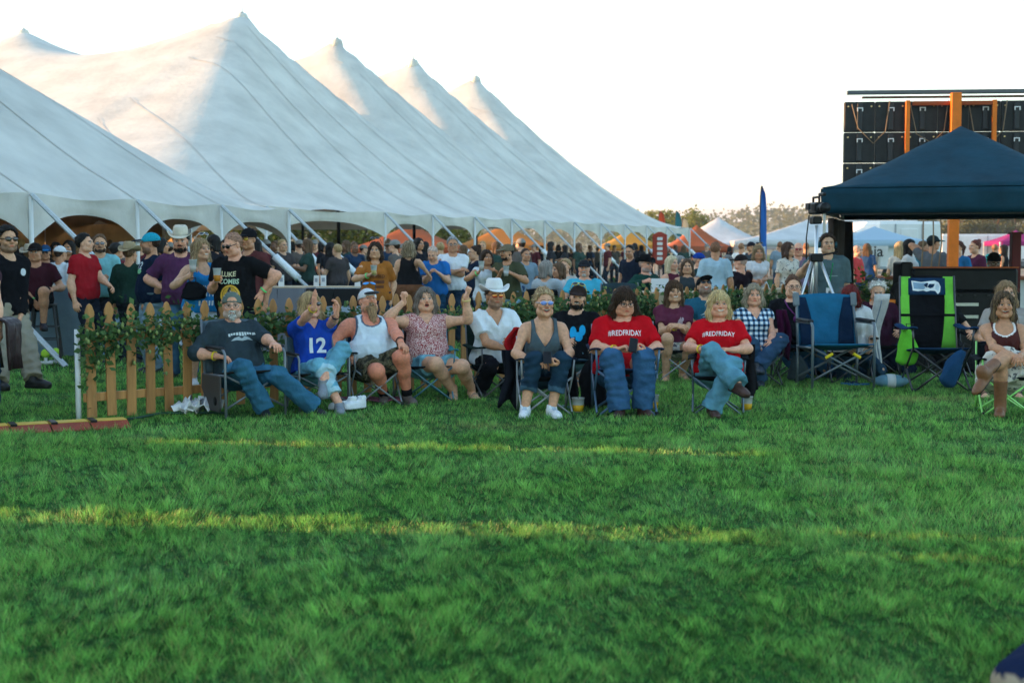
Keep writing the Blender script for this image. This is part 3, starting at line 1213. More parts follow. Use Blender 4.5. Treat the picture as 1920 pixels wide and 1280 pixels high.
    if bot['kind'] != 'none':
        inf = bot.get('inf', .016)
        fl = Field(lo - np.array((0, 0, .05)), hi, vc)
        torso(fl, inf * .8, zlo=-.08, zhi=bot.get('waist', .075))
        fl.ell(pel + np.array((0, .01, -.01)), np.array((.165 + .03 * fat, .125 + .03 * fat, .12)) + inf, k=.05)
        if bot['kind'] == 'skirt':
            ln = bot.get('len', .5)
            for s in 'ab':
                e = hip[s] + (kn[s] - hip[s]) * ln * 1.6
                fl.cap(hip[s], e, thr + .05, thr + bot.get('flare', .06), k=.12, cut=.9)
            m_ = (kn['a'] + kn['b']) / 2; h_ = (hip['a'] + hip['b']) / 2
            fl.cap(h_, h_ + (m_ - h_) * ln * 1.6, thr + .04, thr + .05, k=.1, cut=.9)
        else:
            ln = bot.get('len', 2.05)          # 0-1 thigh, 1-2 shin
            fr = bot.get('flare', .012)
            for s in 'ab':
                if ln <= 1:
                    fl.cap(hip[s], kn[s], thr + inf * 1.3, knr + inf + bot.get('loose', .018), k=.04, cut=ln)
                else:
                    fl.cap(hip[s], kn[s], thr + inf, knr + inf * .9 + bot.get('loose', 0), k=.04)
                    e_ = kn[s] + (an[s] - kn[s]) * 1.1
                    fl.cap(kn[s], e_, knr + inf * .9 + bot.get('loose', 0), anr + inf + fr, k=.025, cut=(ln - 1) / 1.1)
        x, y, z = fl.xyz()
        zz = np.sqrt((x - kn['a'][0]) ** 2 + (y - kn['a'][1]) ** 2 + (z - kn['a'][2]) ** 2)
        fl.D += (.024 * (np.abs(wob(x, y, z * 1.2, 30, 4, 2)) - .48) + .006 * np.sin(z * 95 + 4 * wob(x, y, z, 18, 3)) * wob(x, y, z, 9, 3, 1)).astype(np.float32) * bot.get('fold', 1)
        lx, ly, lz = tl(fl)
        fl.D = np.maximum(fl.D, np.minimum(lz - bot.get('waist', .075), .215 + .09 * fat - np.sqrt(lx ** 2 + (ly + .05 * fat) ** 2)).astype(np.float32))
        V, Fc = fl.mesh()
        C = np.tile(np.array(bot['col']), (len(V), 1))
        if bot.get('fade'):
            dk = np.minimum(*[np.linalg.norm(V - (hip[s] * .35 + kn[s] * .65), axis=1) for s in 'ab'])
            C = C * (1 + bot['fade'] * np.exp(-(dk / .14) ** 2))[:, None]
        if bot.get('cuff') is not None:
            for s in 'ab':
                tt = ((V - kn[s]) @ (an[s] - kn[s])) / SH ** 2
                dd = np.linalg.norm(V - kn[s] - np.clip(tt, 0, 1)[:, None] * (an[s] - kn[s]), axis=1)
                C[(tt > ln - 1 - .10) & (dd < .1)] = bot['cuff']
        add('skirt' if bot['kind'] == 'skirt' else ('shorts' if bot.get('len', 2) <= 1 else 'trousers'), V, Fc, C, bot.get('mat', 'denim'))
    # ---- shoes
    if shoes.get('kind') != 'bare':
        for s, g in (('a', -1), ('b', 1)):
            o, side, fw, up = feet[s]
            if shoes.get('kind') == 'sandal':
                mb = MB()
                lo_ = []
                for t in np.linspace(0, 2 * math.pi, 17)[:-1]:
                    w_ = .043 if math.sin(t) > 0 else .036
                    lo_.append((w_ * math.cos(t), .05 + .125 * math.sin(t), -.102))
                mb.poly_prism(lo_, (0, 0, .014))
                for yy in (.03, .09):
                    mb.tube([(.042 * math.cos(t), yy, -.09 + .062 * math.sin(t)) for t in np.linspace(0, math.pi, 9)], .008, 5)
                v = np.array(mb.v); f = mb.f
                v = o + v[:, :1] * side + v[:, 1:2] * fw + v[:, 2:3] * up
                add('sandal', v, f, np.tile(np.array(shoes['col']), (len(v), 1)), 'leather')
                continue
            boot = shoes.get('boot', 0)
            dl = np.zeros(3)
            if boot:
                d_ = nrm(kn[s] - an[s])
                dl = np.array((d_ @ side, d_ @ fw, d_ @ up))
            fl = Field(np.minimum((-.085, -.11, -.10), dl * boot - .08), np.maximum((.085, .23, .06), dl * boot + .08), vhand * 1.35)
            fl.cap((0, -.035, -.045), (0, .10, -.056), .044, .040, k=.02)
            fl.ell((0, .125, -.062), (.046, .068 if not boot else .085, .036), k=.02)
            fl.cap((0, -.01, -.03), (0, -.012, .03), .046, .046, k=.03)
            if boot:
                fl.cap((0, 0, 0), dl * boot, .050, .066, k=.03, cut=.93)
            else:
                fl.plane((0, 0, .022), (0, 0, 1))
            fl.cap((0, -.04, -.082), (0, .14, -.082), .048, .046, k=.004)
            fl.plane((0, 0, -.098), (0, 0, -1))
            v, f = fl.mesh()
            c = np.tile(np.array(shoes['col']), (len(v), 1))
            c[v[:, 2] < -.078] = shoes.get('sole', np.array(shoes['col']) * .5)
            if 'lace' in shoes:
                m = (v[:, 2] > -.045) & (v[:, 1] > .03) & (v[:, 1] < .10) & (np.abs(v[:, 0]) < .02)
                c[m] = shoes['lace']
            v2 = o + v[:, :1] * side + v[:, 1:2] * fw + v[:, 2:3] * up
            add('boot' if boot else 'shoe', v2, f, c, 'leather', rest=v)
            if shoes.get('sock') is not None:
                mb = MB()
                d_ = nrm(kn[s] - an[s])
                mb.tube([an[s] + d_ * .01, an[s] + d_ * .075], anr + .006, 12)
                add('sock', np.array(mb.v), mb.f, np.tile(np.array(shoes['sock']), (len(mb.v), 1)), 'cloth')
    for s, colr in sp.get('bands', []):
        d_ = nrm(el[s] - wr[s])
        c0 = wr[s] + d_ * .035
        a_ = nrm(np.cross(d_, (0.3, .2, 1))); b_ = np.cross(d_, a_)
        rr = wrr + .0085
        mb = MB()
        n_ = 16
        for w_ in (-.009, .009):
            for dr in (0, .004):
                for k in range(n_):
                    t = 2 * math.pi * k / n_
                    mb.v.append(tuple(c0 + d_ * w_ + (a_ * math.cos(t) + b_ * math.sin(t)) * (rr + dr)))
        for i0, i1 in ((0, 1), (1, 3), (3, 2), (2, 0)):
            for k in range(n_):
                k2 = (k + 1) % n_
                mb.f.append((i0 * n_ + k, i0 * n_ + k2, i1 * n_ + k2, i1 * n_ + k))
        add('wristband', np.array(mb.v), mb.f, np.tile(np.array(colr), (len(mb.v), 1)), 'print')
    NPEOPLE[0] += 1
    Mw = Matrix.Translation((X, Y, 0)) @ Matrix.Rotation(R(rz), 4, 'Z')
    W2 = lambda p: Mw @ Vector(np.asarray(p, float) * H)
    return {'root': root, 'wr': {s: W2(wr[s]) for s in 'ab'}, 'an': {s: W2(an[s]) for s in 'ab'}, 'kn': {s: W2(kn[s]) for s in 'ab'},
            'head': W2(hc), 'sho': {s: W2(sho[s]) for s in 'ab'}, 'T': lambda p: W2(T(p)), 'pel': W2(pel), 'RT': (Mw.to_3x3() @ Matrix(Rt.tolist())), 'hdir': {s: (Mw.to_3x3() @ Vector(nrm(sp.get('fd' + s, wr[s] - el[s])))) for s in 'ab'},
            'Rh': Mw.to_3x3() @ Matrix(Rh.tolist())}


def shirt_print(shirt, root, pr, pel, Rt, H):
    """lettering or a printed shape laid on the shirt front; pr: dict(text|poly, w, at=(x,z), col, sy, back)"""
    me = shirt.data
    Vs = np.array([v.co[:] for v in me.vertices]) / H
    loc = (Vs - pel) @ Rt
    tree = BVHTree.FromPolygons([Vector(v) for v in loc], [tuple(p.vertices) for p in me.polygons])
    sgn = -1 if not pr.get('back') else 1
    if 'text' in pr:
        V, Fc = TEXTS[pr['text']]
        V = V[:, :2] * pr['w'] * np.array((1, pr.get('sy', 1)))
    else:
        V, Fc = pr['poly']
        V = np.asarray(V, float)[:, :2] * pr['w']
    if pr.get('arc'):
        V = V.copy()
        V[:, 1] -= pr['arc'] * (V[:, 0] / (pr['w'] / 2)) ** 2
    if pr.get('tilt'):
        c_, s_ = math.cos(R(pr['tilt'])), math.sin(R(pr['tilt']))
        V = V @ np.array([[c_, s_], [-s_, c_]])
    bm = bmesh.new()
    vs = [bm.verts.new((v[0] * (-sgn), v[1], 0)) for v in V]
    for f in Fc:
        try:
            bm.faces.new([vs[i] for i in f])
        except ValueError:
            pass
    for _ in range(2):
        le = [e for e in bm.edges if e.calc_length() > .022]
        if not le:
            break
        bmesh.ops.subdivide_edges(bm, edges=le, cuts=1)
    bmesh.ops.triangulate(bm, faces=bm.faces)
    bm.verts.index_update()
    P = np.array([v.co[:] for v in bm.verts])
    Fc = np.array([[v.index for v in f.verts] for f in bm.faces])
    bm.free()
    out = []
    last = -.12 * (-sgn)
    ys = []
    for p in P:
        x, z = p[0] + pr['at'][0], p[1] + pr['at'][1]
        h = tree.ray_cast(Vector((x, sgn * 1.0, z)), Vector((0, -sgn, 0)))
        y = h[0].y if h[0] is not None else None
        ys.append(y)
    known = [y for y in ys if y is not None]
    fb = float(np.mean(known)) if known else -.12
    for p, y in zip(P, ys):
        out.append((p[0] + pr['at'][0], (y if y is not None else fb) + sgn * (.0045 + pr.get('lift', 0)), p[1] + pr['at'][1]))
    W = (np.array(out) @ Rt.T + pel) * H
    m2 = mesh_from(W, Fc, True)
    set_attr(m2, 'col', np.tile(np.array(pr['col']), (len(W), 1)), 'FLOAT_COLOR')
    set_attr(m2, 'rest', W, 'FLOAT_VECTOR')
    link('shirt_print', m2, MATS['print'], root)


def poly_ellipse(rx, ry, cx=0, cy=0, n=20, hole=0):
    V, Fc = [], []
    if hole:
        for k in range(n):
            t = 2 * math.pi * k / n
            V.append((cx + rx * math.cos(t), cy + ry * math.sin(t)))
            V.append((cx + rx * hole * math.cos(t), cy + ry * hole * math.sin(t)))
        for k in range(n):
            k2 = (k + 1) % n
            Fc.append((2 * k, 2 * k2, 2 * k2 + 1, 2 * k + 1))
    else:
        V.append((cx, cy))
        for k in range(n):
            t = 2 * math.pi * k / n
            V.append((cx + rx * math.cos(t), cy + ry * math.sin(t)))
        for k in range(n):
            Fc.append((0, 1 + k, 1 + (k + 1) % n))
    return V, Fc


def polys(*ps):
    V, Fc = [], []
    for v, f in ps:
        n = len(V)
        V += [tuple(a) for a in v]
        Fc += [tuple(n + i for i in q) for q in f]
    return V, Fc


def poly_pts(pts):
    return [tuple(p) for p in pts], [tuple(range(len(pts)))]
# ------------------------------------------------------------------ lettering used on things
pregen_text([('#REDFRIDAY', .003, 0), ('LUKE', .03, 0), ('COMBS', .03, 0), ('GONNA', .01, 0), ('RAISED', .01, 0),
             ('12', .03, 0), ('umbia', .01, 0)])

# ------------------------------------------------------------------ ground
def ground_mat():
    m, n, b = new_mat('lawn_ground')
    L = n.links
    tc = n.nodes.new('ShaderNodeTexCoord')
    t1 = n.nodes.new('ShaderNodeTexNoise'); t1.inputs['Scale'].default_value = 1.6; t1.inputs['Detail'].default_value = 6
    t2 = n.nodes.new('ShaderNodeTexNoise'); t2.inputs['Scale'].default_value = 22; t2.inputs['Detail'].default_value = 4
    L.new(tc.outputs['Object'], t1.inputs[0]); L.new(tc.outputs['Object'], t2.inputs[0])
    r1 = n.nodes.new('ShaderNodeValToRGB')
    r1.color_ramp.elements[0].color = (.012, .05, .012, 1); r1.color_ramp.elements[0].position = .3
    r1.color_ramp.elements[1].color = (.05, .13, .025, 1); r1.color_ramp.elements[1].position = .75
    L.new(t2.outputs[0], r1.inputs[0])
    mx = n.nodes.new('ShaderNodeMix'); mx.data_type = 'RGBA'; mx.blend_type = 'MULTIPLY'; mx.inputs[0].default_value = .6
    r2 = n.nodes.new('ShaderNodeValToRGB')
    r2.color_ramp.elements[0].color = (.6, .75, .6, 1); r2.color_ramp.elements[0].position = .35
    r2.color_ramp.elements[1].color = (1.15, 1.05, .8, 1); r2.color_ramp.elements[1].position = .7
    L.new(t1.outputs[0], r2.inputs[0])
    L.new(r1.outputs[0], mx.inputs['A']); L.new(r2.outputs[0], mx.inputs['B'])
    L.new(mx.outputs['Result'], b.inputs['Base Color'])
    b.inputs['Roughness'].default_value = .95
    b.inputs['Specular IOR Level'].default_value = .1
    return m


gm = MB()
gm.v = [(-6000, -300, 0), (6000, -300, 0), (6000, 9000, 0), (-6000, 9000, 0)]
gm.f = [(0, 1, 2, 3)]
lawn = gm.build('lawn', ground_mat()); lawn['kind'] = 'structure'
# dusty gravel apron where the vendors park, far right
ap = MB()
ap.v = [(-8, 74, .005), (70, 62, .005), (120, 170, .005), (-20, 150, .005)]
ap.f = [(0, 1, 2, 3)]
o = ap.build('gravel_path', mat('gravel', (.30, .24, .17), .95, noise=.3, nscale=3, bump=.3)); o['kind'] = 'structure'


def grass_blades():
    def band(y0, y1, dens, side, wid, hgt):
        area = side * 2 * (y1 * y1 - y0 * y0) / 2
        n = int(area * dens)
        y = np.sqrt(rng.uniform(y0 * y0, y1 * y1, n))
        x = rng.uniform(-side, side, n) * y
        return x, y, np.full(n, wid), np.full(n, hgt)
    bs = [band(3.6, 7.5, 12500, .44, .0046, .052), band(7.5, 11.5, 7000, .44, .0062, .054), band(11.5, 17, 3200, .44, .0085, .055), band(17, 34, 520, .44, .02, .06)]
    x, y, w, h = (np.concatenate([b[i] for b in bs]) for i in range(4))
    n = len(x)
    cl = .75 * wob(x, y, 0 * x, 9, 6) + .7 * wob(x, y, 0 * x, 21, 5, 4) + .8 * wob(x, y, 0 * x, 62, 6, 7)
    big = wob(x, y, 0 * x, 1.7, 5, 2)
    h = h * (.85 + .75 * cl + .25 * big) * rng.uniform(.6, 1.25, n)
    h = h * (.7 + .65 * ((np.floor(x / .028).astype(np.int64) * 73856093 ^ np.floor(y / .042).astype(np.int64) * 19349663) % 9973 / 9973.0))
    h = np.clip(h * .68, .012, .08)
    th = rng.uniform(0, 2 * math.pi, n)
    lean = rng.uniform(.1, .9, n) * h
    # neighbours lean the same way, so the sward has a nap
    la = th + 1.2 * wob(x, y, 0 * x, 4, 4, 1)
    lx = np.cos(la) * lean + .35 * h * wob(x, y, 0 * x, 6, 4, 3)
    ly = np.sin(la) * lean + .35 * h * wob(x, y, 0 * x, 6, 4, 5)
    dx, dy = np.cos(th) * w / 2, np.sin(th) * w / 2
    V = np.empty((n, 3, 3), np.float32)
    V[:, 0] = np.stack([x - dx, y - dy, np.zeros(n) - .004], 1)
    V[:, 1] = np.stack([x + dx, y + dy, np.zeros(n) - .004], 1)
    V[:, 2] = np.stack([x + lx, y + ly, h], 1)
    Fc = np.arange(n * 3).reshape(n, 3)
    me = mesh_from(V.reshape(-1, 3), Fc)
    base = np.array((.215, .47, .090)); dry = np.array((.42, .38, .13)); dk = np.array((.045, .18, .034))
    a = np.clip(.45 + .30 * rng.normal(size=n) + .55 * cl + .2 * big, 0, 1)[:, None]
    C = dk * (1 - a) + base * a
    # each little tuft has its own shade and height
    hsh = (np.floor(x / .028).astype(np.int64) * 73856093 ^ np.floor(y / .042).astype(np.int64) * 19349663) % 9973 / 9973.0
    C = C * (.28 + 1.35 * hsh ** 1.2)[:, None]
    d = ((rng.uniform(size=n) < .07 + .05 * (big > .2)).astype(float) * rng.uniform(.3, 1, n))[:, None]
    # worn, dry patch beside the empty chairs
    pd = np.exp(-(((x - 4.05) / .45) ** 2 + ((y - 14.1) / .25) ** 2)) + .6 * np.exp(-(((x + .1) / .5) ** 2 + ((y - 11.9) / .2) ** 2))
    d = np.clip(d + (pd * rng.uniform(.2, .9, n))[:, None], 0, 1)
    C = C * (1 - d) + dry * d
    set_attr(me, 'col', np.repeat(C, 3, 0), 'FLOAT_COLOR')
    set_attr(me, 'rest', V.reshape(-1, 3), 'FLOAT_VECTOR')
    m, nn, b = new_mat('grass_blade')
    at_ = nn.nodes.new('ShaderNodeAttribute'); at_.attribute_name = 'col'
    nn.links.new(at_.outputs['Color'], b.inputs['Base Color'])
    b.inputs['Roughness'].default_value = .45
    b.inputs['Specular IOR Level'].default_value = .5
    tr = nn.nodes.new('ShaderNodeBsdfTranslucent')
    nn.links.new(at_.outputs['Color'], tr.inputs[0])
    mx = nn.nodes.new('ShaderNodeMixShader'); mx.inputs[0].default_value = .35
    nn.links.new(b.outputs[0], mx.inputs[1]); nn.links.new(tr.outputs[0], mx.inputs[2])
    nn.links.new(mx.outputs[0], nn.nodes['Material Output'].inputs[0])
    o = link('grass', me, m)
    o['kind'] = 'stuff'
    tag(o, 'short green lawn grass covering the whole field', 'grass')


grass_blades()

# ------------------------------------------------------------------ pole tents
def tent_mat(name, col, tr, warm=None):
    m = mat(name, col, .7, noise=.15, nscale=.8, bump=.7, bscale=4.5, spec=.15, transl=tr)
    return m


tent_mat('tent_white', (.63, .60, .535), .06)
tent_mat('tent_old', (.57, .55, .50), .04)
mat('seam', (.53, .51, .465), .8)
mat('pole_white', (.72, .73, .72), .35, spec=.5)
mat('pole_wood', (.30, .19, .10), .7, noise=.3, nscale=30, stretch=(1, 1, .1))
mat('strap_grey', (.46, .49, .51), .75, noise=.2, nscale=40)
mat('sleeve_white', (.74, .76, .76), .7, noise=.12, nscale=20, bump=.5, bscale=25)
mat('dark_pole', (.035, .03, .028), .6)


def pole_tent(label, C, da, db, L, Wd, peaks, eave, bays_a, mats, end=True, guys=(0, 99), expo=1.36, sidewall=False, endbays=None, posts=None, endwall=False, farend=True):
    """C near corner; da along the visible wall, db inward; peaks [(a, b, height, Amin, Aplus, Bmin, Bplus)]"""
    da, db = Vector((*da, 0)), Vector((*db, 0))
    t = thing('marquee_tent', label, 'tent', (C[0], C[1], 0))
    P0 = lambda a, b, z: da * a + db * b + Vector((0, 0, z))
    na, nb = int(L / .45) + 1, int(Wd / .45) + 1
    A, B = np.meshgrid(np.linspace(0, L, na), np.linspace(0, Wd, nb), indexing='ij')
    Zs = np.full(A.shape, eave)
    for (pa, pb, ph, a0, a1, b0, b1, *lim) in peaks:
        u = np.where(A < pa, (pa - A) / a0, (A - pa) / a1)
        v = np.where(B < pb, (pb - B) / b0, (B - pb) / b1)
        if lim:                       # rows of peaks joined by a hanging ridge
            f_ = np.clip(((B - pb) if b1 > b0 else (pb - B)) / bsep, 0, 1)
            vi = 1 - (1 - 4 * 1.45 * f_ * (1 - f_) / (ph - eave)) ** (1 / expo)
            v = np.where((B > pb) if b1 > b0 else (B < pb), vi, v)
        tt = (u ** 7 + v ** 7) ** (1 / 7)
        tt = np.sqrt(tt ** 2 + .018 ** 2)
        z = eave + (ph - eave) * np.clip(1 - tt, 0, 1) ** expo
        kk = .5
        h = np.maximum(kk - np.abs(Zs - z), 0) / kk
        ok_ = (tt < 1.0) & ((B >= lim[0]) & (B <= lim[1]) if lim else True)
        Zs = np.where(ok_, np.maximum(Zs, z) + h * h * kk * .12, Zs)
    # eaves sag a little between the side poles, seams lie slightly proud, cloth is never quite smooth
    sb = 3.05
    posts = posts or [L * i / bays_a for i in range(bays_a + 1)]
    edge = np.exp(-B / .9)
    Zs -= .07 * edge * np.sin(math.pi * (A / sb % 1)) ** 2
    Zs += .022 * wob(A, B, 0 * A, 2.2, 6) * np.clip(np.minimum(B, Wd - B), 0, 1)
    Zs += .03 * np.exp(-(((A / sb + .5) % 1 - .5) / .06) ** 2) * np.clip(B / 3, 0, 1)
    pts = np.array(da)[None, None, :] * A[..., None] + np.array(db)[None, None, :] * B[..., None]
    pts[..., 2] = Zs
    idx = np.arange(na * nb).reshape(na, nb)
    Q = np.stack([idx[:-1, :-1], idx[1:, :-1], idx[1:, 1:], idx[:-1, 1:]], -1).reshape(-1, 4)
    link('roof', mesh_from(pts.reshape(-1, 3), Q, True), MATS[mats], t)
    def zat(a, b):
        i, j = a / L * (na - 1), b / Wd * (nb - 1)
        i0, j0 = min(int(i), na - 2), min(int(j), nb - 2)
        f, g = i - i0, j - j0
        return (Zs[i0, j0] * (1 - f) + Zs[i0 + 1, j0] * f) * (1 - g) + (Zs[i0, j0 + 1] * (1 - f) + Zs[i0 + 1, j0 + 1] * f) * g
    pb0 = min(p[1] for p in peaks)
    for i in range(0, len(posts)):
        a0 = posts[i]
        near = min(peaks, key=lambda p: abs(p[0] - a0) + 2 * abs(p[1] - pb0))
        rows = []
        for q in np.linspace(0, 1, 22):
            b = pb0 * q * .97
            a = a0 + (near[0] - a0) * q * .5
            rows.append([P0(min(L, max(0, a + w)), b, zat(min(L, max(0, a + w)), b) + .022) for w in (-.022, .022)])
        MB().grid(rows).build('seam_strip', MATS['seam'], t)
    for (pa, pb, ph, *_r) in peaks:
        top = P0(pa, pb, ph)
        MB().lathe([(.26, -.40), (.20, -.12), (.15, -.04), (.05, -.01)], top, 14).build('peak_ring', MATS[mats], t, True)
        MB().tube([P0(pa, pb, 0), P0(pa, pb, ph)], .07, 8).build('centre_pole', MATS['dark_pole'], t, True)
        MB().tube([P0(pa, pb, ph), P0(pa, pb, ph + .95)], .022, 6).build('finial', MATS['pole_white'], t, True)

    def wall(O, d, ps, outw, dowall, guy):
        nbay = len(ps) - 1
        def pt(s, z, out=0):
            return O + d * s + outw * out + Vector((0, 0, z))
        for i in range(nbay):
            rows = []
            for k in range(17):
                f = k / 16
                arch = (2 * f - 1)
                low = .24 + .50 * abs(arch) ** 2.2
                sag = .07 * math.sin(math.pi * f) ** 2
                col = []
                for r in range(5):
                    q = r / 4
                    rip = .018 * math.sin(f * 19 + i * 1.7) * q + .03 * q * math.sin(f * 7 + i)
                    col.append(pt(ps[i] + (ps[i + 1] - ps[i]) * f, eave - sag - low * q + .004, .01 + rip + .012 * math.sin(q * 9 + f * 5)))
                rows.append(col)
            mb = MB().grid(rows)
            mb.build('valance', MATS[mats], t, True)
        for i in range(nbay + 1):
            p = pt(ps[i], 0, .03)
            MB().tube([p, pt(ps[i], eave - .05, .03)], .038, 8).build('side_pole', MATS['pole_white'], t, True)
            if guy and guys[0] <= i <= guys[1]:
                a = pt(ps[i], eave - .02, .05)
                b = pt(ps[i] + random.uniform(-.1, .1), .0, 2.7)
                g = MB().tube([a, a.lerp(b, .5), b], .05, 6, flat=.035).build('guy_strap', MATS['strap_grey'], t)
                m1, m2 = a.lerp(b, .42), a.lerp(b, .60)
                MB().tube([m1, m1.lerp(m2, .3), m1.lerp(m2, .8), m2], .105, 8, flat=.075).build('strap_sleeve', MATS['sleeve_white'], g, True)
                b2 = a.lerp(b, .97)
                MB().tube([b2 - Vector((0, 0, .12)), b2 + Vector((0, 0, .3))], .018, 6).build('stake', MATS['dark_pole'], g)
        if dowall:
            for i in range(1 if dowall == 2 else 0, nbay):
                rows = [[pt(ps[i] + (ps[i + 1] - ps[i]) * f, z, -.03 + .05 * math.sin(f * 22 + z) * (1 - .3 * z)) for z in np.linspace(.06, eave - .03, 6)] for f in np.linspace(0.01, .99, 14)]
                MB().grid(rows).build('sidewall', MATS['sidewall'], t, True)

    O = Vector((0, 0, 0))
    wall(O, da, posts, -db, False, True)
    nb_ = endbays or max(1, int(round(Wd / sb)))
    eposts = [Wd * i / nb_ for i in range(nb_ + 1)]
    if end:
        wall(O, db, eposts, -da, endwall, False)
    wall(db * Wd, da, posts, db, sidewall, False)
    if farend:
        wall(da * L, db, eposts, da, False, False)
    return t


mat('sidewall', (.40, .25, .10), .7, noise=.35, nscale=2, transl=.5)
th = math.atan2(1120, F)
vb_ = (math.sin(th), math.cos(th))
nb_in = (-math.cos(th), math.sin(th))
S = 6.6
bw, bsep = 9.27, 9.6
pk = []
for r_, b0, b1, l0, l1 in ((bw, bw, 23, -1, bw + bsep + .3), (bw + bsep, 23, bw, bw - .3, 99)):
    for i in range(4):
        pk.append((16.25 + i * S, r_, 9.7, 16.25 if i == 0 else 7.1, 7.1 if i < 3 else 4.4, b0, b1, l0, l1))
bsep = 9.6
pole_tent('huge white pole tent with a row of tall steep peaks', (-3.58 - 9.15 * vb_[0], 39.9 - 9.15 * vb_[1]), vb_, nb_in, 40.45, bw * 2 + bsep, pk, 2.53, 13, 'tent_white', end=True, sidewall=True, farend=False, posts=[0, 3.05] + [9.15 + 3.05 * i for i in range(10)] + [40.45])  # far sidewall is out of view, added to keep low sun out of the tent
vf = (math.sin(R(16.4)), math.cos(R(16.4)))
pole_tent('low stained white pole tent whose eave is close to the picket fence', (-4.83, 30.7), (-vf[0], -vf[1]), (-vf[1], vf[0]), 15.25, 12.0,
          [(6.0, 6, 6.6, 6.0, 6.1, 6, 6), (11.2, 6, 6.6, 6.1, 4.05, 6, 6)], 2.36, 5, 'tent_old', sidewall=True, expo=1.12, endwall=2)

# ------------------------------------------------------------------ stage wall added out of view past the left edge to shade the lawn
mat('scrim', (.02, .02, .022), .9)
mat('truss', (.45, .45, .46), .35, metal=.9)
st = thing('blocker_wall', 'tall black stage wall added out of view to shade the lawn', 'blocker', (-14, 9, 0))
gaps = [(-.02, .10, 2.68, 2.78), (.27, .66, 0, 2.6), (.50, .60, 2.66, 2.85), (3.40, 3.62, 1.9, 2.7)]  # slits set to throw the sun streaks onto the grass
cuts = sorted({-8.0, 7.4} | {g for q in gaps for g in q[:2]})
for y0, y1 in zip(cuts[:-1], cuts[1:]):
    zs = sorted([(q[2], q[3]) for q in gaps if q[0] <= y0 + 1e-6 and q[1] >= y1 - 1e-6])
    z = 0
    for g0, g1 in zs + [(8.2, 8.2)]:
        if g0 > z:
            MB().box((0, (y0 + y1) / 2, (z + g0) / 2), (.08, y1 - y0, g0 - z)).build('blocker_panel', MATS['scrim'], st)
        z = max(z, g1)
for y in (-8.0, 2.0, 7.4):
    MB().box((-.3, y, 4.15), (.3, .3, 8.3)).build('blocker_post', MATS['truss'], st)
bk_ = thing('rear_blocker_wall', 'second black wall added out of view behind the low stained tent for shade', 'blocker', (-27, 20, 0))  # unseen wall, added to keep low sun off the seated rows
MB().box((0, 0, 5.2), (.1, 10, 10.4)).build('blocker_panel', MATS['scrim'], bk_)
for y in (-5, 5):
    MB().box((-.3, y, 5.2), (.3, .3, 10.4)).build('blocker_post', MATS['truss'], bk_)

# ------------------------------------------------------------------ hills, trees
def leaf_cloud(P, size, rs, flat=.6, droop=0):
    """P (n,3) leaf centres -> folded quads"""
    n = len(P)
    d1 = rs.normal(size=(n, 3)); d1[:, 2] *= flat; d1[:, 2] -= droop
    d1 /= np.linalg.norm(d1, axis=1, keepdims=True)
    d2 = np.cross(d1, rs.normal(size=(n, 3))); d2 /= np.linalg.norm(d2, axis=1, keepdims=True)
    s = size * rs.uniform(.6, 1.35, n)[:, None]
    V = np.stack([P - d1 * s * .5, P + d2 * s * .33, P + d1 * s * .55, P - d2 * s * .33], 1)
    return V.reshape(-1, 3), np.arange(n * 4).reshape(n, 4)


def foliage_mat(name, c1, c2, tr=.35):
    m, n, b = new_mat(name)
    L = n.links
    g = n.nodes.new('ShaderNodeNewGeometry')
    r = n.nodes.new('ShaderNodeValToRGB')
    r.color_ramp.elements[0].color = (*c1, 1); r.color_ramp.elements[1].color = (*c2, 1)
    L.new(g.outputs['Random Per Island'], r.inputs[0])
    L.new(r.outputs[0], b.inputs['Base Color'])
    b.inputs['Roughness'].default_value = .6
    b.inputs['Specular IOR Level'].default_value = .25
    t = n.nodes.new('ShaderNodeBsdfTranslucent'); L.new(r.outputs[0], t.inputs[0])
    mx = n.nodes.new('ShaderNodeMixShader'); mx.inputs[0].default_value = tr
    L.new(b.outputs[0], mx.inputs[1]); L.new(t.outputs[0], mx.inputs[2])
    L.new(mx.outputs[0], n.nodes['Material Output'].inputs[0])
    return m


foliage_mat('leaf_yellow', (.10, .13, .018), (.24, .23, .035))
foliage_mat('leaf_olive', (.05, .07, .025), (.13, .13, .05))
foliage_mat('leaf_dark', (.02, .045, .015), (.06, .085, .03))
foliage_mat('leaf_hop', (.025, .08, .022), (.11, .20, .06))
mat('bark', (.10, .07, .05), .9, noise=.3, nscale=12, bump=.5)


def tree_meshes(seed, h, rx, leafs, leaf, m, clumps=22, col=0.3):
    rs = np.random.default_rng(seed)
    mb = MB()
    mb.tube([(0, 0, -.1), (.05 * h * rs.normal() * .3, 0, h * .3), (0, .02 * h, h * .62)], h * .028, 8, r2=h * .008)
    cl = []
    for i in range(clumps):
        a = rs.uniform(0, 6.28); zz = rs.uniform(col, .97)
        rr = rx * math.sqrt(max(.05, 1 - ((zz - .55) / .5) ** 2)) * rs.uniform(.35, 1)
        c = np.array((math.cos(a) * rr, math.sin(a) * rr, zz * h))
        cl.append(c)
        if i % 2 == 0:
            z0 = max(.2, zz - .3) * h
            mb.tube([(0, 0, z0), tuple(c * np.array((.5, .5, 1)) + np.array((0, 0, -.04 * h))), tuple(c)], h * .009, 5, r2=h * .003)
    cl = np.array(cl)
    per = leafs // clumps
    P = (cl[:, None, :] + rs.normal(size=(clumps, per, 3)) * np.array((rx * .24, rx * .24, h * .055)) * rs.uniform(.6, 1.3, (clumps, 1, 1))).reshape(-1, 3)
    V, Fc = leaf_cloud(P, leaf, rs)
    return mb.mesh(True), mesh_from(V, Fc), m


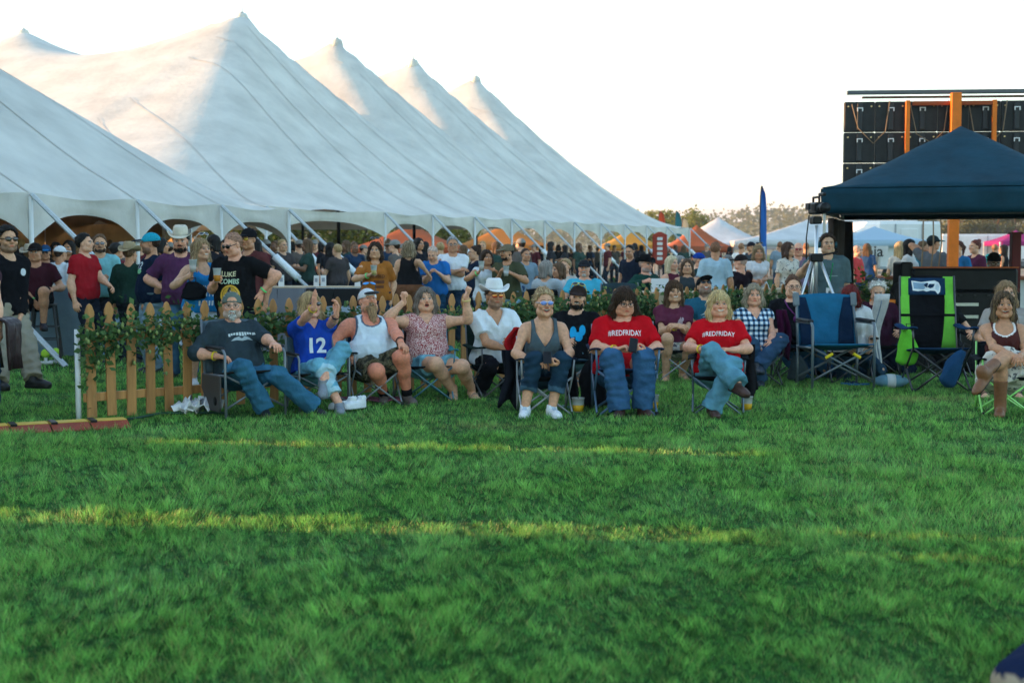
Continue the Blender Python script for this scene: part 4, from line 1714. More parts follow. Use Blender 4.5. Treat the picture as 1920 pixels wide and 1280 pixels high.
def plant_tree(label, ms, x, y, s=1, rz=0, group=None, cat='tree'):
    t = thing('tree', label, cat, (x, y, 0), rz, group)
    t.scale = (s, s, s)
    link('trunk', ms[0], MATS['bark'], t)
    link('crown', ms[1], MATS[ms[2]], t)
    return t


TY = [tree_meshes(20 + i, 6.5, 2.6, 2600, .34, 'leaf_yellow') for i in range(2)]
TO = [tree_meshes(30 + i, 8.5, 2.3, 2600, .38, 'leaf_olive', col=.12) for i in range(2)]
for i, (x, y, s) in enumerate([(-27, 92, 1.0), (-22, 96, 1.15), (-17.5, 90, .95), (-13.5, 95, 1.1), (-9.5, 92, .9), (-31, 97, 1.2), (-5, 97, 1.0)]):
    plant_tree('sunlit yellow green tree seen beneath the eaves of the huge tent', TY[i % 2], x, y, s, i * 1.3, 'trees behind the huge tent')
for i, (px, Y, s) in enumerate([(1195, 128, .80), (1240, 138, .78), (1275, 150, .9), (1308, 142, .74)]):
    plant_tree('golden green tree rising beyond the far end of the huge tent', TY[i % 2], at(px, 400, Y).x, Y, s, i * 2.1, 'golden trees beyond the huge tent')
for i, (px, Y, s) in enumerate([(1705, 160, .62), (1740, 170, .66), (1800, 150, .86), (1838, 158, .95), (1872, 150, .84), (1905, 160, .98), (1945, 155, .95), (1985, 150, .9)]):
    plant_tree('hazy olive poplar beyond the parked trailers', TO[i % 2], at(px, 400, Y).x, Y, s, i * 1.7, 'olive poplars behind the trailers')


def hill(name, Y, pts, depth, seed, m, leafs=0, leaf=6):
    rs = np.random.default_rng(seed)
    xs = np.linspace(at(-700, 400, Y).x, at(2900, 400, Y).x, 160)
    px = 960 + xs / Y * F
    top = np.interp(px, [p[0] for p in pts], [at(0, p[1], Y).z for p in pts])
    rows = []
    for k in range(9):
        f = k / 8
        rows.append([(x, Y - depth * (1 - f), max(0, t) * (math.sin(f * math.pi / 2)) ** 1.3 - 1) for x, t in zip(xs, top)])
    mb = MB().grid(rows)
    o = mb.build(name, m, None, True)
    o['kind'] = 'structure'
    if leafs:
        f = rs.uniform(.15, 1, leafs); ii = rs.uniform(0, 159, leafs)
        x = np.interp(ii, np.arange(160), xs); t = np.interp(ii, np.arange(160), top)
        c = np.stack([x, Y - depth * (1 - f), np.maximum(t, 0) * np.sin(f * math.pi / 2) ** 1.3], 1)
        P = (c[:, None, :] + rs.normal(size=(leafs, 9, 3)) * np.array((leaf * .45, leaf * .45, leaf * .5)) + np.array((0, 0, leaf * .5))).reshape(-1, 3)
        V, Fc = leaf_cloud(P, leaf * .55, rs)
        w = link('hillside_wood', mesh_from(V, Fc), MATS['leaf_olive'])
        w['kind'] = 'stuff'
        tag(w, 'far wood of olive trees covering the low hill', 'wood')


mat('hill_dry', (.22, .19, .10), .95, noise=.4, nscale=.03)
mat('far_hill', (.30, .30, .31), .95, noise=.1, nscale=.001)
hill('low_hill', 620, [(-700, 446), (900, 444), (1180, 436), (1300, 426), (1350, 414), (1400, 410), (1460, 414), (1540, 424), (1700, 420), (1800, 426), (2900, 430)], 260, 5, MATS['hill_dry'], 4200, 3.4)
hill('far_mountain', 5200, [(-700, 430), (900, 425), (1250, 396), (1380, 390), (1500, 396), (1620, 402), (1800, 410), (2900, 430)], 1800, 6, MATS['far_hill'])
# ------------------------------------------------------------------ picket fence with hop garlands
mat('picket_wood', (.44, .205, .065), .65, noise=.42, nscale=9, objrand=True, bump=.25, bscale=30, stretch=(1, 1, .12), spec=.35)
mat('post_white', (.7, .71, .72), .4)
FA, FBp = Vector((-3.74, 12.40, 0)), Vector((4.6, 20.5, 0))
fd = (FBp - FA).normalized()
fn = Vector((fd.y, -fd.x, 0))
FL = (FBp - FA).length
fence = thing('picket_fence', 'honey coloured wooden picket fence draped with hop vines', 'fence', FA)
frot = math.atan2(fd.y, fd.x)
prof = [(-.045, .02), (.045, .02), (.045, .84), (.030, .875), (.028, .885), (.045, .93), (.043, .955), (.022, 1.01), (.0, 1.03), (-.022, 1.01), (-.043, .955), (-.045, .93), (-.028, .885), (-.030, .875), (-.045, .84)]
pm = MB().poly_prism([(x, 0, z) for x, z in prof], (0, .019, 0)).mesh(bevel=.003)
npick = int(FL / .192)
for i in range(npick):
    s = .06 + i * .192
    o = link('picket', pm, MATS['picket_wood'], fence)
    p = fd * s + fn * .02
    o.location = (p.x, p.y, random.uniform(-.012, .012))
    o.rotation_euler = (random.uniform(-.015, .015), random.uniform(-.02, .02), frot + math.pi * (i % 1))
for z in (.20, .72):
    k = 0
    while k * 2.4 < FL:
        a, b = k * 2.4, min(FL, (k + 1) * 2.4) - .01
        m_ = fd * ((a + b) / 2) - fn * .022
        MB().box((m_.x, m_.y, z), (b - a, .035, .075), frot).build('rail', MATS['picket_wood'], fence, bevel=.004)
        k += 1
k = 0
while k * 2.4 <= FL:
    p = fd * (k * 2.4 - .03) - fn * .065
    MB().tube([(p.x, p.y, -.1), (p.x, p.y, .80 if k == 0 else .9)], .024, 10).build('post', MATS['post_white'], fence, True)
    k += 1


mat('hop_cone', (.22, .27, .09), .8, noise=.2, nscale=40)


def garland(label, s0, s1, z, spread, n, seed, hang=1.0, off=.05):
    rs = np.random.default_rng(seed)
    g = thing('hop_garland', label, 'garland', FA)
    vine = MB()
    for j in range(4):
        ph = rs.uniform(0, 6)
        pts = []
        for s in np.linspace(s0, s1, 24):
            p = fd * s + fn * (off + .03 * math.sin(s * 5 + ph))
            pts.append((p.x, p.y, z + .05 * math.sin(s * 4.1 + ph) + rs.normal() * .015))
        vine.tube(pts, .005, 5)
    ss = rs.uniform(s0, s1, n)
    clump = .5 + .5 * np.sin(ss * 3.3 + seed) * np.sin(ss * 7.1 + 1.3)
    keep = rs.uniform(size=n) < .35 + .65 * clump
    ss = ss[keep]; clump = clump[keep]; m = len(ss)
    dz = rs.normal(size=m) * spread * .55 - np.abs(rs.normal(size=m)) * spread * hang * clump
    oo = off + rs.normal(size=m) * .045 + .03 * clump
    P = np.array(fd)[None] * ss[:, None] + np.array(fn)[None] * oo[:, None]
    P[:, 2] = z + dz
    vine.build('vine', mat('vine_stem', (.10, .14, .05), .8), g)
    V, Fc = leaf_cloud(P, .062, rs, .7, .5)
    o = link('leaves', mesh_from(V, Fc), MATS['leaf_hop'], g)
    o['kind'] = 'stuff'
    cb = MB()
    for q in P[rs.integers(0, m, m // 14)]:
        c = q + np.array(fn) * .03
        cb.lathe([(.003, .018), (.013, .006), (.014, -.008), (.003, -.024)], tuple(c), 6)
    o = cb.build('hop_cones', MATS['hop_cone'], g, True)
    o['kind'] = 'stuff'


garland('thick hop garland heavy with cones at the white post end of the fence', -.08, 1.35, .80, .16, 1377, 1, 1.3)
garland('hop garland sagging behind the seated man in the charcoal tee', 1.45, 3.2, .82, .13, 1193, 2)
garland('thin hop garland behind the man in the white tank top', 3.3, 4.6, .80, .10, 596, 3)
garland('bushy hop garland behind the man in the white cowboy hat', 4.7, 6.0, .83, .13, 1346, 4)
garland('tall bushy hop garland beside the woman in red reading her phone', 6.05, 7.6, .84, .17, 1958, 5, .9)
garland('hop garland on the fence behind the laughing man in the blue tee', 7.8, 9.6, .86, .13, 1224, 6)
garland('hop garland at the end of the fence beside the camera operator', 9.7, 11.5, .84, .14, 1224, 7)


# ------------------------------------------------------------------ camp chairs
def cmat(c, rough=.8, kind='cloth'):
    nm = 'camp_%s_%.3f_%.3f_%.3f' % (kind, *c)
    if kind == 'metal':
        return mat(nm, c, .35, metal=.0, spec=.6, coat=.3)
    return mat(nm, c, .9, noise=.2, nscale=5, bump=.5, bscale=11, spec=.05)


def camp_chair(label, X, Y, rz=0, kind='quad', seat=(.02, .03, .05), frame=(.25, .26, .28), back=None, bh=.93, sc_=1.0, arm=None, extra=None, z_seat=.0, group=None):
    t = thing('camp_chair', label, 'chair', (X, Y, 0), R(rz), group)
    t.scale = (sc_,) * 3
    fm = cmat(frame, kind='metal'); sm = cmat(seat); bm_ = cmat(back or seat); am = cmat(arm or seat)
    r = .011
    def tb(name, pts, rad=r):
        return MB().tube(pts, rad, 8).build(name, fm, t, True)
    if kind == 'quad':
        for s in (-1, 1):
            tb('leg', [(s * .28, -.30, .0), (-s * .28, -.285, .43)])
            tb('leg', [(s * .27, .27, .0), (-s * .27, .25, .37)])
            tb('leg', [(s * .285, -.30, .0), (s * .285, .25, .385)])
            tb('leg', [(s * .285, .28, .0), (s * .285, -.285, .44)])
            tb('arm_post', [(s * .285, -.285, .43), (s * .30, -.31, .63)])
            tb('back_post', [(s * .285, .25, .05), (s * .285, .26, .42), (s * .275, .37, bh)])
            P = [[(s * (.30 + w), yy, .645 - .02 * math.sin((yy + .31) / .58 * math.pi) - .012 * (abs(w) > .03)) for w in (-.045, -.02, .02, .045)] for yy in np.linspace(-.33, .29, 8)]
            sheet('armrest', P, am, t, .014)
            for yy, zz in ((-.30, 0.0), (.275, 0.0)):
                MB().lathe([(.018, 0), (.02, .012), (.014, .04)], (s * .28, yy, zz), 8).build('foot_cap', mat('foot_black', (.02, .02, .02), .6), t, True)
        hw0, hw1 = .28, .27
    else:
        for s in (-1, 1):
            tb('leg', [(s * .30, -.28, .0), (s * .30, -.27, .60), (s * .30, -.23, .635)], .0135)
            tb('leg', [(s * .30, .26, .0), (s * .30, .25, .40)], .0135)
            tb('back_post', [(s * .30, .25, .38), (s * .295, .30, .6), (s * .28, .385, bh)], .0135)
            tb('side_rail', [(s * .30, -.27, .40), (s * .30, .25, .38)], .012)
            tb('arm_rail', [(s * .30, -.23, .635), (s * .30, .30, .625)], .012)
            tb('brace', [(s * .29, -.26, .09), (-s * .29, -.25, .40)], .011)
            tb('brace', [(s * .29, .24, .09), (-s * .29, .24, .38)], .011)
            MB().box((s * .30, .02, .652), (.055, .46, .028)).build('armrest', mat('arm_pad', (.02, .02, .022), .6), t, bevel=.008)
        hw0, hw1 = .29, .285
    P = [[(x * hw0, yy, .435 - .07 * (yy + .29) / .55 - .035 * (1 - x * x) * math.sin((yy + .29) / .55 * math.pi)) for x in np.linspace(-1, 1, 9)] for yy in np.linspace(-.29, .26, 8)]
    sheet('seat', P, sm, t, .012)
    P = []
    for q in np.linspace(0, 1, 9):
        z = .385 + (bh - .385) * q
        yb = .26 + .125 * q
        row = []
        for x in np.linspace(-1, 1, 11):
            wrk = .006 * math.sin(q * 13 + x * 4) + .004 * math.sin(x * 11 + q * 5)
            row.append((x * (hw0 + (hw1 - hw0) * q), yb + .05 * (1 - x * x) * (1 - .3 * q) + wrk, z - (.02 * x * x if q == 1 else 0)))
        P.append(row)
    b = sheet('backrest', P, bm_, t, .014)
    t2 = {'t': t, 'back': b}
    if extra == 'table':
        mbt = MB()
        pr = [(0, -.27, .40), (0, .18, .40), (0, .20, .26), (0, -.02, .06), (0, -.24, .06), (0, -.27, .10)]
        mbt.poly_prism([(-.335, p[1], p[2]) for p in pr], (-.022, 0, 0))
        tbm = mbt.build('side_table', mat('side_table_grey', (.055, .05, .05), .5), t, bevel=.006)
        MB().tube([(-.3585, -.16, .16), (-.3600, -.16, .16)], .042, 18).build('cup_hole', mat('hole_dark', (.008, .008, .008), .8), tbm, True)
    return t2


def panel_on_back(ch, pts, colr, name='back_panel', d=-.010, bh=.93, face=1):
    """shape sewn to a chair back; pts in (x -1..1, q 0..1); face 1 = seat side (-y), -1 = rear"""
    V = []
    for x, q in pts:
        hw = .29
        y = .26 + .125 * q + .05 * (1 - x * x) * (1 - .3 * q) + .006 * math.sin(q * 13 + x * 4) + .004 * math.sin(x * 11 + q * 5)
        V.append((x * hw, y + (-.010 if face > 0 else .010) + (d + .010 if face > 0 else -(d + .010)), .385 + (bh - .385) * q))
    return V


def back_grid(ch, x0, x1, q0, q1, colr, name, face, lift=.006, bh=.93, n=7, shape=None):
    P = []
    for q in np.linspace(q0, q1, n):
        a, b = (x0, x1) if shape is None else shape(q)
        row = []
        for x in np.linspace(a, b, n):
            y = .26 + .125 * q + .05 * (1 - x * x) * (1 - .3 * q) + .006 * math.sin(q * 13 + x * 4) + .004 * math.sin(x * 11 + q * 5)
            row.append((x * .285, y - face * (.012 + lift), .385 + (bh - .385) * q))
        P.append(row)
    return sheet(name, P, cmat(colr), ch['t'], .003)


def back_poly(ch, pts, colr, name, face, lift, bh):
    """flat print of polygon pieces on the chair back"""
    mb = MB()
    for loop in pts:
        bm = bmesh.new()
        vs = [bm.verts.new((x, q, 0)) for x, q in loop]
        bm.faces.new(vs)
        bmesh.ops.triangulate(bm, faces=bm.faces)
        for _ in range(2):
            le = [e for e in bm.edges if e.calc_length() > .12]
            if le:
                bmesh.ops.subdivide_edges(bm, edges=le, cuts=1)
        bmesh.ops.triangulate(bm, faces=bm.faces)
        bm.verts.index_update()
        n0 = len(mb.v)
        for v in bm.verts:
            x, q = v.co.x, v.co.y
            y = .26 + .125 * q + .05 * (1 - x * x) * (1 - .3 * q) + .006 * math.sin(q * 13 + x * 4) + .004 * math.sin(x * 11 + q * 5)
            mb.v.append((x * .285, y - face * (.026 + lift), .385 + (bh - .385) * q))
        for f in bm.faces:
            mb.f.append(tuple(n0 + v.index for v in f.verts))
        bm.free()
    return mb.build(name, cmat(colr, .7), ch['t'])


def cup(label, p, liquid, lid=False, straw=False, h=.12, r0=.036, r1=.048, name='drink_cup', clear=(.75, .78, .76), tilt=None, group=None):
    t = thing(name, label, 'cup', p, 0, group)
    if tilt:
        t.rotation_euler = tilt
    g = mat('cup_plastic', clear, .25, transl=.55, spec=.5)
    MB().lathe([(r0, 0), (r0 + (r1 - r0) * .5, h * .5), (r1, h), (r1 + .003, h), (r1 + .003, h + .006), (r1 - .003, h + .006), (r0 - .003 + (r1 - r0) * .62, h * .62)], (0, 0, 0), 16).build('cup_wall', g, t, True)
    MB().lathe([(r0 + .0008, .006), (r0 + (r1 - r0) * .55 + .0008, h * .52), (r0, h * .53)], (0, 0, 0), 16).build('drink', mat('drink_%.2f' % liquid[0] + '%.2f' % liquid[1], liquid, .2, transl=.2), t, True)
    if straw:
        MB().tube([(.01, 0, h * .5), (-.012, .005, h + .085)], .0035, 6).build('straw', mat('straw_black', (.015, .015, .015), .4), t)
    return t


YEL = (.75, .42, .02)
q = ground(1084, 776)
cup('clear cup of lemonade with black straw beside the grinning woman in a vest', (q.x, q.y, .02), YEL, straw=True, h=.125, r0=.045, r1=.057)
q = ground(1224, 770)
cup('clear cup of lemonade behind the boots of the woman reading her phone', (q.x, q.y, .02), YEL, h=.125, r0=.045, r1=.057)
q = ground(1400, 773)
cup('clear cup of lemonade under the crossed foot of the blonde in red', (q.x, q.y, .02), YEL, h=.125, r0=.042, r1=.055)

# ------------------------------------------------------------------ navy pop-up canopy, right
cv = thing('pop_up_canopy', 'navy blue pop up canopy with pyramid roof and dark side curtain', 'canopy', (5.83, 18.62, 0), R(-17))
navy = mat('canopy_navy', (.005, .036, .058), .6, noise=.25, nscale=2.5, bump=.6, bscale=5, spec=.1)
hw, ev, pkz = 1.62, 2.25, 3.09
rows = []
n_ = 25
for i in range(n_):
    row = []
    for j in range(n_):
        x = -hw + 2 * hw * i / (n_ - 1); y = -hw + 2 * hw * j / (n_ - 1)
        tt = ((abs(x) / hw) ** 5 + (abs(y) / hw) ** 5) ** .2
        tt = max(abs(x), abs(y)) / hw * .5 + .5 * min(tt, 1)
        z = ev + (pkz - ev) * (1 - tt) ** 1.06 + .012 * math.sin(x * 7 + y * 3) * (1 - tt)
        row.append((x, y, z))
    rows.append(row)
sheet('roof', rows, navy, cv, .01)
for k in range(4):
    M = Matrix.Rotation(k * math.pi / 2, 3, 'Z')
    rows = [[tuple(M @ Vector((x, -hw - .012 - .012 * math.sin(x * 5 + q * 4) * q, ev - .01 - .30 * q))) for q in np.linspace(0, 1, 5)] for x in np.linspace(-hw, hw, 24)]
    sheet('valance', rows, navy, cv, .008)
    c = M @ Vector((-hw + .03, -hw + .03, 0))
    MB().box((c.x, c.y, 1.08), (.035, .035, 2.16)).build('leg', mat('canopy_leg', (.5, .5, .5), .4, metal=.6), cv, bevel=.004)
    a = M @ Vector((-hw + .05, -hw + .05, 1.93)); b = M @ Vector((hw - .05, -hw + .05, 1.93))
    MB().tube([a, b], .014, 6).build('truss_bar', mat('canopy_bar', (.12, .12, .13), .4, metal=.5), cv)
path = [(-hw + .03, y) for y in np.linspace(-.75, hw - .04, 16)] + [(x, hw - .04) for x in np.linspace(-hw + .08, -hw + .22, 3)]
rows = [[(p[0] + .05 * math.sin(k * 1.9 + z), p[1] + .04 * math.cos(k * 1.9), z) for z in np.linspace(.03, 1.9, 10)] for k, p in enumerate(path)]
sheet('side_curtain', rows, mat('curtain_dark', (.030, .020, .016), .9, noise=.3, nscale=4, bump=.4, bscale=10), cv, .01)

# ------------------------------------------------------------------ back of the mobile LED screen
sx = at(1580, 300, 24).x
led = thing('led_screen', 'back of a black LED screen on an orange mast', 'screen', (sx, 24, 0), R(-5))
blk = mat('led_black', (.018, .019, .021), .45, noise=.3, nscale=10)
org = mat('mast_orange', (.72, .17, .015), .45, noise=.12, nscale=6)
cab = MB().box((0, 0, 0), (.50, .10, .50)).mesh(bevel=.012)
rib = MB().box((0, 0, 0), (.085, .05, .44)).mesh(bevel=.008)
hnd = MB()
hnd.box((-.04, 0, 0), (.015, .03, .05)).box((.04, 0, 0), (.015, .03, .05)).box((0, 0, .03), (.095, .03, .015))
hnd = hnd.mesh()
for i in range(8):
    for j in range(3):
        c = link('cabinet', cab, blk, led)
        c.location = (.26 + i * .51, 0, 2.68 + j * .51)
        rb = link('power_box', rib, mat('led_grey', (.035, .037, .04), .5), c)
        rb.location = (.0, -.068, 0)
        h_ = link('handle', hnd, mat('handle_white', (.75, .75, .75), .4), c)
        h_.location = (.0, -.105, .11)
        for sx_ in (-.19, .19):
            k_ = MB().tube([(sx_, -.05, .17), (sx_, -.085, .17)], .014, 8).build('latch', mat('brass', (.55, .38, .2), .35, metal=.8), c)
for xx, w in ((1.02, .07), (1.78, .16), (2.42, .07)):
    z1 = 4.06 if w > .1 else 3.95
    z0 = 0 if w > .1 else 2.3
    MB().box((xx, -.19 if w < .1 else -.26, (z0 + z1) / 2), (w, w if w > .1 else .07, z1 - z0)).build('mast', org, led, bevel=.006)
MB().box((1.75, -.19, 3.90), (1.31, .05, .07)).build('cross_beam', mat('beam_rust', (.30, .06, .015), .6), led, bevel=.006)
MB().box((2.2, -.05, 4.10), (4.3, .14, .06)).build('top_rail', mat('rail_dark', (.10, .11, .12), .5), led)
MB().box((2.2, -.03, 4.02), (3.8, .10, .03)).build('top_rail', mat('rail_rust', (.10, .05, .03), .6), led)
MB().box((1.78, -.26, .06), (.9, .9, .12)).build('base_plate', mat('rail_dark', (.1, .1, .1)), led)
for k in range(4):
    x0 = .12 + k * .95
    MB().tube([(x0, -.13, 3.9), (x0 + .1, -.19, 3.5 - .1 * k), (x0 + .35, -.18, 3.25), (x0 + .55, -.16, 3.45), (x0 + .62, -.12, 3.95)], .009, 6).build('cable', mat('cable_tan', (.22, .15, .09), .6), led, True)
for k, xx in enumerate((1.30, 1.45, 1.56)):
    MB().tube([(xx, -.20, 2.45), (xx + .02 * k, -.24, 1.6), (xx - .03, -.22, .9)], .012, 6).build('cable', mat('cable_tan', (.22, .15, .09), .6), led, True)

# ------------------------------------------------------------------ sound desk under the canopy
dk = thing('sound_desk', 'black sound desk of stacked flight cases with two pale slots', 'desk', (at(1795, 550, 18.9).x, 18.9, 0), R(-3))
bl2 = mat('case_black', (.010, .010, .011), .5, noise=.3, nscale=8)
al = mat('case_edge', (.42, .45, .47), .3, metal=.8)
MB().box((0, 0, .47), (1.46, .66, .94)).build('case', bl2, dk, bevel=.012)
MB().box((.02, -.02, 1.10), (1.36, .60, .30)).build('mixer_lid', bl2, dk, bevel=.03)
MB().box((-.72, 0, 1.16), (.16, .5, .34)).build('monitor', bl2, dk, bevel=.02)
for z in (.78, .62):
    MB().box((-.12, -.338, z), (.62, .02, .045)).build('slot', al, dk, bevel=.003)
MB().box((.02, -.32, 1.262), (1.36, .03, .02)).build('trim', mat('trim_orange', (.35, .08, .02), .5), dk)
for i in range(5):
    MB().box((-.4 + i * .18, -.345, .90), (.03, .02, .02)).build('knob', mat('led_grey', (.05, .05, .05)), dk)
ct = thing('serving_counter', 'white fronted serving counter with reddish brown top', 'counter', (at(1800, 540, 21.6).x, 21.6, 0), R(-2))
MB().box((0, 0, .52), (2.3, .5, 1.04)).build('front', mat('counter_white', (.66, .66, .66), .6, noise=.08, nscale=5), ct, bevel=.01)
MB().box((0, -.02, 1.07), (2.4, .62, .055)).build('counter_top', mat('counter_brown', (.24, .08, .04), .6, noise=.2, nscale=6), ct, bevel=.008)
for px, Y, lab in ((1903, 18.9, 'dark red steel post standing beside the sound desk'),):
    tg = thing('steel_post', lab, 'post', (at(px, 500, Y).x, Y, 0))
    rd = mat('post_maroon', (.11, .012, .012), .5)
    MB().box((0, 0, .85), (.12, .12, 1.7)).build('post_shaft', rd, tg, bevel=.008)
    MB().box((0, 0, .02), (.34, .34, .04)).build('post_base', rd, tg, bevel=.006)
    MB().box((0, 0, 1.71), (.15, .15, .03)).build('post_cap', rd, tg)
# cloth-covered equipment left of the desk
eq = thing('covered_speaker', 'tall speaker under a black cloth with a teal star print', 'speaker', (at(1725, 560, 18.2).x, 18.2, 0))
P = []
for i, f in enumerate(np.linspace(0, 1, 10)):
    row = []
    for k in range(25):
        t = 2 * math.pi * k / 24
        sq = max(abs(math.cos(t)), abs(math.sin(t)))
        rr = (.36 - .10 * f ** 3) / sq * (1 - .04 * math.sin(5 * t) * (1 - f))
        row.append((math.cos(t) * rr * 1.08, math.sin(t) * rr * .8, .03 + 1.12 * f - (.05 if f == 1 else 0) + .05 * math.cos(t) * f))
    P.append(row)
mb = MB().grid(P)
mb.f.append(tuple(range(9 * 25, 9 * 25 + 24)))
mb.build('cover', mat('cover_black', (.012, .012, .014), .85, bump=.5, bscale=8), eq, True)
star = MB()
for k in range(9):
    a = R(-75 + k * 19)
    star.poly_prism([(.06, -.305, 1.00), (.06 + math.sin(a) * .16 - .012, -.305, 1.00 - abs(math.cos(a)) * .16 + .02), (.06 + math.sin(a) * .16 + .012, -.305, 1.0 - abs(math.cos(a)) * .16 + .02)], (0, -.004, 0))
star.build('star_print', mat('teal_print', (.03, .25, .28), .6), eq)

# ------------------------------------------------------------------ tripod and video camera
q = Vector((at(1530, 500, 16.85).x, 16.85, 0))
tp = thing('camera_tripod', 'tall silver and black tripod in front of the camera operator', 'tripod', q)
alu = mat('tripod_silver', (.62, .64, .66), .3, metal=.7)
for a in (-30, 208, 92):
    d = Vector((math.cos(R(a)), math.sin(R(a)), 0))
    MB().tube([Vector((0, 0, 1.38)) + d * .05, d * .42 + Vector((0, 0, .45))], .019, 8).build('leg', alu, tp, True)
    MB().tube([d * .42 + Vector((0, 0, .47)), d * .56 + Vector((0, 0, 0))], .013, 8).build('leg_tip', mat('canopy_bar', (.1, .1, .1)), tp, True)
    MB().tube([Vector((0, 0, .92)), d * .27 + Vector((0, 0, .80))], .008, 6).build('strut', alu, tp)
MB().tube([(0, 0, .88), (0, 0, 1.78)], .022, 10).build('column', alu, tp, True)
MB().box((0, 0, 1.40), (.15, .13, .10)).build('collar', mat('case_black', (.01, .01, .01)), tp, bevel=.015)
MB().tube([(.03, -.02, 1.42), (.24, -.10, 1.47)], .011, 6).build('pan_handle', mat('case_black', (.01, .01, .01)), tp)
vc_ = thing('video_camera', 'black video camera rig mounted on the silver tripod', 'camera', q + Vector((0, 0, 1.78)), R(8))
k_ = mat('camera_black', (.012, .012, .013), .4, noise=.2, nscale=20)
MB().box((0, .03, .06), (.11, .16, .09)).build('head', k_, vc_, bevel=.015)
MB().box((0, .02, .20), (.12, .26, .14)).build('camera_body', k_, vc_, bevel=.02)
MB().tube([(0, -.11, .20), (0, -.24, .20)], .05, 14).build('lens', k_, vc_, True)
MB().tube([(0, -.24, .20), (0, -.30, .20)], .062, 14).build('lens_hood', k_, vc_, True)
MB().tube([(0, -.08, .27), (0, -.08, .33), (0, .12, .33), (0, .12, .27)], .014, 8).build('top_handle', k_, vc_, True)
MB().box((.02, -.12, .36), (.04, .18, .04)).build('microphone', k_, vc_, bevel=.012)
MB().box((-.11, .0, .22), (.025, .12, .08)).build('viewfinder', k_, vc_, bevel=.006)
MB().tube([(-.10, -.02, .12), (-.13, -.02, -.15), (-.12, 0, -.40)], .008, 6).build('cable', k_, vc_)

# ------------------------------------------------------------------ small things on the grass, left
rp = thing('cable_ramp', 'red and yellow cable ramp lying on the grass by the fence', 'cable ramp', (ground(235, 797).x, ground(235, 797).y, 0))
A0_, B0_ = ground(238, 796), ground(-60, 812)
dv = (B0_ - A0_); Lr = dv.length; dv.normalize(); nv = Vector((-dv.y, dv.x, 0))
nv = nv if nv.y < 0 else -nv
mat('ramp_yellow', (.62, .40, .06), .6, noise=.2, nscale=12, bump=.4, bscale=60)
mat('ramp_red', (.28, .05, .025), .6, noise=.25, nscale=10, bump=.3)
ns = 4
for i in range(ns):
    a, b = i * Lr / ns, (i + 1) * Lr / ns - .012
    lo_ = [(dv * a, dv * b)]
    def seg(off0, z0, off1, z1, name, m):
        p = [dv * a + nv * off0 + Vector((0, 0, z0)), dv * b + nv * off0 + Vector((0, 0, z0)), dv * b + nv * off1 + Vector((0, 0, z1)), dv * a + nv * off1 + Vector((0, 0, z1))]
        MB().poly_prism(p, (0, 0, -.02 if z1 > .03 else -.01)).build(name, MATS[m], rp)
    seg(-.10, .062, .08, .062, 'lid', 'ramp_yellow')
    seg(.083, .058, .24, .012, 'ramp_side', 'ramp_red')
    seg(-.26, .012, -.103, .058, 'ramp_side', 'ramp_red')
    MB().box(tuple(dv * (b - .03) + Vector((0, 0, .055))), (.05, .22, .03), math.atan2(dv.y, dv.x)).build('joint', mat('case_black', (.01, .01, .01)), rp)
cb = [ground(238, 792) + Vector((0, 0, .03)), ground(262, 790) + Vector((0, 0, .035)), ground(300, 783) + Vector((0, 0, .04)), ground(350, 780) + Vector((0, 0, .03)), ground(420, 779) + Vector((0, 0, .03))]
o = MB().tube(cb, .012, 6).build('power_cable', mat('cable_green', (.015, .05, .03), .5), None, True)
tag(o, 'dark green power cable running from the ramp along the fence', 'cable')
q = ground(370, 778)
tr_ = thing('paper_litter', 'crumpled white paper wrappers left on the grass by the fence', 'litter', q)
for k in range(3):
    rs = np.random.default_rng(k + 50)
    P = [[((i - 3) * .045 + rs.normal() * .012 + (k - 1) * .08, (j - 3) * .04 + rs.normal() * .012, .055 + .045 * rs.normal() * (1 if 0 < i < 6 else .5) + .03) for j in range(7)] for i in range(7)]
    P = [[(x, y, max(.02, z)) for x, y, z in r] for r in P]
    sheet('wrapper', P, mat('paper_white', (.72, .71, .70), .8), tr_, .003, False)
q = ground(663, 770)
for k in range(2):
    fl = Field((-.06, -.10, 0), (.06, .2, .12), .009)
    fl.cap((0, -.04, .04), (0, .10, .035), .042, .04, k=.02); fl.ell((0, .13, .035), (.045, .06, .034), k=.02); fl.cap((0, -.03, .05), (0, -.04, .09), .042, .045, k=.02)
    fl.cap((0, -.04, .012), (0, .15, .012), .045, .044, k=.003); fl.plane((0, 0, 0.0), (0, 0, -1)); fl.cap((0, -.035, .08), (0, -.04, .13), .03, .034, k=.002, op='s')
    v, f = fl.mesh()
    t = thing('white_sneaker', 'empty white sneaker kicked off beside the barefoot crossed leg', 'shoe', (q.x + k * .09 - .05, q.y + k * .05, .02), R(115 + 25 * k), 'pair of kicked off white sneakers')
    link('upper', mesh_from(v, f, True), mat('sneaker_white', (.74, .76, .78), .6, noise=.08, nscale=30, bump=.3, bscale=90), t)
for px, py in ((86, 684), (105, 682)):
    q = ground(px, py)
    t = thing('ball_stand', 'lime green ball resting on a short white pipe stand', 'toss ball', q, 0, 'lime balls of a lawn game')
    MB().lathe([(.001, -.06), (.036, -.048), (.058, -.018), (.06, .012), (.045, .04), (.02, .057), (.001, .06)], (0, 0, .15), 14).build('ball', mat('ball_lime', (.45, .75, .06), .7, noise=.1, nscale=60, bump=.3, bscale=120), t, True)
    MB().tube([(0, 0, 0), (0, 0, .1)], .022, 8).build('pipe', MATS['post_white'], t, True)
    MB().tube([(-.09, 0, .03), (.09, 0, .03)], .02, 8).build('pipe', MATS['post_white'], t, True)


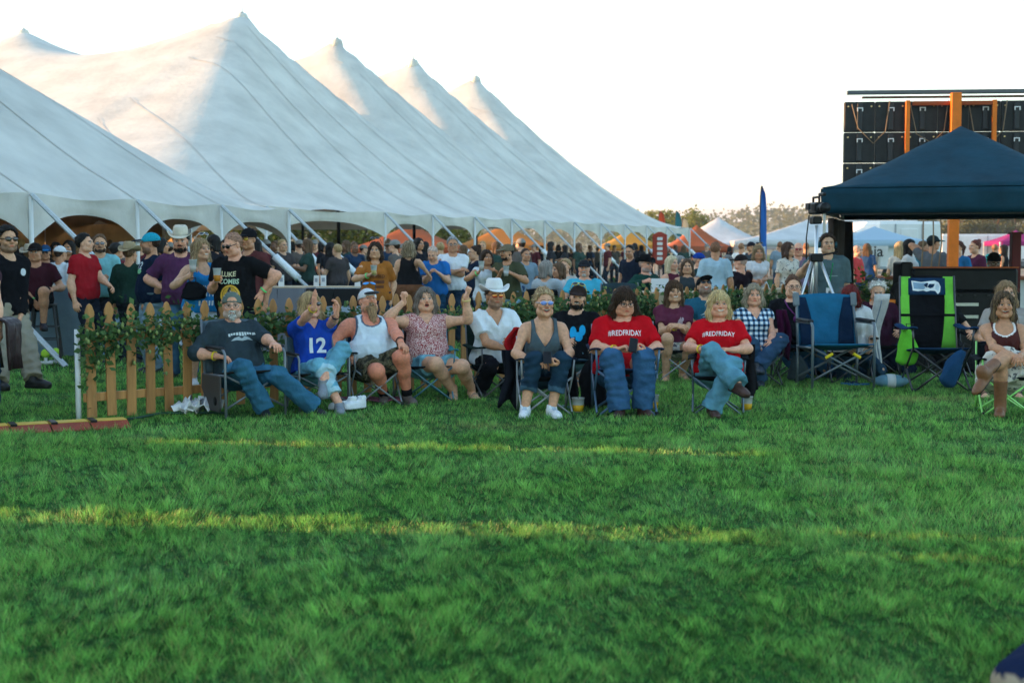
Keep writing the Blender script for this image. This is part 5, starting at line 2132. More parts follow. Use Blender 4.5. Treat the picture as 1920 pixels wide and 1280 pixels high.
def stool(label, X, Y, rz, group):
    t = thing('metal_stool', label, 'stool', (X, Y, 0), R(rz), group)
    g = mat('stool_metal', (.10, .105, .11), .4, metal=.7)
    MB().box((0, 0, .745), (.32, .32, .03)).build('seat', g, t, bevel=.012)
    for sx_ in (-1, 1):
        for sy in (-1, 1):
            MB().tube([(sx_ * .13, sy * .13, .73), (sx_ * .21, sy * .21, 0)], .022, 6, r2=.014).build('leg', g, t)
    for z, w in ((.28, .19), (.45, .175)):
        for a in range(4):
            M = Matrix.Rotation(a * math.pi / 2, 3, 'Z')
            MB().tube([M @ Vector((-w * .98, -w * .98, z)), M @ Vector((w * .98, -w * .98, z))], .009, 6).build('footrest', g, t)
    return t


def draped_table(label, X, Y, rz, w, d, h, top, cloth, name='draped_table'):
    t = thing(name, label, 'table', (X, Y, 0), R(rz))
    MB().box((0, 0, h - .015), (w, d, .03)).build('table_top', top, t, bevel=.006)
    rs = random.Random(int(X * 100))
    P = []
    per = [(-w / 2, -d / 2), (w / 2, -d / 2), (w / 2, d / 2), (-w / 2, d / 2)]
    for i in range(4):
        a, b = per[i], per[(i + 1) % 4]
        for f in np.linspace(0, 1, 12, endpoint=False):
            row = []
            ox, oy = (a[0] + b[0]) / 2, (a[1] + b[1]) / 2
            nn = math.hypot(ox, oy)
            for q in np.linspace(0, 1, 6):
                rip = .004 + .05 * q * (1 + math.sin(f * 20 + i)) * .5
                row.append((a[0] + (b[0] - a[0]) * f + ox / nn * rip, a[1] + (b[1] - a[1]) * f + oy / nn * rip, (h - .012) * (1 - q) + .02 * q))
            P.append(row)
    P.append(P[0])
    MB().grid(P).build('cloth_skirt', cloth, t, True)
    return t


cl_blue = mat('cloth_slate', (.16, .24, .30), .85, noise=.15, nscale=3, bump=.4, bscale=6)
cl_pale = mat('cloth_pale', (.52, .62, .70), .85, noise=.08, nscale=3, bump=.4, bscale=6)
kraft = mat('kraft_paper', (.42, .31, .19), .8, noise=.1, nscale=8)
cl_tan = mat('cloth_tan', (.45, .36, .24), .85, noise=.1, nscale=4, bump=.3)
X_ = at(122, 600, 19.8).x
draped_table('table under a slate blue cloth beside the metal stools', X_, 20.2, -10, 1.1, .8, .98, kraft, cl_blue)
draped_table('table with kraft paper runner and white cloth near the orange tee woman', at(612, 540, 21.5).x, 21.9, -8, 1.75, .8, .93, kraft, cl_pale)
draped_table('kraft topped table with grey cloth behind the man in the black tee', at(520, 540, 20.5).x, 21.0, -8, .8, .7, .95, kraft, mat('cloth_grey', (.20, .20, .23), .85))
draped_table('long tan clothed table behind the fence with a white sign on it', at(1272, 560, 21.5).x, 21.6, 0, 1.35, .8, .86, cl_tan, cl_tan)
draped_table('tan clothed table behind the fence beside the camera operator', at(1462, 560, 22.5).x, 22.6, 0, 1.1, .8, .88, cl_tan, cl_tan)
for px, Y in ((1237, 21.3),):
    s_ = thing('table_sign', 'small white folded sign standing on the long tan table', 'sign', (at(px, 530, Y).x, Y, .862), R(4))
    MB().poly_prism([(-.13, -.05, 0), (-.13, 0, .20), (-.13, .05, 0), (-.13, .046, 0), (-.13, 0, .192), (-.13, -.046, 0)], (.26, 0, 0)).build('card', mat('paper_white', (.72, .71, .7)), s_)
    for i in range(3):
        MB().box((0, -.024 - .0125 * (1 - i), .065 + .04 * i), (.15 - .03 * i, .003, .008), rot=Matrix.Rotation(-.245, 3, 'X')).build('print_line', mat('ink_grey', (.3, .32, .36), .8), s_)
for k, (px, Y) in enumerate(((527, 21.0), (593, 21.7), (606, 21.9), (670, 21.8))):
    s_ = thing('menu_card', 'small white menu card standing on a kraft topped table', 'menu card', (at(px, 500, Y).x, Y, .95 if k == 0 else .93), R(random.uniform(-20, 20)), 'menu cards on the tables')
    MB().box((0, 0, .085), (.085, .012, .17), rot=Matrix.Rotation(-.08, 3, 'X')).build('card', mat('paper_white', (.72, .71, .7)), s_)
    MB().box((0, -.0085, .10), (.045, .002, .06), rot=Matrix.Rotation(-.08, 3, 'X')).build('print_block', mat('ink_grey', (.3, .32, .36)), s_)


def side_chair(label, X, Y, rz, group):
    t = thing('folding_chair', label, 'chair', (X, Y, 0), R(rz), group)
    g = mat('folding_black', (.012, .012, .014), .5)
    MB().box((0, 0, .44), (.40, .40, .025)).build('seat', g, t, bevel=.008)
    MB().box((0, .23, .80), (.40, .022, .26)).build('backrest', g, t, bevel=.008)
    for s in (-1, 1):
        MB().tube([(s * .2, -.22, 0), (s * .2, .22, .92)], .012, 6).build('leg', g, t)
        MB().tube([(s * .18, .24, 0), (s * .18, -.12, .44)], .012, 6).build('leg', g, t)


for px, Y in ((547, 20.9), (602, 21.0), (655, 21.0)):
    side_chair('black folding chair tucked against the white clothed table', at(px, 560, Y).x, Y, 180 + random.uniform(-8, 8), 'black folding chairs at the white clothed table')

# ------------------------------------------------------------------ flags and vendor tents in the distance
def feather_flag(label, px, Y, h, c1, c2, w=.8, bot=.35, flip=1):
    X = at(px, 400, Y).x
    t = thing('feather_flag', label, 'flag', (X, Y, 0))
    MB().tube([(0, 0, 0), (0, 0, h * .72), (.02 * flip * w, 0, h * .9), (.16 * flip * w, 0, h)], .03, 6).build('flag_pole', MATS['dark_pole'], t)
    rows = []
    for q in np.linspace(bot, 1, 14):
        ww = w * min(1, math.sqrt(max(0.0, (1.0 - q) / .32))) if q > .68 else w
        if q > .68:
            ww = w * math.sqrt(max(0.003, 1 - ((q - .68) / .32) ** 2))
        x0 = (0 if q < .72 else .16 * w * ((q - .72) / .28) ** 2) * flip
        rows.append([(x0 + flip * ww * f, .06 * math.sin(f * 4 + q * 6), q * h) for f in np.linspace(0, 1, 6)])
    sheet('flag_cloth', rows, mat('flag_%.2f%.2f%.2f' % c1, c1, .7, transl=.4), t, .01)
    rows2 = [[(p[0], p[1] - .012, p[2]) for p in r[1:5]] for r in rows[2:6]]
    sheet('flag_band', rows2, mat('flag_%.2f%.2f%.2f' % c2, c2, .7, transl=.4), t, .008)
    return t


feather_flag('tall blue feather flag with a white foot standing in the field', 1426, 42, 3.35, (.02, .17, .55), (.6, .65, .7), .19, .14)
feather_flag('orange feather flag beyond the far end of the huge tent', 1235, 82, 3.7, (.55, .10, .03), (.6, .5, .4), .42)
feather_flag('teal feather flag beyond the far end of the huge tent', 1266, 84, 3.75, (.02, .20, .24), (.5, .5, .5), .42)
feather_flag('cream feather flag beyond the far end of the huge tent', 1279, 80, 3.25, (.62, .52, .36), (.5, .45, .4), .42)
bn = thing('banner_stand', 'upright red banner with rounded ends inside the far tent bay', 'banner', (at(1237, 470, 58).x, 58, 0))
rows = [[(x * .3 * math.sqrt(max(.02, 1 - max(0, abs(q - .5) - .42) ** 2 / .08 ** 2)), .02 * math.sin(x * 3), .85 + q * 1.35) for x in np.linspace(-1, 1, 6)] for q in np.linspace(0, 1, 12)]
sheet('banner_cloth', rows, mat('banner_red', (.45, .06, .035), .7, transl=.3), bn, .015)
for i in range(5):
    MB().box((0, -.05, 1.12 + i * .2), (.22, .02, .12)).build('printed_block', mat('banner_white', (.7, .68, .66), .7), bn)
MB().tube([(0, .04, 0), (0, .04, 2.2)], .025, 6).build('banner_pole', MATS['dark_pole'], bn)


def vendor_tent(label, px, Y, w, ev, pkh, m, d=None, name='vendor_tent', rz=0):
    X = at(px, 430, Y).x
    d = d or w
    t = thing(name, label, 'tent', (X, Y, 0), R(rz))
    rows = []
    n = 17
    for i in range(n):
        row = []
        for j in range(n):
            x = -w / 2 + w * i / (n - 1); y = -d / 2 + d * j / (n - 1)
            tt = max(abs(x) / (w / 2), abs(y) / (d / 2))
            row.append((x, y, ev + (pkh - ev) * (1 - tt) ** 1.35))
        rows.append(row)
    sheet('roof', rows, m, t, .02)
    for k, (a, b) in enumerate((((-1, -1), (1, -1)), ((1, -1), (1, 1)), ((1, 1), (-1, 1)), ((-1, 1), (-1, -1)))):
        p = Vector((a[0] * w / 2, a[1] * d / 2, 0)); q = Vector((b[0] * w / 2, b[1] * d / 2, 0))
        rows = [[tuple(p.lerp(q, f) + Vector((0, 0, ev - .005 - .28 * z))) for z in (0, .5, 1)] for f in np.linspace(0, 1, 9)]
        sheet('valance', rows, m, t, .015)
        MB().box((p.x * .985, p.y * .985, ev / 2 - .01), (.07, .07, ev - .02)).build('leg', MATS['pole_white'], t)
    return t


wt = tent_mat('vendor_white', (.74, .73, .72), .3)
ot = mat('vendor_orange', (.58, .17, .06), .6, noise=.1, nscale=1, transl=.45)
vendor_tent('white high peaked vendor tent in front of the low hill', 1346, 78, 5.4, 1.75, 3.25, wt)
vendor_tent('broad white vendor tent behind the tripod', 1520, 70, 7.0, 1.9, 3.0, wt, 6)
vendor_tent('orange vendor tent just past the far corner of the huge tent', 1306, 74, 3.4, 1.6, 2.75, ot)
vendor_tent('orange vendor tent glowing beneath the eave of the huge tent', 770, 84, 7.0, 1.55, 3.0, ot, 6)
vendor_tent('small orange vendor tent seen beneath the eave behind the white polo man', 945, 86, 6.0, 1.7, 3.0, mat('vendor_amber', (.75, .30, .06), .6, transl=.45), 5)
vendor_tent('yellow vendor tent seen inside the far bays of the huge tent', 1180, 78, 3.2, 1.7, 2.6, mat('vendor_yellow', (.70, .38, .05), .6, transl=.4), 4)
vendor_tent('magenta vendor canopy beyond the olive poplars', 1905, 95, 3.2, 2.0, 2.75, mat('vendor_magenta', (.42, .02, .20), .6, transl=.4))
vendor_tent('pale blue low canopy with dark lettering beside the trailers', 1640, 60, 3.6, 1.85, 2.45, mat('vendor_blue', (.40, .55, .66), .6, transl=.2))
tx = MB()
V_, F_ = TEXTS['umbia']
sg = thing('canopy_lettering_board', 'white board with dark lettering hanging under the pale blue canopy', 'sign', (at(1622, 460, 57.9).x, 57.9, 1.42))
MB().box((0, .03, 0), (1.9, .04, .42)).build('board', wt, sg)
tm = mesh_from([(v[0] * 1.5, 0, v[1] * 1.5) for v in V_], F_)
link('lettering', tm, mat('ink_black', (.02, .02, .02), .7), sg)


def trailer(label, px, Y, w, h, d, rz, colr, door=True):
    t = thing('box_trailer', label, 'trailer', (at(px, 450, Y).x, Y, 0), R(rz))
    m = mat('trailer_%.2f' % colr[0], colr, .45, noise=.06, nscale=2)
    MB().box((0, 0, .55 + h / 2), (w, d, h)).build('body', m, t, bevel=.06)
    MB().box((0, 0, .56 + h), (w * .96, d * .96, .12)).build('roof', m, t, bevel=.04)
    gy = mat('trailer_trim', (.32, .34, .36), .5)
    MB().box((0, -d / 2 - .02, .62), (w * .98, .04, .12)).build('skirt', gy, t)
    for x in (-.25, .18):
        MB().box((x * w, -d / 2 - .02, .6 + h * .5), (.06, .04, h * .9)).build('seam', gy, t)
    if door:
        dd = MB().box((-.03 * w, -d / 2 - .03, .6 + h * .45), (.85, .05, h * .8)).build('door', m, t, bevel=.02)
        MB().box((.25, -d / 2 - .07, .6 + h * .45), (.05, .05, .25)).build('handle', gy, dd)
    for x in (-.3, .3):
        w_ = MB().tube([(x * w, -d / 2 - .01, .38), (x * w, -d / 2 + .22, .38)], .38, 16).build('wheel', mat('tyre', (.02, .02, .02), .8), t, True)
        MB().tube([(x * w, -d / 2 - .03, .38), (x * w, -d / 2 - .005, .38)], .2, 12).build('rim', mat('rail_dark', (.1, .1, .1)), w_)
    return t


trailer('white box trailer with tall rear doors behind the canopy', 1672, 70, 3.1, 2.2, 4.5, 8, (.72, .72, .72))
trailer('long white box trailer parked beyond the first one', 1625, 92, 6.0, 2.7, 3, 0, (.68, .69, .70))
trailer('small white food trailer parked by the olive poplars', 1822, 98, 4.5, 1.9, 2.2, -5, (.70, .70, .69))
trailer('white van sized trailer parked near the magenta canopy', 1880, 110, 4.0, 1.8, 2.2, 4, (.66, .67, .68), False)

# planter greenery right of the operator
def planter(label, px, Y, w, n, seed, z0=.35, zr=.3):
    rs = np.random.default_rng(seed)
    t = thing('planter', label, 'planter', (at(px, 560, Y).x, Y, 0))
    MB().box((0, 0, .3), (w, .4, .6)).build('box', mat('picket_wood', (.4, .2, .1)), t, bevel=.01)
    MB().box((0, 0, .605), (w - .05, .35, .02)).build('soil', MATS['bark'], t)
    P = np.stack([rs.uniform(-w / 2, w / 2, n), rs.normal(size=n) * .16, .62 + np.abs(rs.normal(size=n)) * zr], 1)
    V, Fc = leaf_cloud(P, .085, rs)
    o = link('foliage', mesh_from(V, Fc), MATS[['leaf_hop', 'leaf_yellow', 'leaf_olive'][seed % 3]], t)
    o['kind'] = 'stuff'


planter('wooden planter of dark green vines beside the camera operator', 1618, 18.6, .7, 700, 3, zr=.2)
planter('wooden planter of sunlit golden vines behind the white haired woman', 1665, 20.6, .9, 800, 1, zr=.2)
planter('wooden planter of olive herbs on the lawn beside the serving counter', 1712, 22.4, .8, 500, 2, zr=.16)

bk = thing('orange_bucket', 'orange plastic bucket behind the woman in the plum jumper', 'bucket', (at(1655, 560, 18.0).x, 18.0, .495))
MB().lathe([(.13, 0), (.15, .3), (.16, .34), (.16, .37), (.14, .36), (.12, .05)], (0, 0, 0), 16).build('pail', mat('bucket_orange', (.75, .2, .02), .4), bk, True)
MB().tube([(.155 * math.cos(t), -.02, .34 + .15 * math.sin(t)) for t in np.linspace(0, math.pi, 9)], .004, 5).build('handle', MATS['dark_pole'], bk)
o = MB().box((0, 0, .245), (.4, .35, .49)).build('equipment_crate', mat('led_grey', (.05, .05, .05)), None, bevel=.01)
o.location = (at(1655, 560, 18.0).x, 18.0, 0)
tag(o, 'dark grey equipment crate under the orange bucket', 'crate')
# ------------------------------------------------------------------ people
FAIR, ROSY, TAN, DEEP, OLIVE = (.70, .375, .235), (.71, .345, .22), (.52, .25, .135), (.21, .10, .052), (.60, .325, .19)
BLOND, BLOND2, BROWN, DKBR, BLACK, GREY, WHITE, RED_ = (.34, .22, .10), (.55, .42, .24), (.10, .055, .028), (.035, .018, .01), (.012, .010, .009), (.28, .26, .24), (.62, .60, .56), (.12, .015, .012)
LTDEN, DEN, DKDEN, NAVY = (.13, .33, .43), (.032, .115, .19), (.014, .050, .095), (.012, .02, .045)
YB, GB = (.85, .62, .04), (.15, .75, .22)


def P(label, hpx, Y, rz=0, look=(0, 0, 0), chair=None, fpa=None, fpb=None, hpxa=None, hpxb=None, **k):
    """hpx: pixel of the head centre. feet and wrists may be given as pixels (x, y[, depth offset])"""
    sit = k.get('pose') == 'sit'
    zt = at(hpx[0], hpx[1], Y)
    lk = (look[0] - rz, look[1], look[2] if len(look) > 2 else 0)
    Rt = rotm(k.get('twist', 0), -k.get('lean', -12 if sit else 2), k.get('roll', 0))
    off = Rt @ np.array((0, 0, .545)) + rotm(*lk) @ np.array((0, -.018, .112))
    H = k.get('h', 1.0)
    if sit:
        k['hipz'] = min(k.pop('hzmax', .52), max(k.pop('hzmin', .35), zt.z / H - off[2]))
    else:
        H = zt.z / (.915 + off[2])
        if 'h' in k:
            H = k['h']
        k['h'] = H
    c, s = math.cos(R(rz)), math.sin(R(rz))
    X = zt.x - H * (off[0] * c - off[1] * s)
    Yp = Y

    def loc(w):
        dx, dy = w.x - X, w.y - Yp
        return ((dx * c + dy * s) / H, (-dx * s + dy * c) / H, w.z / H)
    for key, v in (('fa', fpa), ('fb', fpb)):
        if v is not None:
            if len(v) == 2:
                w = ground(v[0], v[1]); w.z = 0
                g = loc(w)
                k[key] = (g[0], g[1] + .06, 0)
            else:
                w = at(v[0], v[1], Y + v[2])
                g = loc(w)
                k[key] = (g[0], g[1], g[2] - .085)
    for key, v in (('ha', hpxa), ('hb', hpxb)):
        if v is not None:
            k[key] = loc(at(v[0], v[1], Y + v[2]))
    r = person(label, X, Yp, rz, head=lk, **k)
    r['X'], r['Y'], r['rz'], r['H'] = X, Yp, rz, H
    if chair:
        ch = dict(chair)
        oy = ch.pop('oy', -.12)
        crz = ch.pop('rz', rz)
        c2, s2 = math.cos(R(crz)), math.sin(R(crz))
        r['chair'] = camp_chair(ch.pop('label'), X - oy * s2, Yp + oy * c2, crz, sc_=ch.pop('s', max(.80, min(1.0, k['hipz'] / .455))), **ch)
    return r


def phone(label, r, s, off=(0, 0, 0), rot=None, colr=(.012, .012, .014)):
    p = r['wr'][s] + r['hdir'][s] * .10 + Vector(off)
    t = thing('phone', label, 'phone', p)
    t.rotation_euler = rot or (R(-50), 0, 0)
    MB().box((0, 0, 0), (.075, .011, .15)).build('phone_body', mat('phone_dark', colr, .3), t, bevel=.004)
    MB().box((0, .0064, 0), (.068, .002, .14)).build('screen', mat('phone_glass', (.05, .06, .07), .1), t)
    MB().box((.018, -.0065, .05), (.026, .003, .03)).build('camera_bump', mat('case_black', (.01, .01, .01)), t)
    return t


def hand_cup(label, r, s, liquid, clear=(.72, .75, .75), h=.13, up=.0, off=(0, 0, 0), name='plastic_cup'):
    p = r['wr'][s] + r['hdir'][s] * .085 + Vector(off)
    return cup(label, (p.x, p.y, p.z - h * .45 + up), liquid, h=h, r0=.030, r1=.042, name=name, clear=clear)


# ---- front row in camp chairs
r = P('seated older man in charcoal tee with backward green cap and glasses', (430, 575), 13.0, 33, (12, 2), res='hi', pose='sit', sex='m', fat=.62, lean=-17, h=.98,
      skin=ROSY, fpa=(500, 782), fpb=(592, 779), hpxa=(408, 668, -.22), hpxb=(532, 656, -.42), ea=(-.8, .5, -.3), pna=(0, 0, -1), pnb=(0, .2, -1),
      hair=dict(style='crop', col=GREY), hat=dict(kind='cap', col=(.12, .15, .13), back=True, gap=ROSY), glasses=dict(kind='specs', col=(.25, .24, .22)),
      beard=dict(col=(.55, .53, .50), goatee=True), stubble=(.42, .36, .32), face=dict(smile=.35),
      top=dict(kind='long', col=(.030, .045, .055), sleeve=1.25, inf=.024), bottom=dict(kind='jeans', col=DEN, fade=.9, flare=.022), shoes=dict(col=(.008, .008, .009)),
      bands=[('a', YB)], prints=[dict(poly=polys(*[poly_pts([(-.5 + i * .105, .10 + .04 * math.sin(i)), (-.42 + i * .105, .10 + .04 * math.sin(i)), (-.42 + i * .105, .22), (-.5 + i * .105, .22)]) for i in range(10)]), w=.24, at=(0, .315), col=(.50, .55, .56), arc=.012),
                                dict(poly=polys(poly_pts([(-.42, -.12), (-.25, .0), (-.1, .04), (.0, -.04), (.12, .05), (.3, -.02), (.42, -.12), (.2, -.09), (0, -.13), (-.2, -.09)])), w=.26, at=(0, .315), col=(.34, .40, .42))],
      chair=dict(label='grey director style camp chair with fold down side table', kind='director', seat=(.02, .02, .022), back=(.10, .14, .17), frame=(.13, .15, .17), extra='table', bh=.9, s=.95))

r = P('seated woman in blue number jersey clapping with one bare foot crossed', (580, 583), 13.5, 24, (38, 6), res='hi', pose='sit', sex='f', lean=-12, h=.97, fat=.25,
      skin=ROSY, hpxa=(592, 572, -.42), hpxb=(634, 585, -.40), fda=(.02, -.1, 1), fdb=(.12, -.1, 1), pna=(1, .1, 0), pnb=(-1, -.1, .1), hpa='flat', hpb='relaxed', ea=(-.7, -.1, -1), eb=(.8, 0, -1),
      fpa=(640, 776), fpb=(606, 714, -.52), ka=(-.1, -1, .6), kb=(.75, -.7, 1.2), tpb=-25, tb=-20,
      hair=dict(style='long', col=BLOND, col2=BLOND2, L=.17), glasses=dict(kind='shades', col=(.01, .01, .012)), face=dict(open=1.0),
      top=dict(kind='tee', col=(.012, .055, .36), sleeve=.62, neck='v', vd=.07, inf=.024), bottom=dict(kind='jeans', col=LTDEN, len=1.72, cuff=(.34, .52, .58), flare=.008, fade=.3), shoes=dict(col=(.20, .22, .25), sole=(.16, .18, .2)),
      bands=[('a', YB), ('b', (.01, .01, .012))], prints=[dict(text='12', w=.17, at=(.01, .235), col=(.75, .78, .80), sy=.95)],
      chair=dict(label='blue grey backed camp chair under the clapping woman', kind='director', seat=(.02, .022, .026), back=(.08, .13, .16), frame=(.15, .17, .18), bh=.84))

r = P('seated heavy man in white tank top with long ginger beard laughing', (687, 572), 13.95, 16, (24, 20), res='hi', pose='sit', sex='m', fat=.85, lean=-17, h=1.0,
      skin=(.68, .30, .185), burn=True, hpxa=(648, 664, -.20), hpxb=(757, 650, -.42), ea=(-.9, .4, -.3), eb=(.6, .5, .1), pna=(0, 0, -1), pnb=(0, -.2, -1), fdb=(.35, -.7, -.5),
      fpa=(722, 756), fpb=(766, 757), ka=(-.15, -1, .4), kb=(.25, -1, .5),
      hair=dict(style='crop', col=(.20, .10, .05)), hat=dict(kind='cap', col=(.70, .72, .74), col2=(.10, .13, .18)), glasses=dict(kind='shades', col=(.05, .06, .08), lens=(.03, .25, .60), up=True, dz=.075, dy=-.018),
      beard=dict(col=(.34, .20, .10), L=.15), face=dict(open=.9, smile=.6, squint=.5),
      top=dict(kind='tank', col=(.62, .68, .72), sleeve=0, neck='scoop', trim=(.09, .13, .18), inf=.022), bottom=dict(kind='shorts', col=(.1, .1, .1), len=.86, mat='camo', loose=.03), shoes=dict(col=(.13, .10, .085), sole=(.22, .19, .17), sock=(.01, .01, .012)),
      bands=[('a', YB), ('b', (.012, .012, .014))],
      chair=dict(label='grey framed camp chair under the bearded man in white', seat=(.03, .035, .04), back=(.015, .05, .13), frame=(.22, .24, .26), bh=.92))

r = P('seated woman in pink patterned blouse raising both thumbs', (797, 571), 14.3, 10, (12, 6), res='hi', pose='sit', sex='f', fat=.72, lean=-9, h=.99,
      skin=FAIR, hpxa=(757, 566, -.10), hpxb=(874, 556, -.05), fda=(-.05, -.1, 1), fdb=(.45, -.1, .85), pna=(.9, .3, .1), pnb=(-.8, -.1, .6), hpa='thumb', hpb='thumb', ea=(-1, -.2, -.6), eb=(.3, .2, -1),
      fpa=(852, 750), fpb=(886, 747), ka=(.0, -1, .4), kb=(.12, -1, .4),
      hair=dict(style='long', col=(.13, .10, .08), col2=(.36, .31, .26), L=.15), face=dict(open=.8), brow=(.10, .06, .04),
      top=dict(kind='tank', col=(.4, .1, .1), sleeve=.16, neck='v', vd=.09, mat='speckle', inf=.026, hem=-.03), bottom=dict(kind='shorts', col=(.18, .40, .50), len=.62, loose=.012), shoes=dict(kind='sandal', col=(.45, .30, .22)),
      bands=[('b', (.80, .60, .25))],
      chair=dict(label='teal trimmed camp chair under the woman raising her thumbs', seat=(.015, .02, .025), back=(.04, .02, .025), arm=(.04, .22, .25), frame=(.05, .18, .24), bh=.86))

r = P('seated man in white tee with white cowboy hat and mirrored orange sunglasses', (928, 573), 14.7, 22, (18, 2), res='hi', pose='sit', sex='m', lean=10, h=1.02,
      skin=TAN, hpxa=(955, 656, -.34), hpxb=(962, 640, -.30), ea=(-.9, .2, -.7), eb=(.8, .3, -.6), fpa=(905, 742), fpb=(955, 738),
      hair=dict(style='short', col=DKBR), hat=dict(kind='cowboy', col=(.74, .74, .73)), glasses=dict(kind='shades', col=(.05, .02, .01), lens=(.90, .30, .02), lens2=(.55, .03, .02)), stubble=(.26, .15, .10),
      top=dict(kind='tee', col=(.70, .74, .78), sleeve=.62, neck='v', vd=.10, inf=.030, hem=-.03, fold=1.3), bottom=dict(kind='jeans', col=(.008, .008, .011), flare=.02), shoes=dict(col=(.010, .010, .012)),
      chair=dict(label='dark green camp chair under the man in the white cowboy hat', seat=(.010, .022, .018), frame=(.08, .08, .085), bh=1.0))

r = P('seated grinning woman in grey denim vest with blond updo holding a black phone', (1020, 574), 13.15, 6, (14, 3), res='hi', pose='sit', sex='f', fat=.35, lean=9, h=1.0,
      skin=(.64, .325, .195), hpxa=(1000, 683, -.40), hpxb=(1048, 684, -.42), fda=(.8, -.5, .25), fdb=(-.75, -.5, .1), pna=(.2, -.1, -1), pnb=(-.1, .2, 1), hpa='pinch', hpb='grip', ea=(-1, .3, -.4), eb=(1, .3, -.4),
      fpa=(986, 782), fpb=(1037, 782), ka=(-.1, -1, .4), kb=(.1, -1, .4),
      hair=dict(style='updo', col=(.26, .16, .08), col2=BLOND2, bangs=True, t=.016, streak=.8), glasses=dict(kind='shades', col=(.55, .60, .70), lens=(.12, .22, .60)), face=dict(open=.8, smile=1),
      top=dict(kind='vest', col=(.075, .105, .125), sleeve=0, neck='v', vd=.19, inf=.020), bottom=dict(kind='jeans', col=(.014, .035, .06), len=1.66, cuff=(.055, .11, .16), flare=.012, fade=1.2), shoes=dict(col=(.74, .76, .80), sole=(.66, .68, .7), lace=(.4, .5, .6)),
      bands=[('a', YB)],
      chair=dict(label='black camp chair with silver frame under the grinning woman in a vest', seat=(.008, .008, .010), arm=(.012, .018, .04), frame=(.36, .38, .42), bh=.86))
phone('black phone in the hands of the grinning woman in a vest', r, 'b', (-.03, 0, .06))

r = P('seated bearded man in black tee with yellow sunglasses on his cap', (1083, 588), 15.1, -8, (-6, 0, 6), res='hi', pose='sit', sex='m', lean=-3, h=.98, fat=.3,
      skin=FAIR, hpxb=(1118, 648, -.42), hpxa=(1062, 640, -.35), fpa=(1086, 726), fpb=(1112, 718), ka=(-.3, -1, .8),
      hair=dict(style='short', col=BLACK), hat=dict(kind='cap', col=(.035, .022, .02)), glasses=dict(kind='shades', col=(.80, .62, .04), lens=(.02, .02, .02), up=True, dz=.073, dy=-.022), beard=dict(col=(.02, .014, .01)), face=dict(smile=1),
      top=dict(kind='tee', col=(.008, .008, .010)), bottom=dict(kind='jeans', col=(.10, .21, .29), len=1.72, flare=.01), shoes=dict(kind='bare'),
      prints=[dict(poly=polys(poly_ellipse(.22, .40, -.30, .1), poly_ellipse(.20, .34, .28, .25), poly_ellipse(.26, .3, .05, -.15)), w=.17, at=(.03, .26), col=(.01, .36, .70))],
      chair=dict(label='plain navy camp chair behind the grinning woman', seat=(.012, .03, .06), frame=(.2, .2, .22), bh=.86))

r = P('heavy seated woman in red slogan tee and glasses reading her phone', (1170, 568), 13.15, 2, (12, -16), res='hi', pose='sit', sex='f', fat=1.0, lean=3, h=1.02,
      skin=ROSY, hpxa=(1156, 656, -.40), hpxb=(1210, 661, -.40), fda=(.85, -.3, .35), fdb=(-.8, -.4, .25), pna=(.2, -.3, -1), pnb=(-.2, .5, .8), hpa='pinch', hpb='grip', ea=(-1, .2, -.6), eb=(1, .2, -.6),
      fpa=(1163, 783), fpb=(1208, 781), ka=(-.14, -1, .4), kb=(.14, -1, .4),
      hair=dict(style='long', col=DKBR, L=.14, bangs=True, w=1.15, curl=.3), glasses=dict(kind='specs', col=(.015, .012, .012)),
      top=dict(kind='tee', col=(.50, .006, .012), sleeve=.80, inf=.028), bottom=dict(kind='jeans', col=(.035, .095, .19), flare=.03, loose=.006, fade=.7), shoes=dict(col=(.05, .02, .014)),
      bands=[('a', YB)], prints=[dict(text='#REDFRIDAY', w=.30, at=(.0, .385), col=(.85, .85, .85), arc=.008, sy=1.25)],
      chair=dict(label='navy camp chair under the woman reading her phone', seat=(.010, .014, .03), arm=(.012, .02, .05), frame=(.08, .16, .28), bh=.84, s=.95))
phone('dark phone held up by the heavy woman in red', r, 'b', (-.03, -.02, .045), (R(-35), R(12), 0))

r = P('seated smiling blonde woman in red slogan tee with crossed legs', (1350, 584), 13.15, -8, (2, 0), res='hi', pose='sit', sex='f', fat=.5, lean=-9, h=.99,
      skin=ROSY, hpxa=(1318, 655, -.30), hpxb=(1372, 656, -.33), fda=(.8, -.5, .1), fdb=(-.8, -.5, .1), pna=(0, .1, -1), pnb=(0, .1, -1), ea=(-1, .3, -.5), eb=(1, .3, -.5),
      fpa=(1382, 716, -.62), fpb=(1336, 782), ka=(-.35, -.8, 1.3), kb=(.1, -1, .3), tpa=-12, ta=35,
      hair=dict(style='long', col=(.42, .28, .11), col2=(.66, .52, .30), L=.17, bangs=True, streak=.7), face=dict(smile=.9), brow=(.2, .12, .06),
      top=dict(kind='tee', col=(.50, .006, .012), sleeve=.66, inf=.026), bottom=dict(kind='jeans', col=(.10, .25, .33), flare=.035, fade=.4), shoes=dict(col=(.06, .026, .018), sole=(.02, .012, .01)),
      bands=[('a', YB)], prints=[dict(text='#REDFRIDAY', w=.30, at=(.0, .36), col=(.85, .85, .85), arc=.008, sy=1.25)],
      chair=dict(label='black camp chair with steel frame under the blonde woman in red', seat=(.008, .008, .010), frame=(.10, .14, .18), bh=.82))
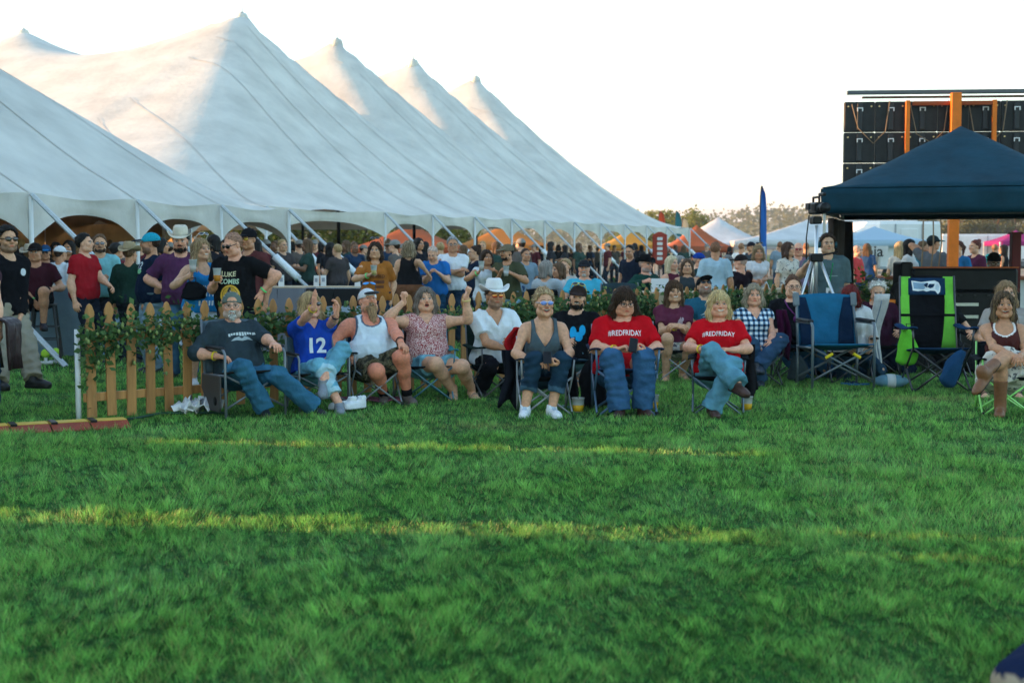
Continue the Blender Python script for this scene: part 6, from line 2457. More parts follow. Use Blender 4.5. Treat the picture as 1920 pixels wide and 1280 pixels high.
# sunglasses hung on her neckline
q = r['T']((.0, -.165, .355))
t = thing('hanging_sunglasses', 'black sunglasses hanging on the neckline of the blonde in red', 'sunglasses', q)
v, f, c = shades(dict(col=(.01, .01, .012)), .006)
v = (v - np.array((0, -.1, 0))) * .9
v = np.stack([v[:, 0] * .35, v[:, 2] * .6 - .01, v[:, 1] * .8], 1)
me = mesh_from(v, f, True)
set_attr(me, 'col', np.tile(np.array((.01, .01, .012)), (len(v), 1)), 'FLOAT_COLOR'); set_attr(me, 'rest', v, 'FLOAT_VECTOR')
link('frame', me, MATS['gloss'], t)

# ---- second row, right
P('seated woman in plum tee with very long wavy brown hair', (1264, 548), 16.5, 2, (6, 0), res='hi', pose='sit', sex='f', fat=.35, lean=-2, h=1.0, skin=OLIVE,
  hpxa=(1268, 612, -.36), hpxb=(1272, 610, -.36), fda=(.8, -.4, 0), fdb=(-.8, -.4, 0), fpa=(1250, 714), fpb=(1281, 712), hair=dict(style='long', col=(.055, .028, .014), col2=(.17, .09, .045), L=.40, bangs=True, curl=.8), face=dict(smile=1),
  top=dict(kind='tee', col=(.105, .022, .045)), bottom=dict(kind='shorts', col=(.42, .39, .34), len=.55, mat='floral', loose=.03), shoes=dict(kind='sandal', col=(.35, .25, .18)), bands=[('a', YB)],
  prints=[dict(poly=polys(poly_ellipse(.2, .32, .0, .0, 9), poly_ellipse(.1, .18, .2, .28, 7), poly_ellipse(.12, .1, -.2, -.2, 7), poly_pts([(-.1, .2), (.05, .5), (.1, .2)])), w=.14, at=(.05, .30), col=(.38, .30, .33))],
  chair=dict(label='dark camp chair under the woman in the plum tee', seat=(.02, .02, .025), frame=(.3, .3, .32), bh=.82))
P('seated man in teal blue tee and black cap laughing with head thrown back', (1324, 538), 16.9, 4, (6, 32), res='hi', pose='sit', sex='m', fat=.35, lean=-11, h=1.0, skin=OLIVE,
  hpxa=(1300, 606, -.40), hpxb=(1360, 612, -.3), fpa=(1306, 702), fpb=(1350, 702), hair=dict(style='short', col=BLACK), hat=dict(kind='cap', col=(.010, .010, .011)), glasses=dict(kind='shades', col=(.012, .012, .014)), stubble=(.09, .07, .06), face=dict(open=1, smile=.7),
  top=dict(kind='tee', col=(.018, .095, .145)), bottom=dict(kind='shorts', col=(.25, .23, .2), len=.85), shoes=dict(col=(.2, .2, .2)), bands=[('a', YB)],
  prints=[dict(poly=polys(poly_pts([(-.5, -.05), (-.1, .1), (.5, .06), (.1, -.02)]), poly_pts([(-.4, -.16), (.4, -.1), (.4, -.14), (-.3, -.2)])), w=.2, at=(0, .30), col=(.25, .42, .48))],
  chair=dict(label='black camp chair under the laughing man in the black cap', seat=(.012, .012, .014), frame=(.1, .1, .1), bh=.86))
P('seated woman in navy and white checked blouse with crossed denim legs', (1414, 566), 15.9, 6, (-2, 0), res='hi', pose='sit', sex='f', fat=.3, lean=-4, h=.98, skin=ROSY,
  hpxa=(1410, 650, -.3), hpxb=(1446, 640, -.35), fpa=(1428, 724), fpb=(1424, 684, -.55), kb=(.9, -.8, 1.0), tb=-10, hair=dict(style='long', col=(.22, .17, .11), col2=(.5, .44, .34), L=.13), brow=(.12, .08, .05),
  top=dict(kind='tee', col=(.3, .3, .3), sleeve=.22, neck='v', vd=.10, mat='plaid', inf=.024), bottom=dict(kind='jeans', col=(.03, .065, .12), flare=.02), shoes=dict(col=(.02, .03, .045), boot=.12),
  chair=dict(label='plum camp chair under the woman in the checked blouse', seat=(.05, .006, .03), frame=(.06, .06, .07), bh=.86))
r = P('large seated woman in black top with glasses and purple cord', (1488, 538), 16.7, -4, (-2, 0), res='hi', pose='sit', sex='f', fat=1.1, lean=-4, h=1.02, skin=FAIR,
  fpa=(1495, 704), fpb=(1526, 704), hair=dict(style='bun', col=(.10, .05, .03), line=.112), glasses=dict(kind='specs', col=(.08, .06, .06)), face=dict(smile=.6),
  top=dict(kind='long', col=(.008, .008, .010), sleeve=1.6, inf=.026), bottom=dict(kind='jeans', col=(.03, .09, .17), fade=.6), shoes=dict(col=(.02, .02, .02)),
  chair=dict(label='black camp chair under the large woman with the purple cord', seat=(.012, .01, .016), frame=(.05, .05, .05), bh=.84))
pc = thing('purple_cord', 'purple cord necklace on the large woman in black', 'necklace', r['T']((0, -.2, .4)))
o0 = r['T']((0, -.2, .4))
MB().tube([r['T'](q) - o0 for q in ((-.10, -.06, .50), (-.075, -.165, .42), (-.03, -.21, .36), (0, -.222, .33), (.03, -.21, .36), (.075, -.165, .42), (.10, -.06, .50))], .008, 6).build('cord', mat('cord_purple', (.14, .02, .13), .7), pc, True)
MB().lathe([(.004, .03), (.02, .02), (.026, -.02), (.006, -.05)], tuple(r['T']((0, -.228, .29)) - o0), 8).build('tassel', mat('cord_purple', (.14, .02, .13)), pc, True)
r = P('standing camera operator in grey tee with headphones and green lanyard', (1551, 458), 17.35, -6, (-2, 4), res='hi', sex='m', fat=.35, skin=(.54, .31, .19), hpxa=(1512, 497, -.35), ea=(-.8, .2, -1), hpa='grip', hpxb=(1594, 586, -.05),
      hair=dict(style='short', col=DKBR, t=.016, line=.108), top=dict(kind='tee', col=(.075, .115, .125), sleeve=.85, inf=.028), bottom=dict(kind='jeans', col=(.008, .008, .010)), shoes=dict(col=(.02, .02, .02)),
      prints=[dict(poly=polys(poly_pts([(-.5, .0), (.5, .03), (.5, .1), (-.5, .07)])), w=.16, at=(.03, .27), col=(.22, .28, .28))])
hp_ = thing('headphones', 'dark teal headphones worn by the camera operator', 'headphones', r['head'])
hp_.rotation_euler = r['Rh'].to_euler()
MB().tube([(.095 * math.sin(t), .01, .015 + .12 * math.cos(t)) for t in np.linspace(-1.55, 1.55, 14)], .009, 6).build('headband', mat('phones_dark', (.01, .02, .03), .4), hp_, True)
for s in (-1, 1):
    MB().tube([(s * .082, .01, -.005), (s * .112, .01, -.005)], .038, 12).build('ear_cup', mat('phones_teal', (.01, .06, .08), .4), hp_, True)
ln = thing('lanyard', 'green lanyard with white badge on the camera operator', 'lanyard', r['T']((0, -.12, .3)))
o0 = r['T']((0, -.12, .3))
for s in (-1, 1):
    MB().tube([r['T']((s * .055, -.03, .50)) - o0, r['T']((s * .05, -.135, .42)) - o0, r['T']((s * .02, -.178, .24)) - o0, r['T']((.0, -.182, .14)) - o0], .008, 5).build('strap', mat('lanyard_green', (.01, .20, .07), .7), ln)
bb = r['T']((0, -.188, .09)) - o0
MB().box(tuple(bb), (.06, .006, .09)).build('badge', mat('paper_white', (.7, .7, .7)), ln, bevel=.002)
r = P('seated woman with red streaked hair and white hoodie looking down', (1590, 558), 16.2, -6, (-14, -28), res='hi', pose='sit', sex='f', fat=.35, lean=6, h=.98, skin=(.58, .34, .22),
      hpxb=(1632, 648, -.30), hpxa=(1590, 650, -.34), fpa=(1580, 706), fpb=(1612, 706), hair=dict(style='long', col=(.06, .018, .012), col2=(.26, .008, .012), L=.17, streak=.9),
      top=dict(kind='long', col=(.66, .66, .66), sleeve=1.0, inf=.036), bottom=dict(kind='jeans', col=(.02, .05, .09)), shoes=dict(col=(.02, .02, .02)),
      chair=dict(label='black camp chair under the woman with red streaked hair', seat=(.012, .012, .014), frame=(.06, .06, .07), bh=.84))
hd_ = MB()
for k in range(2):
    pass
fl = Field((-.22, -.12, -.10), (.22, .22, .14), .014)
fl.cap((-.14, .03, .0), (-.06, .11, .03), .055, .06, k=.04); fl.cap((-.06, .11, .03), (.06, .11, .03), .06, .06, k=.04); fl.cap((.06, .11, .03), (.14, .03, 0), .06, .055, k=.04)
v, f = fl.mesh()
hood = link('hood', mesh_from(v, f, True), mat('hood_white', (.66, .66, .65), .9, bump=.5, bscale=20), r['root'])
hood.location = r['root'].matrix_basis.inverted() @ r['T']((0, .0, .48))
P('seated white haired woman in plum jumper with sunglasses on her head', (1643, 546), 17.3, -6, (-10, -20), res='hi', pose='sit', sex='f', fat=.5, lean=2, h=1.0, skin=FAIR,
  fpa=(1640, 696), fpb=(1672, 696), hair=dict(style='short', col=WHITE, t=.018), glasses=dict(kind='shades', col=(.012, .012, .014), up=True, dz=.10, dy=.01), top=dict(kind='long', col=(.05, .014, .03), sleeve=1.9), bottom=dict(kind='jeans', col=NAVY), brow=(.4, .36, .32),
  chair=dict(label='black camp chair under the white haired woman', seat=(.012, .012, .014), frame=(.03, .03, .03), bh=.9))
P('seated curly blond person hidden behind the green and navy chair', (1772, 548), 16.9, 0, (0, 0), res='mid', pose='sit', sex='f', h=1.0, skin=FAIR, fpa=(1760, 698), fpb=(1786, 698),
  hair=dict(style='bob', col=(.20, .13, .07), col2=(.42, .3, .17), L=.05, curl=1.0), glasses=dict(kind='shades', col=(.012, .012, .014)), top=dict(kind='tee', col=(.012, .012, .014)), bottom=dict(kind='jeans', col=(.02, .02, .025)),
  chair=dict(label='black camp chair behind the green and navy chair', seat=(.012, .012, .014), frame=(.03, .03, .03), bh=.86))
P('man in black cap and black shirt working behind the sound desk', (1852, 492), 19.6, -6, (-4, -14), res='mid', sex='m', h=1.0, lean=24, fat=.3, skin=(.26, .15, .10), hair=dict(style='short', col=BLACK), hat=dict(kind='cap', col=(.008, .008, .009), back=True, gap=(.008, .008, .009)),
  glasses=dict(kind='specs', col=(.02, .02, .02)), stubble=(.06, .045, .04), top=dict(kind='long', col=(.008, .008, .010), sleeve=1.9), hpxa=(1830, 530, -.35), hpxb=(1880, 530, -.35), bottom=dict(kind='jeans', col=(.01, .01, .012)), pose='sit', hzmax=.75, hzmin=.6)
P('seated woman in grey top with glasses behind the booted woman', (1893, 550), 14.9, -8, (-4, 0), res='hi', pose='sit', sex='f', fat=.35, h=1.0, skin=FAIR, hair=dict(style='long', col=(.20, .12, .06), col2=(.42, .30, .17), L=.22), glasses=dict(kind='specs', col=(.1, .08, .07)),
  top=dict(kind='tee', col=(.30, .27, .25)), bottom=dict(kind='jeans', col=NAVY), shoes=dict(kind='sandal', col=(.1, .06, .05)), fpa=(1850, 745), fpb=(1905, 745),
  chair=dict(label='navy camp chair with lime edging behind the booted woman', seat=(.008, .02, .045), frame=(.25, .6, .12), bh=.86))
r = P('laughing seated woman in brown crop top and short skirt wearing tan boots', (1886, 584), 13.1, -10, (-8, 2), res='hi', pose='sit', sex='f', fat=.22, lean=-8, h=.98, skin=(.50, .245, .135),
      hpxa=(1898, 666, -.36), hpxb=(1912, 668, -.36), fda=(.5, -.7, -.3), fdb=(-.3, -.8, -.2), pna=(.2, .2, -1), pnb=(-.2, .2, -1), ea=(-1, .3, -.6), fpa=(1877, 781), fpb=(1842, 700, -.62), kb=(.1, -1, 1.5), ka=(0, -1, .3), tpb=-40, tb=-45,
      hair=dict(style='long', col=(.035, .02, .012), col2=(.40, .26, .13), L=.24, streak=.45, curl=.3), face=dict(open=.6, smile=1),
      top=dict(kind='tank', col=(.075, .022, .02), sleeve=0, neck='scoop', trim=(.72, .68, .66), inf=.012, hem=.10), bottom=dict(kind='skirt', col=(.6, .56, .5), len=.46, mat='floral', flare=.05), shoes=dict(col=(.19, .075, .03), boot=.26, sole=(.02, .012, .01)),
      chair=dict(label='lime framed folding chair under the laughing booted woman', seat=(.01, .012, .016), frame=(.26, .68, .14), bh=.80))

# ---- empty chairs and things about them
q = ground(1560, 726)
bc = camp_chair('empty bright blue director camp chair with grey arms', at(1565, 700, 15.45).x, 15.45, 4, 'director', seat=(.014, .115, .22), frame=(.10, .125, .14), bh=.90, sc_=1.12)
for s in (-1, 1):
    back_grid(bc, 0, 0, .02, .93, (.006, .018, .045), 'side_panel', 1, shape=lambda q, s=s: (s * (.95), s * (.42 + .30 * q ** 2)) if s < 0 else (s * (.42 + .30 * q ** 2), s * .95), bh=.90)
    MB().box((s * .29, .372, .84), (.06, .05, .14), rot=Matrix.Rotation(-.22, 3, 'X')).build('corner_pocket', cmat((.16, .19, .21)), bc['t'], bevel=.012)
    MB().tube([(s * .17, -.262, .305), (s * .10, -.260, .345)], .0155, 8).build('yellow_label', mat('label_yellow', (.75, .55, .02), .5), bc['t'])
sh = camp_chair('empty navy and lime high backed camp chair with a hawk emblem', at(1752, 700, 15.2).x, 15.2, -2, 'quad', seat=(.010, .035, .085), back=(.006, .006, .008), frame=(.015, .015, .017), bh=1.14, sc_=1.06, arm=(.012, .04, .10))
for s in (-1, 1):
    back_grid(sh, 0, 0, .02, .99, (.16, .52, .06), 'lime_panel', 1, lift=.006, shape=lambda q, s=s: ((-.97, -.58 - .10 * math.sin(q * 3.1) + .10 * (1 - q)) if s < 0 else (.58 + .10 * math.sin(q * 3.1) - .10 * (1 - q), .97)), bh=1.14)
back_grid(sh, -.66, .66, .74, .97, (.010, .035, .085), 'navy_panel', 1, lift=.010, bh=1.14)
back_grid(sh, -.97, .97, .45, .485, (.006, .006, .008), 'strap', 1, lift=.013, bh=1.14)
hawk = [(-.56, .935), (-.50, .80), (-.30, .79), (-.12, .80), (.0, .785), (.14, .80), (.30, .795), (.40, .75), (.47, .78), (.50, .85), (.44, .91), (.30, .935), (.05, .925), (-.20, .915)]
back_poly(sh, [hawk], (.72, .75, .78), 'hawk_emblem', 1, .002, 1.14)
back_poly(sh, [[(-.50, .915), (-.46, .825), (-.12, .815), (-.04, .84), (-.12, .872), (.0, .905), (-.2, .9)]], (.22, .34, .48), 'hawk_emblem_shade', 1, .004, 1.14)
back_poly(sh, [[(.02, .85), (.10, .89), (.30, .89), (.24, .845), (.12, .83)], [(-.12, .872), (.0, .905), (.06, .9), (.0, .84)]], (.010, .03, .07), 'hawk_emblem_eye', 1, .006, 1.14)
back_poly(sh, [[(.34, .885), (.42, .89), (.455, .84), (.42, .79), (.36, .81), (.30, .82)]], (.5, .6, .68), 'hawk_emblem_beak', 1, .005, 1.14)


def bag(label, px, py, Y, size, colr, name='bag', rz=0, tilt=0, strap=True):
    """slack cloth bag: gathered neck, fuller foot, creases"""
    p = at(px, py, Y)
    t = thing(name, label, 'bag', p, R(rz))
    t.rotation_euler = (0, R(tilt), R(rz))
    sx_, sy_, sz_ = size
    rows = []
    sd = (px * 7) % 13
    for q in np.linspace(0, 1, 16):
        row = []
        wq = (.28 + .72 * min(1, q / .45) ** .7) * (1 if q < .86 else math.sqrt(max(.02, 1 - ((q - .86) / .15) ** 2)))
        for k in range(29):
            a = 2 * math.pi * k / 28
            f = 1 + .10 * math.sin(a * 5 + sd) * (1 - q) + .07 * math.sin(a * 3 + q * 7 + sd) + .05 * math.sin(a * 9 + q * 11)
            e = abs(math.cos(a)) ** .7 * math.copysign(1, math.cos(a))
            row.append((sx_ * wq * f * e + .02 * math.sin(q * 4 + sd), sy_ * wq * f * math.sin(a), sz_ * (1 - 2 * q)))
        rows.append(row)
    mb = MB().grid(rows)
    mb.f.append(tuple(range(15 * 29, 15 * 29 + 28)))
    mb.build('sack', cmat(colr), t, True)
    if strap:
        MB().tube([(-.02, 0, sz_ * .9), (-.05, -.02, sz_ * 1.35), (.03, 0, sz_ * 1.4), (.03, 0, sz_ * .9)], .006, 5).build('strap', mat('foot_black', (.02, .02, .02)), t)


def drape(label, px, py, Y, w, h, colr, name, rz=0):
    """garment hanging in folds from a chair arm or back"""
    p = at(px, py, Y)
    t = thing(name, label, 'jacket', p, R(rz))
    sd = px % 7
    rows = []
    for q in np.linspace(0, 1, 14):
        ww = w * (.55 + .45 * min(1, q * 1.6)) * (1 - .12 * math.sin(q * 5 + sd))
        rows.append([(x * ww + .02 * math.sin(q * 6 + sd), .045 * math.sin(x * 9 + sd + q * 2) * (.4 + q) + .03 * math.cos(x * 4), -h * q - .05 * q * math.sin(x * 5 + sd) * (q > .8)) for x in np.linspace(-.5, .5, 15)])
    sheet('cloth', rows, cmat(colr), t, .022)


bag('lime green drawstring sack hanging from the navy and lime chair', 1700, 652, 15.3, (.11, .06, .19), (.14, .52, .04), 'drawstring_sack', 0, 8)
bag('navy chair bag leaning between the empty chair and the booted woman', 1788, 690, 14.3, (.085, .07, .20), (.012, .05, .12), 'chair_bag', 0, 32)
bag('black tote bag standing beside the woman reading her phone', 1112, 722, 13.4, (.12, .09, .24), (.010, .010, .013), 'tote_bag')
drape('black jacket bundle hanging behind the grinning woman in a vest', 957, 656, 13.3, 0.18, 0.52, (.008, .009, .014), 'hanging_jacket')
drape('black jacket hanging on the chair of the blonde in red', 1402, 645, 13.3, 0.18, 0.48, (.010, .009, .011), 'hanging_jacket')
bag('black shoulder bag hanging on the far side of the grinning woman', 1072, 700, 13.5, (.06, .08, .25), (.008, .009, .012), 'shoulder_bag')
bag('dark grey plastic bag on the grass beside the blue chair', 1494, 690, 16.0, (.10, .08, .15), (.05, .07, .08), 'plastic_bag')
drape('plum coat hanging on the chair of the checked blouse woman', 1468, 581, 16.0, 0.16, 0.52, (.055, .006, .032), 'hanging_coat')
drape('red jacket lying between the cowboy hat man and the vest woman', 968, 614, 13.9, 0.18, 0.28, (.40, .01, .012), 'red_jacket')
bag('clear water bottle bag on the grass behind the lemonade cup', 1068, 770, 13.4, (.07, .05, .06), (.16, .26, .30), 'bottle_pouch', 0, 50, False)
# football-shaped cushion
q = ground(1672, 727)
fb = thing('football_cushion', 'pale blue football shaped cushion lying on the grass', 'football', (q.x, q.y + .05, .07), R(-4))
prof_ = [(.001, -.21), (.035, -.17), (.065, -.10), (.076, 0), (.065, .10), (.035, .17), (.001, .21)]
mb = MB().lathe(prof_, (0, 0, 0), 16)
mb.v = [(v[2], v[0] * 1.2, v[1]) for v in mb.v]
mb.build('ball', mat('ball_blue', (.13, .27, .36), .6, noise=.25, nscale=6), fb, True)
mb = MB().lathe([(.0765, -.045), (.079, 0), (.0765, .045)], (0, 0, 0), 16)
mb.v = [(v[2], v[0] * 1.2, v[1]) for v in mb.v]
mb.build('band', mat('ball_white', (.62, .66, .68), .6), fb, True)
for k, (px, py) in enumerate(((1598, 727), (1610, 728))):
    q = ground(px, py)
    t = thing('flip_flop', 'blue flip flop lying on the grass under the blue chair', 'sandal', (q.x, q.y, .04), R(70 + k * 30), 'pair of blue flip flops')
    lo_ = [(.042 * math.cos(a), .125 * math.sin(a), 0) for a in np.linspace(0, 2 * math.pi, 17)[:-1]]
    MB().poly_prism(lo_, (0, 0, .015)).build('sole', mat('flip_blue', (.015, .10, .22), .6), t)
    MB().tube([(-.036, 0, .015), (-.01, .06, .04), (0, .08, .015)], .006, 5).build('strap', mat('flip_dark', (.01, .02, .05)), t)
    MB().tube([(.036, 0, .015), (.01, .06, .04), (0, .08, .015)], .006, 5).build('strap', mat('flip_dark', (.01, .02, .05)), t)
# striped throw on the white haired woman's chair
q = at(1650, 640, 16.4)
rows = [[(.02 * math.sin(z * 9) + .05 * (z - .5) + x, .10 * math.sin(x * 6 + z * 3), z) for x in np.linspace(-.075, .075, 7)] for z in np.linspace(.06, .98, 14)]
t = thing('striped_throw', 'pale striped throw hanging from the chair of the red streaked woman', 'blanket', (q.x, q.y, 0), R(20))
sheet('cloth', rows, mat('throw_grey', (.55, .54, .52), .9, noise=.2, nscale=9, bump=.4), t, .03)
for x in (-.03, .035):
    rows2 = [[(r_[3][0] + x + w, r_[3][1] - .03 + .6 * x, r_[3][2]) for w in (-.008, .008)] for r_ in rows[1:-1]]
    sheet('stripe', rows2, mat('throw_stripe', (.22, .26, .30), .9), t, .004)
# patterned rug under the tank top man
q = ground(690, 757)
rows = [[((i - 6) * .055, (j - 3) * .05, .035 + .012 * math.sin(i * 1.3) * math.cos(j * 2)) for j in range(7)] for i in range(13)]
t = thing('patterned_cloth', 'dark patterned cloth lying on the grass under the bearded man', 'cloth', (q.x, q.y + .1, 0))
sheet('cloth', rows, mat('rug_dark', (.02, .03, .06), .9, nscale=28, col2=(.35, .08, .09)), t, .01)
# blanket form guessed in for an unclear blurred shape close to the camera
q = ground(1915, 1262)
t = thing('guessed_roll', 'beige and navy roll guessed in for an unclear shape on the near grass', 'blanket', (q.x + .075, q.y - .02, -.03), R(-35))
fl = Field((-.2, -.45, 0), (.3, .45, .36), .02)
fl.cap((0, -.35, .09), (0, .30, .09), .085, .085, k=.03); fl.cap((.10, -.30, .17), (.10, .36, .19), .085, .075, k=.03); fl.ell((.08, .32, .12), (.13, .12, .12), k=.04)
v, f = fl.mesh()
me = mesh_from(v, f, True)
c = np.tile(np.array((.34, .27, .20)), (len(v), 1))
c[(np.sin(v[:, 1] * 42 + v[:, 2] * 20) > .55)] = (.25, .2, .17)
c[(v[:, 1] > .10) | (v[:, 2] > .13)] = (.012, .02, .055)
set_attr(me, 'col', c, 'FLOAT_COLOR'); set_attr(me, 'rest', v, 'FLOAT_VECTOR')
link('roll', me, MATS['cloth'], t)
# ---- standing at the left, beyond and beside the fence
P('walking young man in black long sleeved polo and sunglasses beside the cable ramp', (16, 450), 13.6, 55, (42, 2), res='hi', sex='m', skin=OLIVE, hair=dict(style='short', col=BLACK, t=.020), glasses=dict(kind='shades', col=(.02, .016, .014)), stubble=(.16, .1, .07),
  top=dict(kind='long', col=(.008, .008, .010), sleeve=1.92, collar=(.008, .008, .010), hem=-.05), bottom=dict(kind='jeans', col=(.26, .23, .17), mat='cloth', flare=.03, loose=.02), shoes=dict(col=(.008, .008, .008)), hpxb=(38, 610, -.12), fpa=(4, 782), fpb=(84, 776), tb=18,
  prints=[dict(poly=poly_ellipse(.5, .5, 0, 0, 14), w=.07, at=(.085, .36), col=(.55, .58, .60))])
r = P('person at the edge carrying a dark jacket over one bare arm', (-44, 470), 12.3, 20, (20, 0), res='mid', sex='f', skin=FAIR, hpxb=(2, 640, -.22), eb=(1, .1, -.1), hair=dict(style='long', col=BROWN), top=dict(kind='tank', col=(.06, .03, .04), sleeve=.2), bottom=dict(kind='jeans', col=(.02, .045, .09)))
q = r['wr']['b']
t = thing('draped_jacket', 'dark brown satin jacket draped over the bare arm at the edge', 'jacket', (q.x + .02, q.y, q.z))
rows = []
for a in np.linspace(-2.1, 2.1, 15):
    row = []
    for y in np.linspace(-.16, .16, 9):
        d = abs(a)
        if d < 1.2:
            x, z = .085 * math.sin(a) * 1.2, .085 * math.cos(a)
        else:
            x = math.copysign(.10 + .035 * math.sin(y * 30) * (d - 1.2), a); z = .03 - (d - 1.2) * .42
        row.append((x + .02 * math.sin(y * 40 + a * 2), y, z))
    rows.append(row)
sheet('cloth', rows, mat('jacket_brown', (.030, .016, .018), .35, noise=.2, nscale=8, bump=.5, bscale=12), t, .02)

for px, Y in ((84, 19.35), (62, 20.3)):
    stool('grey metal bar stool beside the slate clothed table', at(px, 600, Y).x, Y, 12, 'metal bar stools')
P('man in maroon polo and black cap seated on a bar stool', (70, 486), 19.4, 12, (6, 0), res='mid', pose='sit', sex='m', fat=.45, lean=8, h=1.0, hzmax=.90, hzmin=.8, skin=TAN, hair=dict(style='short', col=BLACK), hat=dict(kind='cap', col=(.012, .010, .010)),
  top=dict(kind='tee', col=(.045, .010, .016), collar=(.045, .01, .016)), bottom=dict(kind='shorts', col=(.012, .012, .014), len=.9), shoes=dict(col=(.02, .02, .03)), fa=(-.1, -.34, .3), fb=(.12, -.38, .42), hpxa=(64, 566, -.25), bands=[('a', GB)])
MEN = dict(sex='m', res='mid')
P('man in red polo standing in profile under the low tent', (160, 456), 18.6, 72, (82, 4), **MEN, fat=.3, skin=FAIR, hair=dict(style='short', col=BLACK, t=.014), top=dict(kind='polo', col=(.30, .012, .018), collar=(.3, .012, .018)), bottom=dict(kind='jeans', col=(.012, .016, .028)), hpxb=(206, 536, -.1))
P('bearded man in pale turquoise shirt and shades under the low tent', (189, 457), 19.3, 8, (14, 0), **MEN, fat=.2, skin=OLIVE, hair=dict(style='short', col=BROWN), beard=dict(col=(.06, .035, .02)), glasses=dict(kind='shades', col=(.02, .02, .022), lens=(.2, .2, .22)), top=dict(kind='tee', col=(.20, .48, .52), collar=(.2, .48, .52)), bottom=dict(kind='jeans', col=(.02, .022, .03)), hpxa=(190, 520, -.3), hpa='grip')
P('man in dark green shirt and straw hat seen from behind', (243, 476), 18.8, 168, (160, 0), **MEN, fat=.3, skin=TAN, hair=dict(style='short', col=BROWN), hat=dict(kind='cowboy', col=(.36, .28, .17)), top=dict(kind='long', col=(.012, .035, .026), sleeve=1.9), bottom=dict(kind='jeans', col=(.015, .02, .03)))
P('man in navy football jersey with turquoise cap facing away from the tent pole', (281, 457), 17.2, -62, (-78, 0), **MEN, fat=.55, skin=TAN, hair=dict(style='short', col=DKBR), hat=dict(kind='cap', col=(.02, .33, .46), col2=(.02, .03, .05)), stubble=(.12, .07, .05),
  top=dict(kind='tee', col=(.008, .016, .038), sleeve=.75), bottom=dict(kind='jeans', col=(.16, .24, .29)), hpxb=(278, 566, -.15), bands=[('b', GB)], prints=[dict(text='12', w=.10, at=(.02, .40), col=(.5, .6, .65)), dict(poly=poly_ellipse(.5, .22, 0, 0, 12), w=.13, at=(.02, .33), col=(.20, .55, .28))])
P('bearded man in purple collared shirt and cream cowboy hat behind the fence', (340, 452), 16.6, 6, (6, -4), res='hi', sex='m', fat=.6, skin=ROSY, hair=dict(style='short', col=BLACK), hat=dict(kind='cowboy', col=(.62, .56, .45)), beard=dict(col=(.015, .010, .008)),
  top=dict(kind='tee', col=(.085, .028, .075), collar=(.085, .028, .075), sleeve=.8), bottom=dict(kind='jeans', col=(.05, .12, .2)), hpxa=(306, 540, -.12), hpxb=(366, 545, -.1), ea=(-1, .4, -.4))
r = P('blond woman in bright blue lettered tank top lifting a clear cup', (379, 468), 15.7, 34, (48, 3), res='hi', sex='f', fat=.25, skin=(.60, .33, .2), hair=dict(style='long', col=(.22, .13, .06), col2=BLOND2, L=.24, streak=.7), glasses=dict(kind='shades', col=(.75, .73, .7), lens=(.03, .03, .04), up=True, dz=.10, dy=.02), face=dict(smile=.7),
      top=dict(kind='tank', col=(.015, .20, .50), sleeve=0, neck='scoop', inf=.022), bottom=dict(kind='shorts', col=(.5, .55, .6), len=.45), hpxa=(356, 516, -.32), fda=(.35, -.3, .8), hpa='grip', ea=(-.9, .1, -.8), shoes=dict(col=(.5, .5, .5)),
      prints=[dict(text='GONNA', w=.20, at=(0, .235), col=(.72, .78, .80)), dict(poly=polys(*[poly_pts([(-.45 + .2 * i, -.12), (-.40 + .2 * i, .22 - .06 * (i % 2)), (-.34 + .2 * i, .2), (-.38 + .2 * i, -.12)]) for i in range(5)]), w=.2, at=(0, .15), col=(.72, .78, .80)),
              dict(poly=polys(*[poly_pts([(-.5 + .19 * i, -.14), (-.46 + .19 * i, .14), (-.36 + .19 * i, .14), (-.40 + .19 * i, -.14)]) for i in range(6)]), w=.2, at=(0, .05), col=(.72, .78, .80))])
hand_cup('clear plastic cup lifted by the blond woman in blue', r, 'a', (.6, .55, .5), off=(0, -.03, .02))
bag('black crossbody pouch on the hip of the blond woman in blue', 362, 545, 15.45, (.13, .06, .10), (.008, .008, .010), 'crossbody_pouch')
r = P('man in black band tee and sunglasses with a beer looking down', (437, 459), 15.3, -14, (-36, -16), res='hi', sex='m', fat=.55, skin=ROSY, hair=dict(style='crop', col=(.13, .10, .08)), glasses=dict(kind='shades', col=(.012, .012, .014)),
      top=dict(kind='tee', col=(.008, .008, .009), sleeve=.7, inf=.024), bottom=dict(kind='jeans', col=(.012, .014, .02)), hpxa=(404, 528, -.26), hpa='grip', pna=(1, .1, 0), hpxb=(490, 548, -.05), eb=(1, .3, .1), fdb=(-.1, -.2, -1), bands=[('b', GB)],
      prints=[dict(text='LUKE', w=.165, at=(-.01, .335), col=(.62, .58, .36), arc=-.01), dict(text='COMBS', w=.225, at=(0, .262), col=(.42, .58, .42), sy=1.1), dict(poly=poly_ellipse(.5, .5, 0, 0, 28, hole=.82), w=.22, at=(.02, .115), col=(.70, .42, .05)),
              dict(poly=poly_ellipse(.5, .5, 0, 0, 24), w=.172, at=(.02, .115), col=(.60, .36, .04)), dict(poly=polys(poly_pts([(-.14, -.42), (-.02, -.1), (-.12, .1), (-.02, .36), (.08, .36), (.10, .12), (.02, -.05), (.22, -.40), (.12, -.42), (.0, -.18), (-.06, -.42)])), w=.20, at=(.01, .125), col=(.02, .03, .03), lift=.003)])
hand_cup('plastic cup of amber beer held by the man in the black band tee', r, 'a', (.55, .22, .02), h=.14, off=(.01, -.03, .03))
